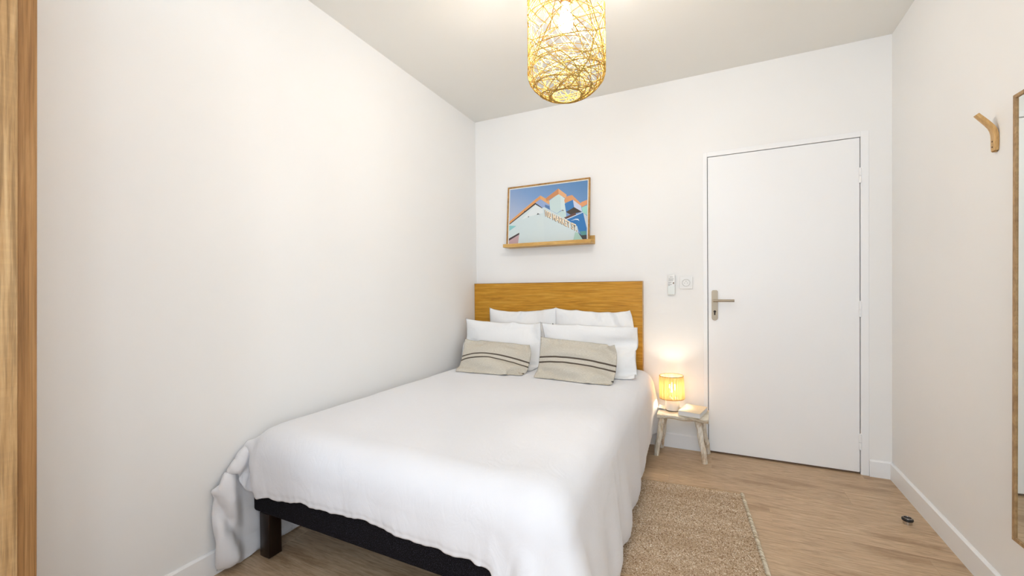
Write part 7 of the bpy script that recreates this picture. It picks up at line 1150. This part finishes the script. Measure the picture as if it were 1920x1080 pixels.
for k in range(N):
    a = 2 * math.pi * (k + rg.uniform(-.25, .25)) / N
    pts = []
    for j in range(4):
        u = j / 3; r_ = RT + (RB - RT) * (1 - u) + .0012 * math.sin(u * math.pi) + rg.uniform(-.0007, .0007)
        aa = a + rg.uniform(-.006, .006)
        pts.append((r_ * math.cos(aa), r_ * math.sin(aa), SHB + (SHT - SHB) * u))
    b.tube(pts, .0019, 5, cap=False)
shd = b.build('shade', m_raf, lamp, True); shd['kind'] = 'stuff'
shd.rotation_euler = (0, R(-1.6), 0)
m_wire = plain('bronze_wire', srgb(150, 112, 62), .5)
for z, r_ in ((SHB, RB), (SHT, RT)):
    ring = [(r_ * math.cos(2 * math.pi * k / 48), r_ * math.sin(2 * math.pi * k / 48), z) for k in range(49)]
    o = MB().tube(ring, .0022, 6, cap=False).build('shade_ring', m_wire, lamp, True); o.rotation_euler = (0, R(-1.6), 0)
b = MB()
for k in range(3):
    a = 2 * math.pi * k / 3 + .3; b.tube([(.011 * math.cos(a), .011 * math.sin(a), .118), (RB * .55 * math.cos(a), RB * .55 * math.sin(a), .100), (RB * math.cos(a), RB * math.sin(a), SHB + .001)], .0012, 5)
b.build('shade_spider', m_wire, lamp, True)

# book and paper on the stool
bk = tag(empty('book', (1.772, 3.003, .3113), R(-12.5)), 'closed pale paperback lying on the stool beside the lamp', 'book')
m_cover = paint('cream_cover', srgb(240, 228, 200), .5, .01, .05); m_pages = paint('page_edges', srgb(232, 230, 228), .8, .2, .03)
bw, bl, bh = .134, .196, .032
MB().box((-bw / 2 + .001, -bl / 2 + .002, .002), (bw / 2 - .002, bl / 2 - .002, bh - .002)).build('page_block', m_pages, bk)
MB().box((-bw / 2, -bl / 2, bh - .002), (bw / 2, bl / 2, bh), .0004, 1).build('cover', m_cover, bk)
MB().box((-bw / 2, -bl / 2, 0), (bw / 2, bl / 2, .002), .0004, 1).build('cover', m_cover, bk)
MB().box((-bw / 2 - .001, -bl / 2, 0), (-bw / 2 + .001, bl / 2, bh), .0006, 1).build('spine', m_cover, bk)
pp = tag(empty('folded_card', (1.571, 3.035, .3113), R(6)), 'small folded white card lying on the stool between lamp and bed', 'card')
v = [(-.022, -.04, 0), (.024, -.04, 0), (.024, .04, .001), (-.022, .04, .001), (-.016, .04, .018), (-.020, -.04, .016), (.022, -.038, .010), (.022, .04, .012)]
me_ = pyd('sheet', v, [(0, 1, 2, 3), (0, 3, 4, 5), (5, 4, 7, 6)], plain('white_card', srgb(242, 240, 236), .7), pp)
sd_ = me_.modifiers.new('thick', 'SOLIDIFY'); sd_.thickness = .0012; sd_.offset = 1

# ------------------------------------------------------------------ rug
rug = tag(empty('rug', (2.036, 2.606, 0), R(4.25)), 'small natural jute rug on the floor beside the bed', 'rug')
RW, RL = .64, .90
t = NT('jute'); geo = t.n('ShaderNodeNewGeometry')
jc = t.ramp(geo.outputs['Random Per Island'], [(0, srgb(140, 110, 82)), (.25, srgb(206, 180, 150)), (.8, srgb(224, 202, 174)), (1, srgb(252, 244, 228))])
bnd = t.noise(t.coords(scale=(1.2, 16, 0)), 1, 3)
jc = t.mix(1, jc, t.ramp(bnd, [(.35, (.88, .84, .80, 1)), (.62, (1.05, 1.05, 1.05, 1))]), 'MULTIPLY')
t.l(jc, t.b.inputs['Base Color']); t.val('Roughness', .95); t.val('Specular IOR Level', .1)
m_jute = t.m
MB().box((-RW, -RL, .0008), (-.004, -.002, .006), .001, 1).build('backing', plain('jute_backing', srgb(176, 146, 114), .95), rug)
NR, NS = 190, 150
ry = RL / NR; rx = RW / NS
# one stitch: a slim lens of six sides
base_v = np.array([(-.5, 0, .15), (0, -.34, .0), (.5, 0, .15), (0, .34, .0), (-.22, 0, .9), (.22, 0, .9)])
base_f = np.array([(0, 1, 4), (1, 5, 4), (1, 2, 5), (2, 3, 5), (3, 4, 5), (3, 0, 4)])
rr = np.random.default_rng(6)
VV = []; n_st = 0
for j in range(NR):
    sgn = 1 if j % 2 == 0 else -1
    x = -RW + rx * (.5 + .5 * (j % 2)) + np.arange(NS) * rx
    x = x[x < -.008]; k = len(x)
    yy = -RL + ry * (j + .5) + .0008 * np.sin(x * 40 + j * .6) + rr.normal(0, .0005, k)
    ang = sgn * R(33) + rr.normal(0, .16, k); L = rx * 1.55 * rr.uniform(.85, 1.15, k); wd = ry * 1.05 * rr.uniform(.85, 1.2, k); hz = .0040 * rr.uniform(.6, 1.25, k)
    ca, sa = np.cos(ang)[:, None], np.sin(ang)[:, None]
    lx = base_v[None, :, 0] * L[:, None]; ly = base_v[None, :, 1] * wd[:, None]
    VV.append(np.stack([x[:, None] + lx * ca - ly * sa, yy[:, None] + lx * sa + ly * ca, .0048 + base_v[None, :, 2] * hz[:, None]], -1).reshape(-1, 3)); n_st += k
VV = np.concatenate(VV); FF = (base_f[None] + 6 * np.arange(n_st)[:, None, None]).reshape(-1, 3)
pile = fastmesh('woven_pile', VV, FF, None, m_jute); pile.parent = rug; pile['kind'] = 'stuff'
# pale whipped cord along the right edge
t = NT('pale_cord'); geo = t.n('ShaderNodeNewGeometry')
t.l(t.ramp(geo.outputs['Random Per Island'], [(0, srgb(178, 158, 128)), (.5, srgb(214, 200, 174)), (1, srgb(236, 226, 206))]), t.b.inputs['Base Color']); t.val('Roughness', .95)
b = MB(); rg = random.Random(3)
k = 0; y = -.002
while y > -RL:
    b.tube([(-.010, y + .004, .0075), (-.003, y + .001, .0120), (.004, y - .004, .0085), (.006, y - .007, .0035)], [.0022, .0034, .0034, .0022], 6)
    y -= .0078 + rg.uniform(-.0006, .0006)
e = b.build('edge_cord', t.m, rug, True); e['kind'] = 'stuff'
m_bind = plain('jute_binding', srgb(196, 166, 130), .95)
for y in (-.003, -RL + .002):
    MB().tube([(x, y + .0008 * math.sin(x * 90), .006) for x in np.linspace(-RW, -.004, 40)], .0038, 6).build('end_binding', m_bind, rug, True)

# ------------------------------------------------------------------ door stop, hook, mirror
ds = tag(empty('door_stop', (2.735, 2.618, 0)), 'small round black and chrome door stop on the floor near the right wall', 'door stop')
MB().lathe([(.0175, 0), (.0175, .015)], 28).build('chrome_base', plain('chrome', srgb(200, 196, 192), .15, 1), ds, angle=40)
MB().lathe([(.0170, .0150), (.0212, .0170), (.0226, .0215), (.0215, .0262), (.0176, .0285)], 32).build('rubber_ring', m_black, ds, True)
b = MB(); b.lathe([(.0176, .0282), (.0168, .0312), (.0138, .0315), (.0128, .0285), (.0128, .0180), (0, .0180)], 32, cap=False); b.build('chrome_cap', plain('chrome_cap', srgb(150, 144, 140), .2, 1), ds, angle=40)
MB().lathe([(.0120, .0182), (.0120, .0210)], 24).build('cap_well', plain('dark_well', srgb(40, 24, 22), .6), ds)

m_hook = wood('hook_oak', srgb(190, 146, 88), srgb(214, 174, 116), srgb(226, 190, 134), scale=(20, 30, 6), rough=.45, pores=.2)[0].m
HY = 2.132
hk = tag(empty('wall_hook', (wr(HY), HY, 1.64)), 'bent wooden coat hook on the right wall beside the mirror', 'hook')
# side profile: flat leg on the wall, then a prong that rises away from it
path = [(-.0065, .000), (-.0068, .020), (-.0068, .045), (-.0075, .060), (-.0105, .074), (-.0165, .088), (-.0260, .102), (-.0400, .120), (-.0560, .140)]
bm = bmesh.new(); rings = []
for i, (x, z) in enumerate(path):
    a = Vector(path[max(i - 1, 0)]); c_ = Vector(path[min(i + 1, len(path) - 1)]); tt = (c_ - a).normalized(); nx_ = Vector((-tt.y, tt.x))
    th = .0062 if i < len(path) - 1 else .0058; hw = (.0145 if i > 0 else .0115) * (1 - .30 * max(0, i - 3) / 5)
    ring = []
    for (u, w_) in ((-1, -.8), (-.8, -1), (.8, -1), (1, -.8), (1, .8), (.8, 1), (-.8, 1), (-1, .8)):
        ring.append(bm.verts.new((x + nx_.x * th * u, hw * w_, z + nx_.y * th * u + (.0 if i else 0.0))))
    rings.append(ring)
# rounded foot
ft = [bm.verts.new((-.0065 + .0062 * u, .0072 * w_ , -.0045)) for (u, w_) in ((-1, -.5), (-.8, -.6), (.8, -.6), (1, -.5), (1, .5), (.8, .6), (-.8, .6), (-1, .5))]
rings = [ft] + rings
for a, b_ in zip(rings, rings[1:]):
    for k in range(8): bm.faces.new((a[k], a[(k + 1) % 8], b_[(k + 1) % 8], b_[k]))
bm.faces.new(rings[0][::-1]); bm.faces.new(rings[-1]); bmesh.ops.recalc_face_normals(bm, faces=bm.faces)
me = bpy.data.meshes.new('hook_body'); bm.to_mesh(me); bm.free(); ho = link('hook_body', me, m_hook, hk, True); me.set_sharp_from_angle(angle=R(40))
for z in (.014, .034):
    MB().lathe([(.0026, 0), (.0026, .0012)], 12, (-.0135, 0, z), M=Matrix.Rotation(R(-90), 4, 'Y')).build('screw', plain('screw_dark', srgb(90, 66, 40), .5), hk)

MY1, MZ0, MZ1 = 1.972, .297, 1.779
my = tag(empty('wall_mirror', (wr(MY1), MY1, MZ0), math.atan2(-AR, 1) * 0), 'tall oak framed mirror hung on the right wall at the right edge', 'mirror')
ang = -math.atan(AR); my.rotation_euler = (0, 0, ang)
m_mf = wood('mirror_oak', srgb(146, 112, 74), srgb(176, 142, 100), srgb(196, 164, 120), scale=(20, 20, 8), rough=.5, pores=.3)[0].m
mw, mh, md, mf = .48, MZ1 - MZ0, .031, .012
for nm, lo, hi in (('frame_rail', (-md, -mw, 0), (-.001, 0, mf)), ('frame_rail', (-md, -mw, mh - mf), (-.001, 0, mh)), ('frame_stile', (-md, -mf, mf), (-.001, 0, mh - mf)), ('frame_stile', (-md, -mw, mf), (-.001, -mw + mf, mh - mf))):
    MB().box(lo, hi, .0008, 1).build(nm, m_mf, my)
MB().box((-.0265, -mw + mf, mf), (-.002, -mf, mh - mf)).build('mirror_glass', plain('mirror_glass', (.82, .85, .82, 1), .03, 1.0), my)

# ------------------------------------------------------------------ woven pendant lamp
PX, PY, PZ = 1.366, 1.60, 1.925
pen = tag(empty('pendant_lamp', (PX, PY, PZ)), 'woven natural wicker pendant lamp hanging from the ceiling', 'lamp')
PR = .1515
prof = [(.058, .000), (.070, .001), (.090, .009), (.113, .024), (.133, .044), (.146, .062), (PR, .080), (PR, .22), (PR, .34), (PR, .42), (.147, .452), (.132, .478), (.105, .499), (.075, .510), (.055, .513)]
pl = [0]
for a, b_ in zip(prof, prof[1:]): pl.append(pl[-1] + math.hypot(b_[0] - a[0], b_[1] - a[1]))
pl = np.array(pl); pr = np.array(prof)
def surf(s, th, off):
    s = np.clip(s, 0, pl[-1]); r = np.interp(s, pl, pr[:, 0]) + off; z = np.interp(s, pl, pr[:, 1])
    return np.stack([r * np.cos(th), r * np.sin(th), z], -1)
t = NT('wicker'); tl = t.n('ShaderNodeBsdfTranslucent'); cf = t.n('ShaderNodeBsdfDiffuse'); ms = t.n('ShaderNodeMixShader')
geo = t.n('ShaderNodeNewGeometry'); col = t.ramp(geo.outputs['Random Per Island'], [(0, srgb(*(186, 150, 72))), (1, srgb(*(230, 202, 128)))])
t.l(col, tl.inputs[0]); t.l(col, cf.inputs[0]); ms.inputs[0].default_value = .22; t.l(cf.outputs[0], ms.inputs[1]); t.l(tl.outputs[0], ms.inputs[2]); t.l(ms.outputs[0], t.out.inputs[0])
m_wick = t.m
rg = np.random.default_rng(12)
VV = []; FF = []; base = 0
def strand(P, r, n=5):
    global base
    T_ = np.gradient(P, axis=0); T_ /= np.linalg.norm(T_, axis=1, keepdims=True) + 1e-9
    rad = P * np.array([1, 1, .0]); rad /= np.linalg.norm(rad, axis=1, keepdims=True) + 1e-9
    b1 = np.cross(T_, rad); b1 /= np.linalg.norm(b1, axis=1, keepdims=True) + 1e-9; b2 = np.cross(b1, T_)
    an = 2 * np.pi * np.arange(n) / n
    ring = P[:, None] + r * (b1[:, None] * np.cos(an)[None, :, None] + b2[:, None] * np.sin(an)[None, :, None])
    m = len(P); VV.append(ring.reshape(-1, 3))
    i, k = np.meshgrid(np.arange(m - 1), np.arange(n), indexing='ij')
    FF.append((np.stack([i * n + k, i * n + (k + 1) % n, (i + 1) * n + (k + 1) % n, (i + 1) * n + k], -1) + base).reshape(-1, 4)); base += m * n
SL = pl[-1]
for k in range(165):
    slope = math.tan(rg.uniform(-1.35, 1.35)); th0 = rg.uniform(0, 2 * math.pi); s = rg.uniform(.01, SL - .01)
    n = int(rg.uniform(26, 64)); step = .011; S = []; Th = []; th = th0; d = math.atan(slope); dirn = 1
    for i in range(n):
        S.append(s); Th.append(th)
        r = max(np.interp(s, pl, pr[:, 0]), .03)
        s += step * math.sin(d); th += dirn * step * math.cos(d) / r; d += rg.normal(0, .06)
        if s < .004 or s > SL - .004: d = -d; s = min(max(s, .004), SL - .004)
    strand(surf(np.array(S), np.array(Th), rg.uniform(-.0028, .0028)), rg.uniform(.0010, .0019))
for s, nn_ in ((.002, 5), (SL - .002, 5)):
    for q_ in range(nn_):
        th = np.linspace(0, 2 * math.pi, 61) + rg.uniform(0, 6)
        strand(surf(s + .003 * np.sin(th * 3 + q_) + rg.uniform(-.001, .004), th, rg.uniform(-.003, .003)), .0016)
for q_ in range(8):   # denser wraps where the bottom turns in
    th = np.linspace(0, 2 * math.pi * rg.uniform(.4, 1), 50) + rg.uniform(0, 6)
    strand(surf(rg.uniform(.01, .13) + .02 * np.sin(th * rg.uniform(.6, 1.6)), th, rg.uniform(-.003, .003)), .0015)
sh = fastmesh('woven_shade', np.concatenate(VV), np.concatenate(FF), None, m_wick); sh.parent = pen; sh['kind'] = 'stuff'
zs = .365                                          # bottom of the lamp holder
m_hold = plain('dark_brown_holder', srgb(72, 44, 18), .5)
MB().lathe([(.019, zs), (.021, zs + .004), (.021, zs + .052), (.012, zs + .062), (.004, zs + .070)], 24).build('lamp_holder', m_hold, pen, angle=50)
b = MB()
for k in range(4):
    a = math.pi / 2 * k + .5; b.tube([(.020 * math.cos(a), .020 * math.sin(a), zs + .046), (.08 * math.cos(a), .08 * math.sin(a), zs + .085), (.105 * math.cos(a), .105 * math.sin(a), .497)], .0016, 6)
b.lathe([(.034, zs + .010), (.036, zs + .016), (.030, zs + .030), (.021, zs + .034)], 24)
b.build('shade_carrier', m_hold, pen, angle=50)
em = NT('filament_bulb_glow'); em.val('Emission Color', (1, .94, .87, 1)); em.val('Emission Strength', 355); em.val('Base Color', (1, .95, .85, 1))
MB().lathe([(.012, zs), (.014, zs - .016), (.024, zs - .046), (.030, zs - .072), (.027, zs - .092), (.016, zs - .106), (.004, zs - .111)], 28).build('bulb', em.m, pen, True)
MB().tube([(0, 0, zs + .068), (0, 0, H - PZ - .03)], .003, 8).build('cord', m_white_pl, pen, True)
MB().lathe([(.045, H - PZ - .0005), (.045, H - PZ - .024), (.036, H - PZ - .032), (.006, H - PZ - .034)], 32).build('ceiling_rose', m_white_pl, pen, angle=40)
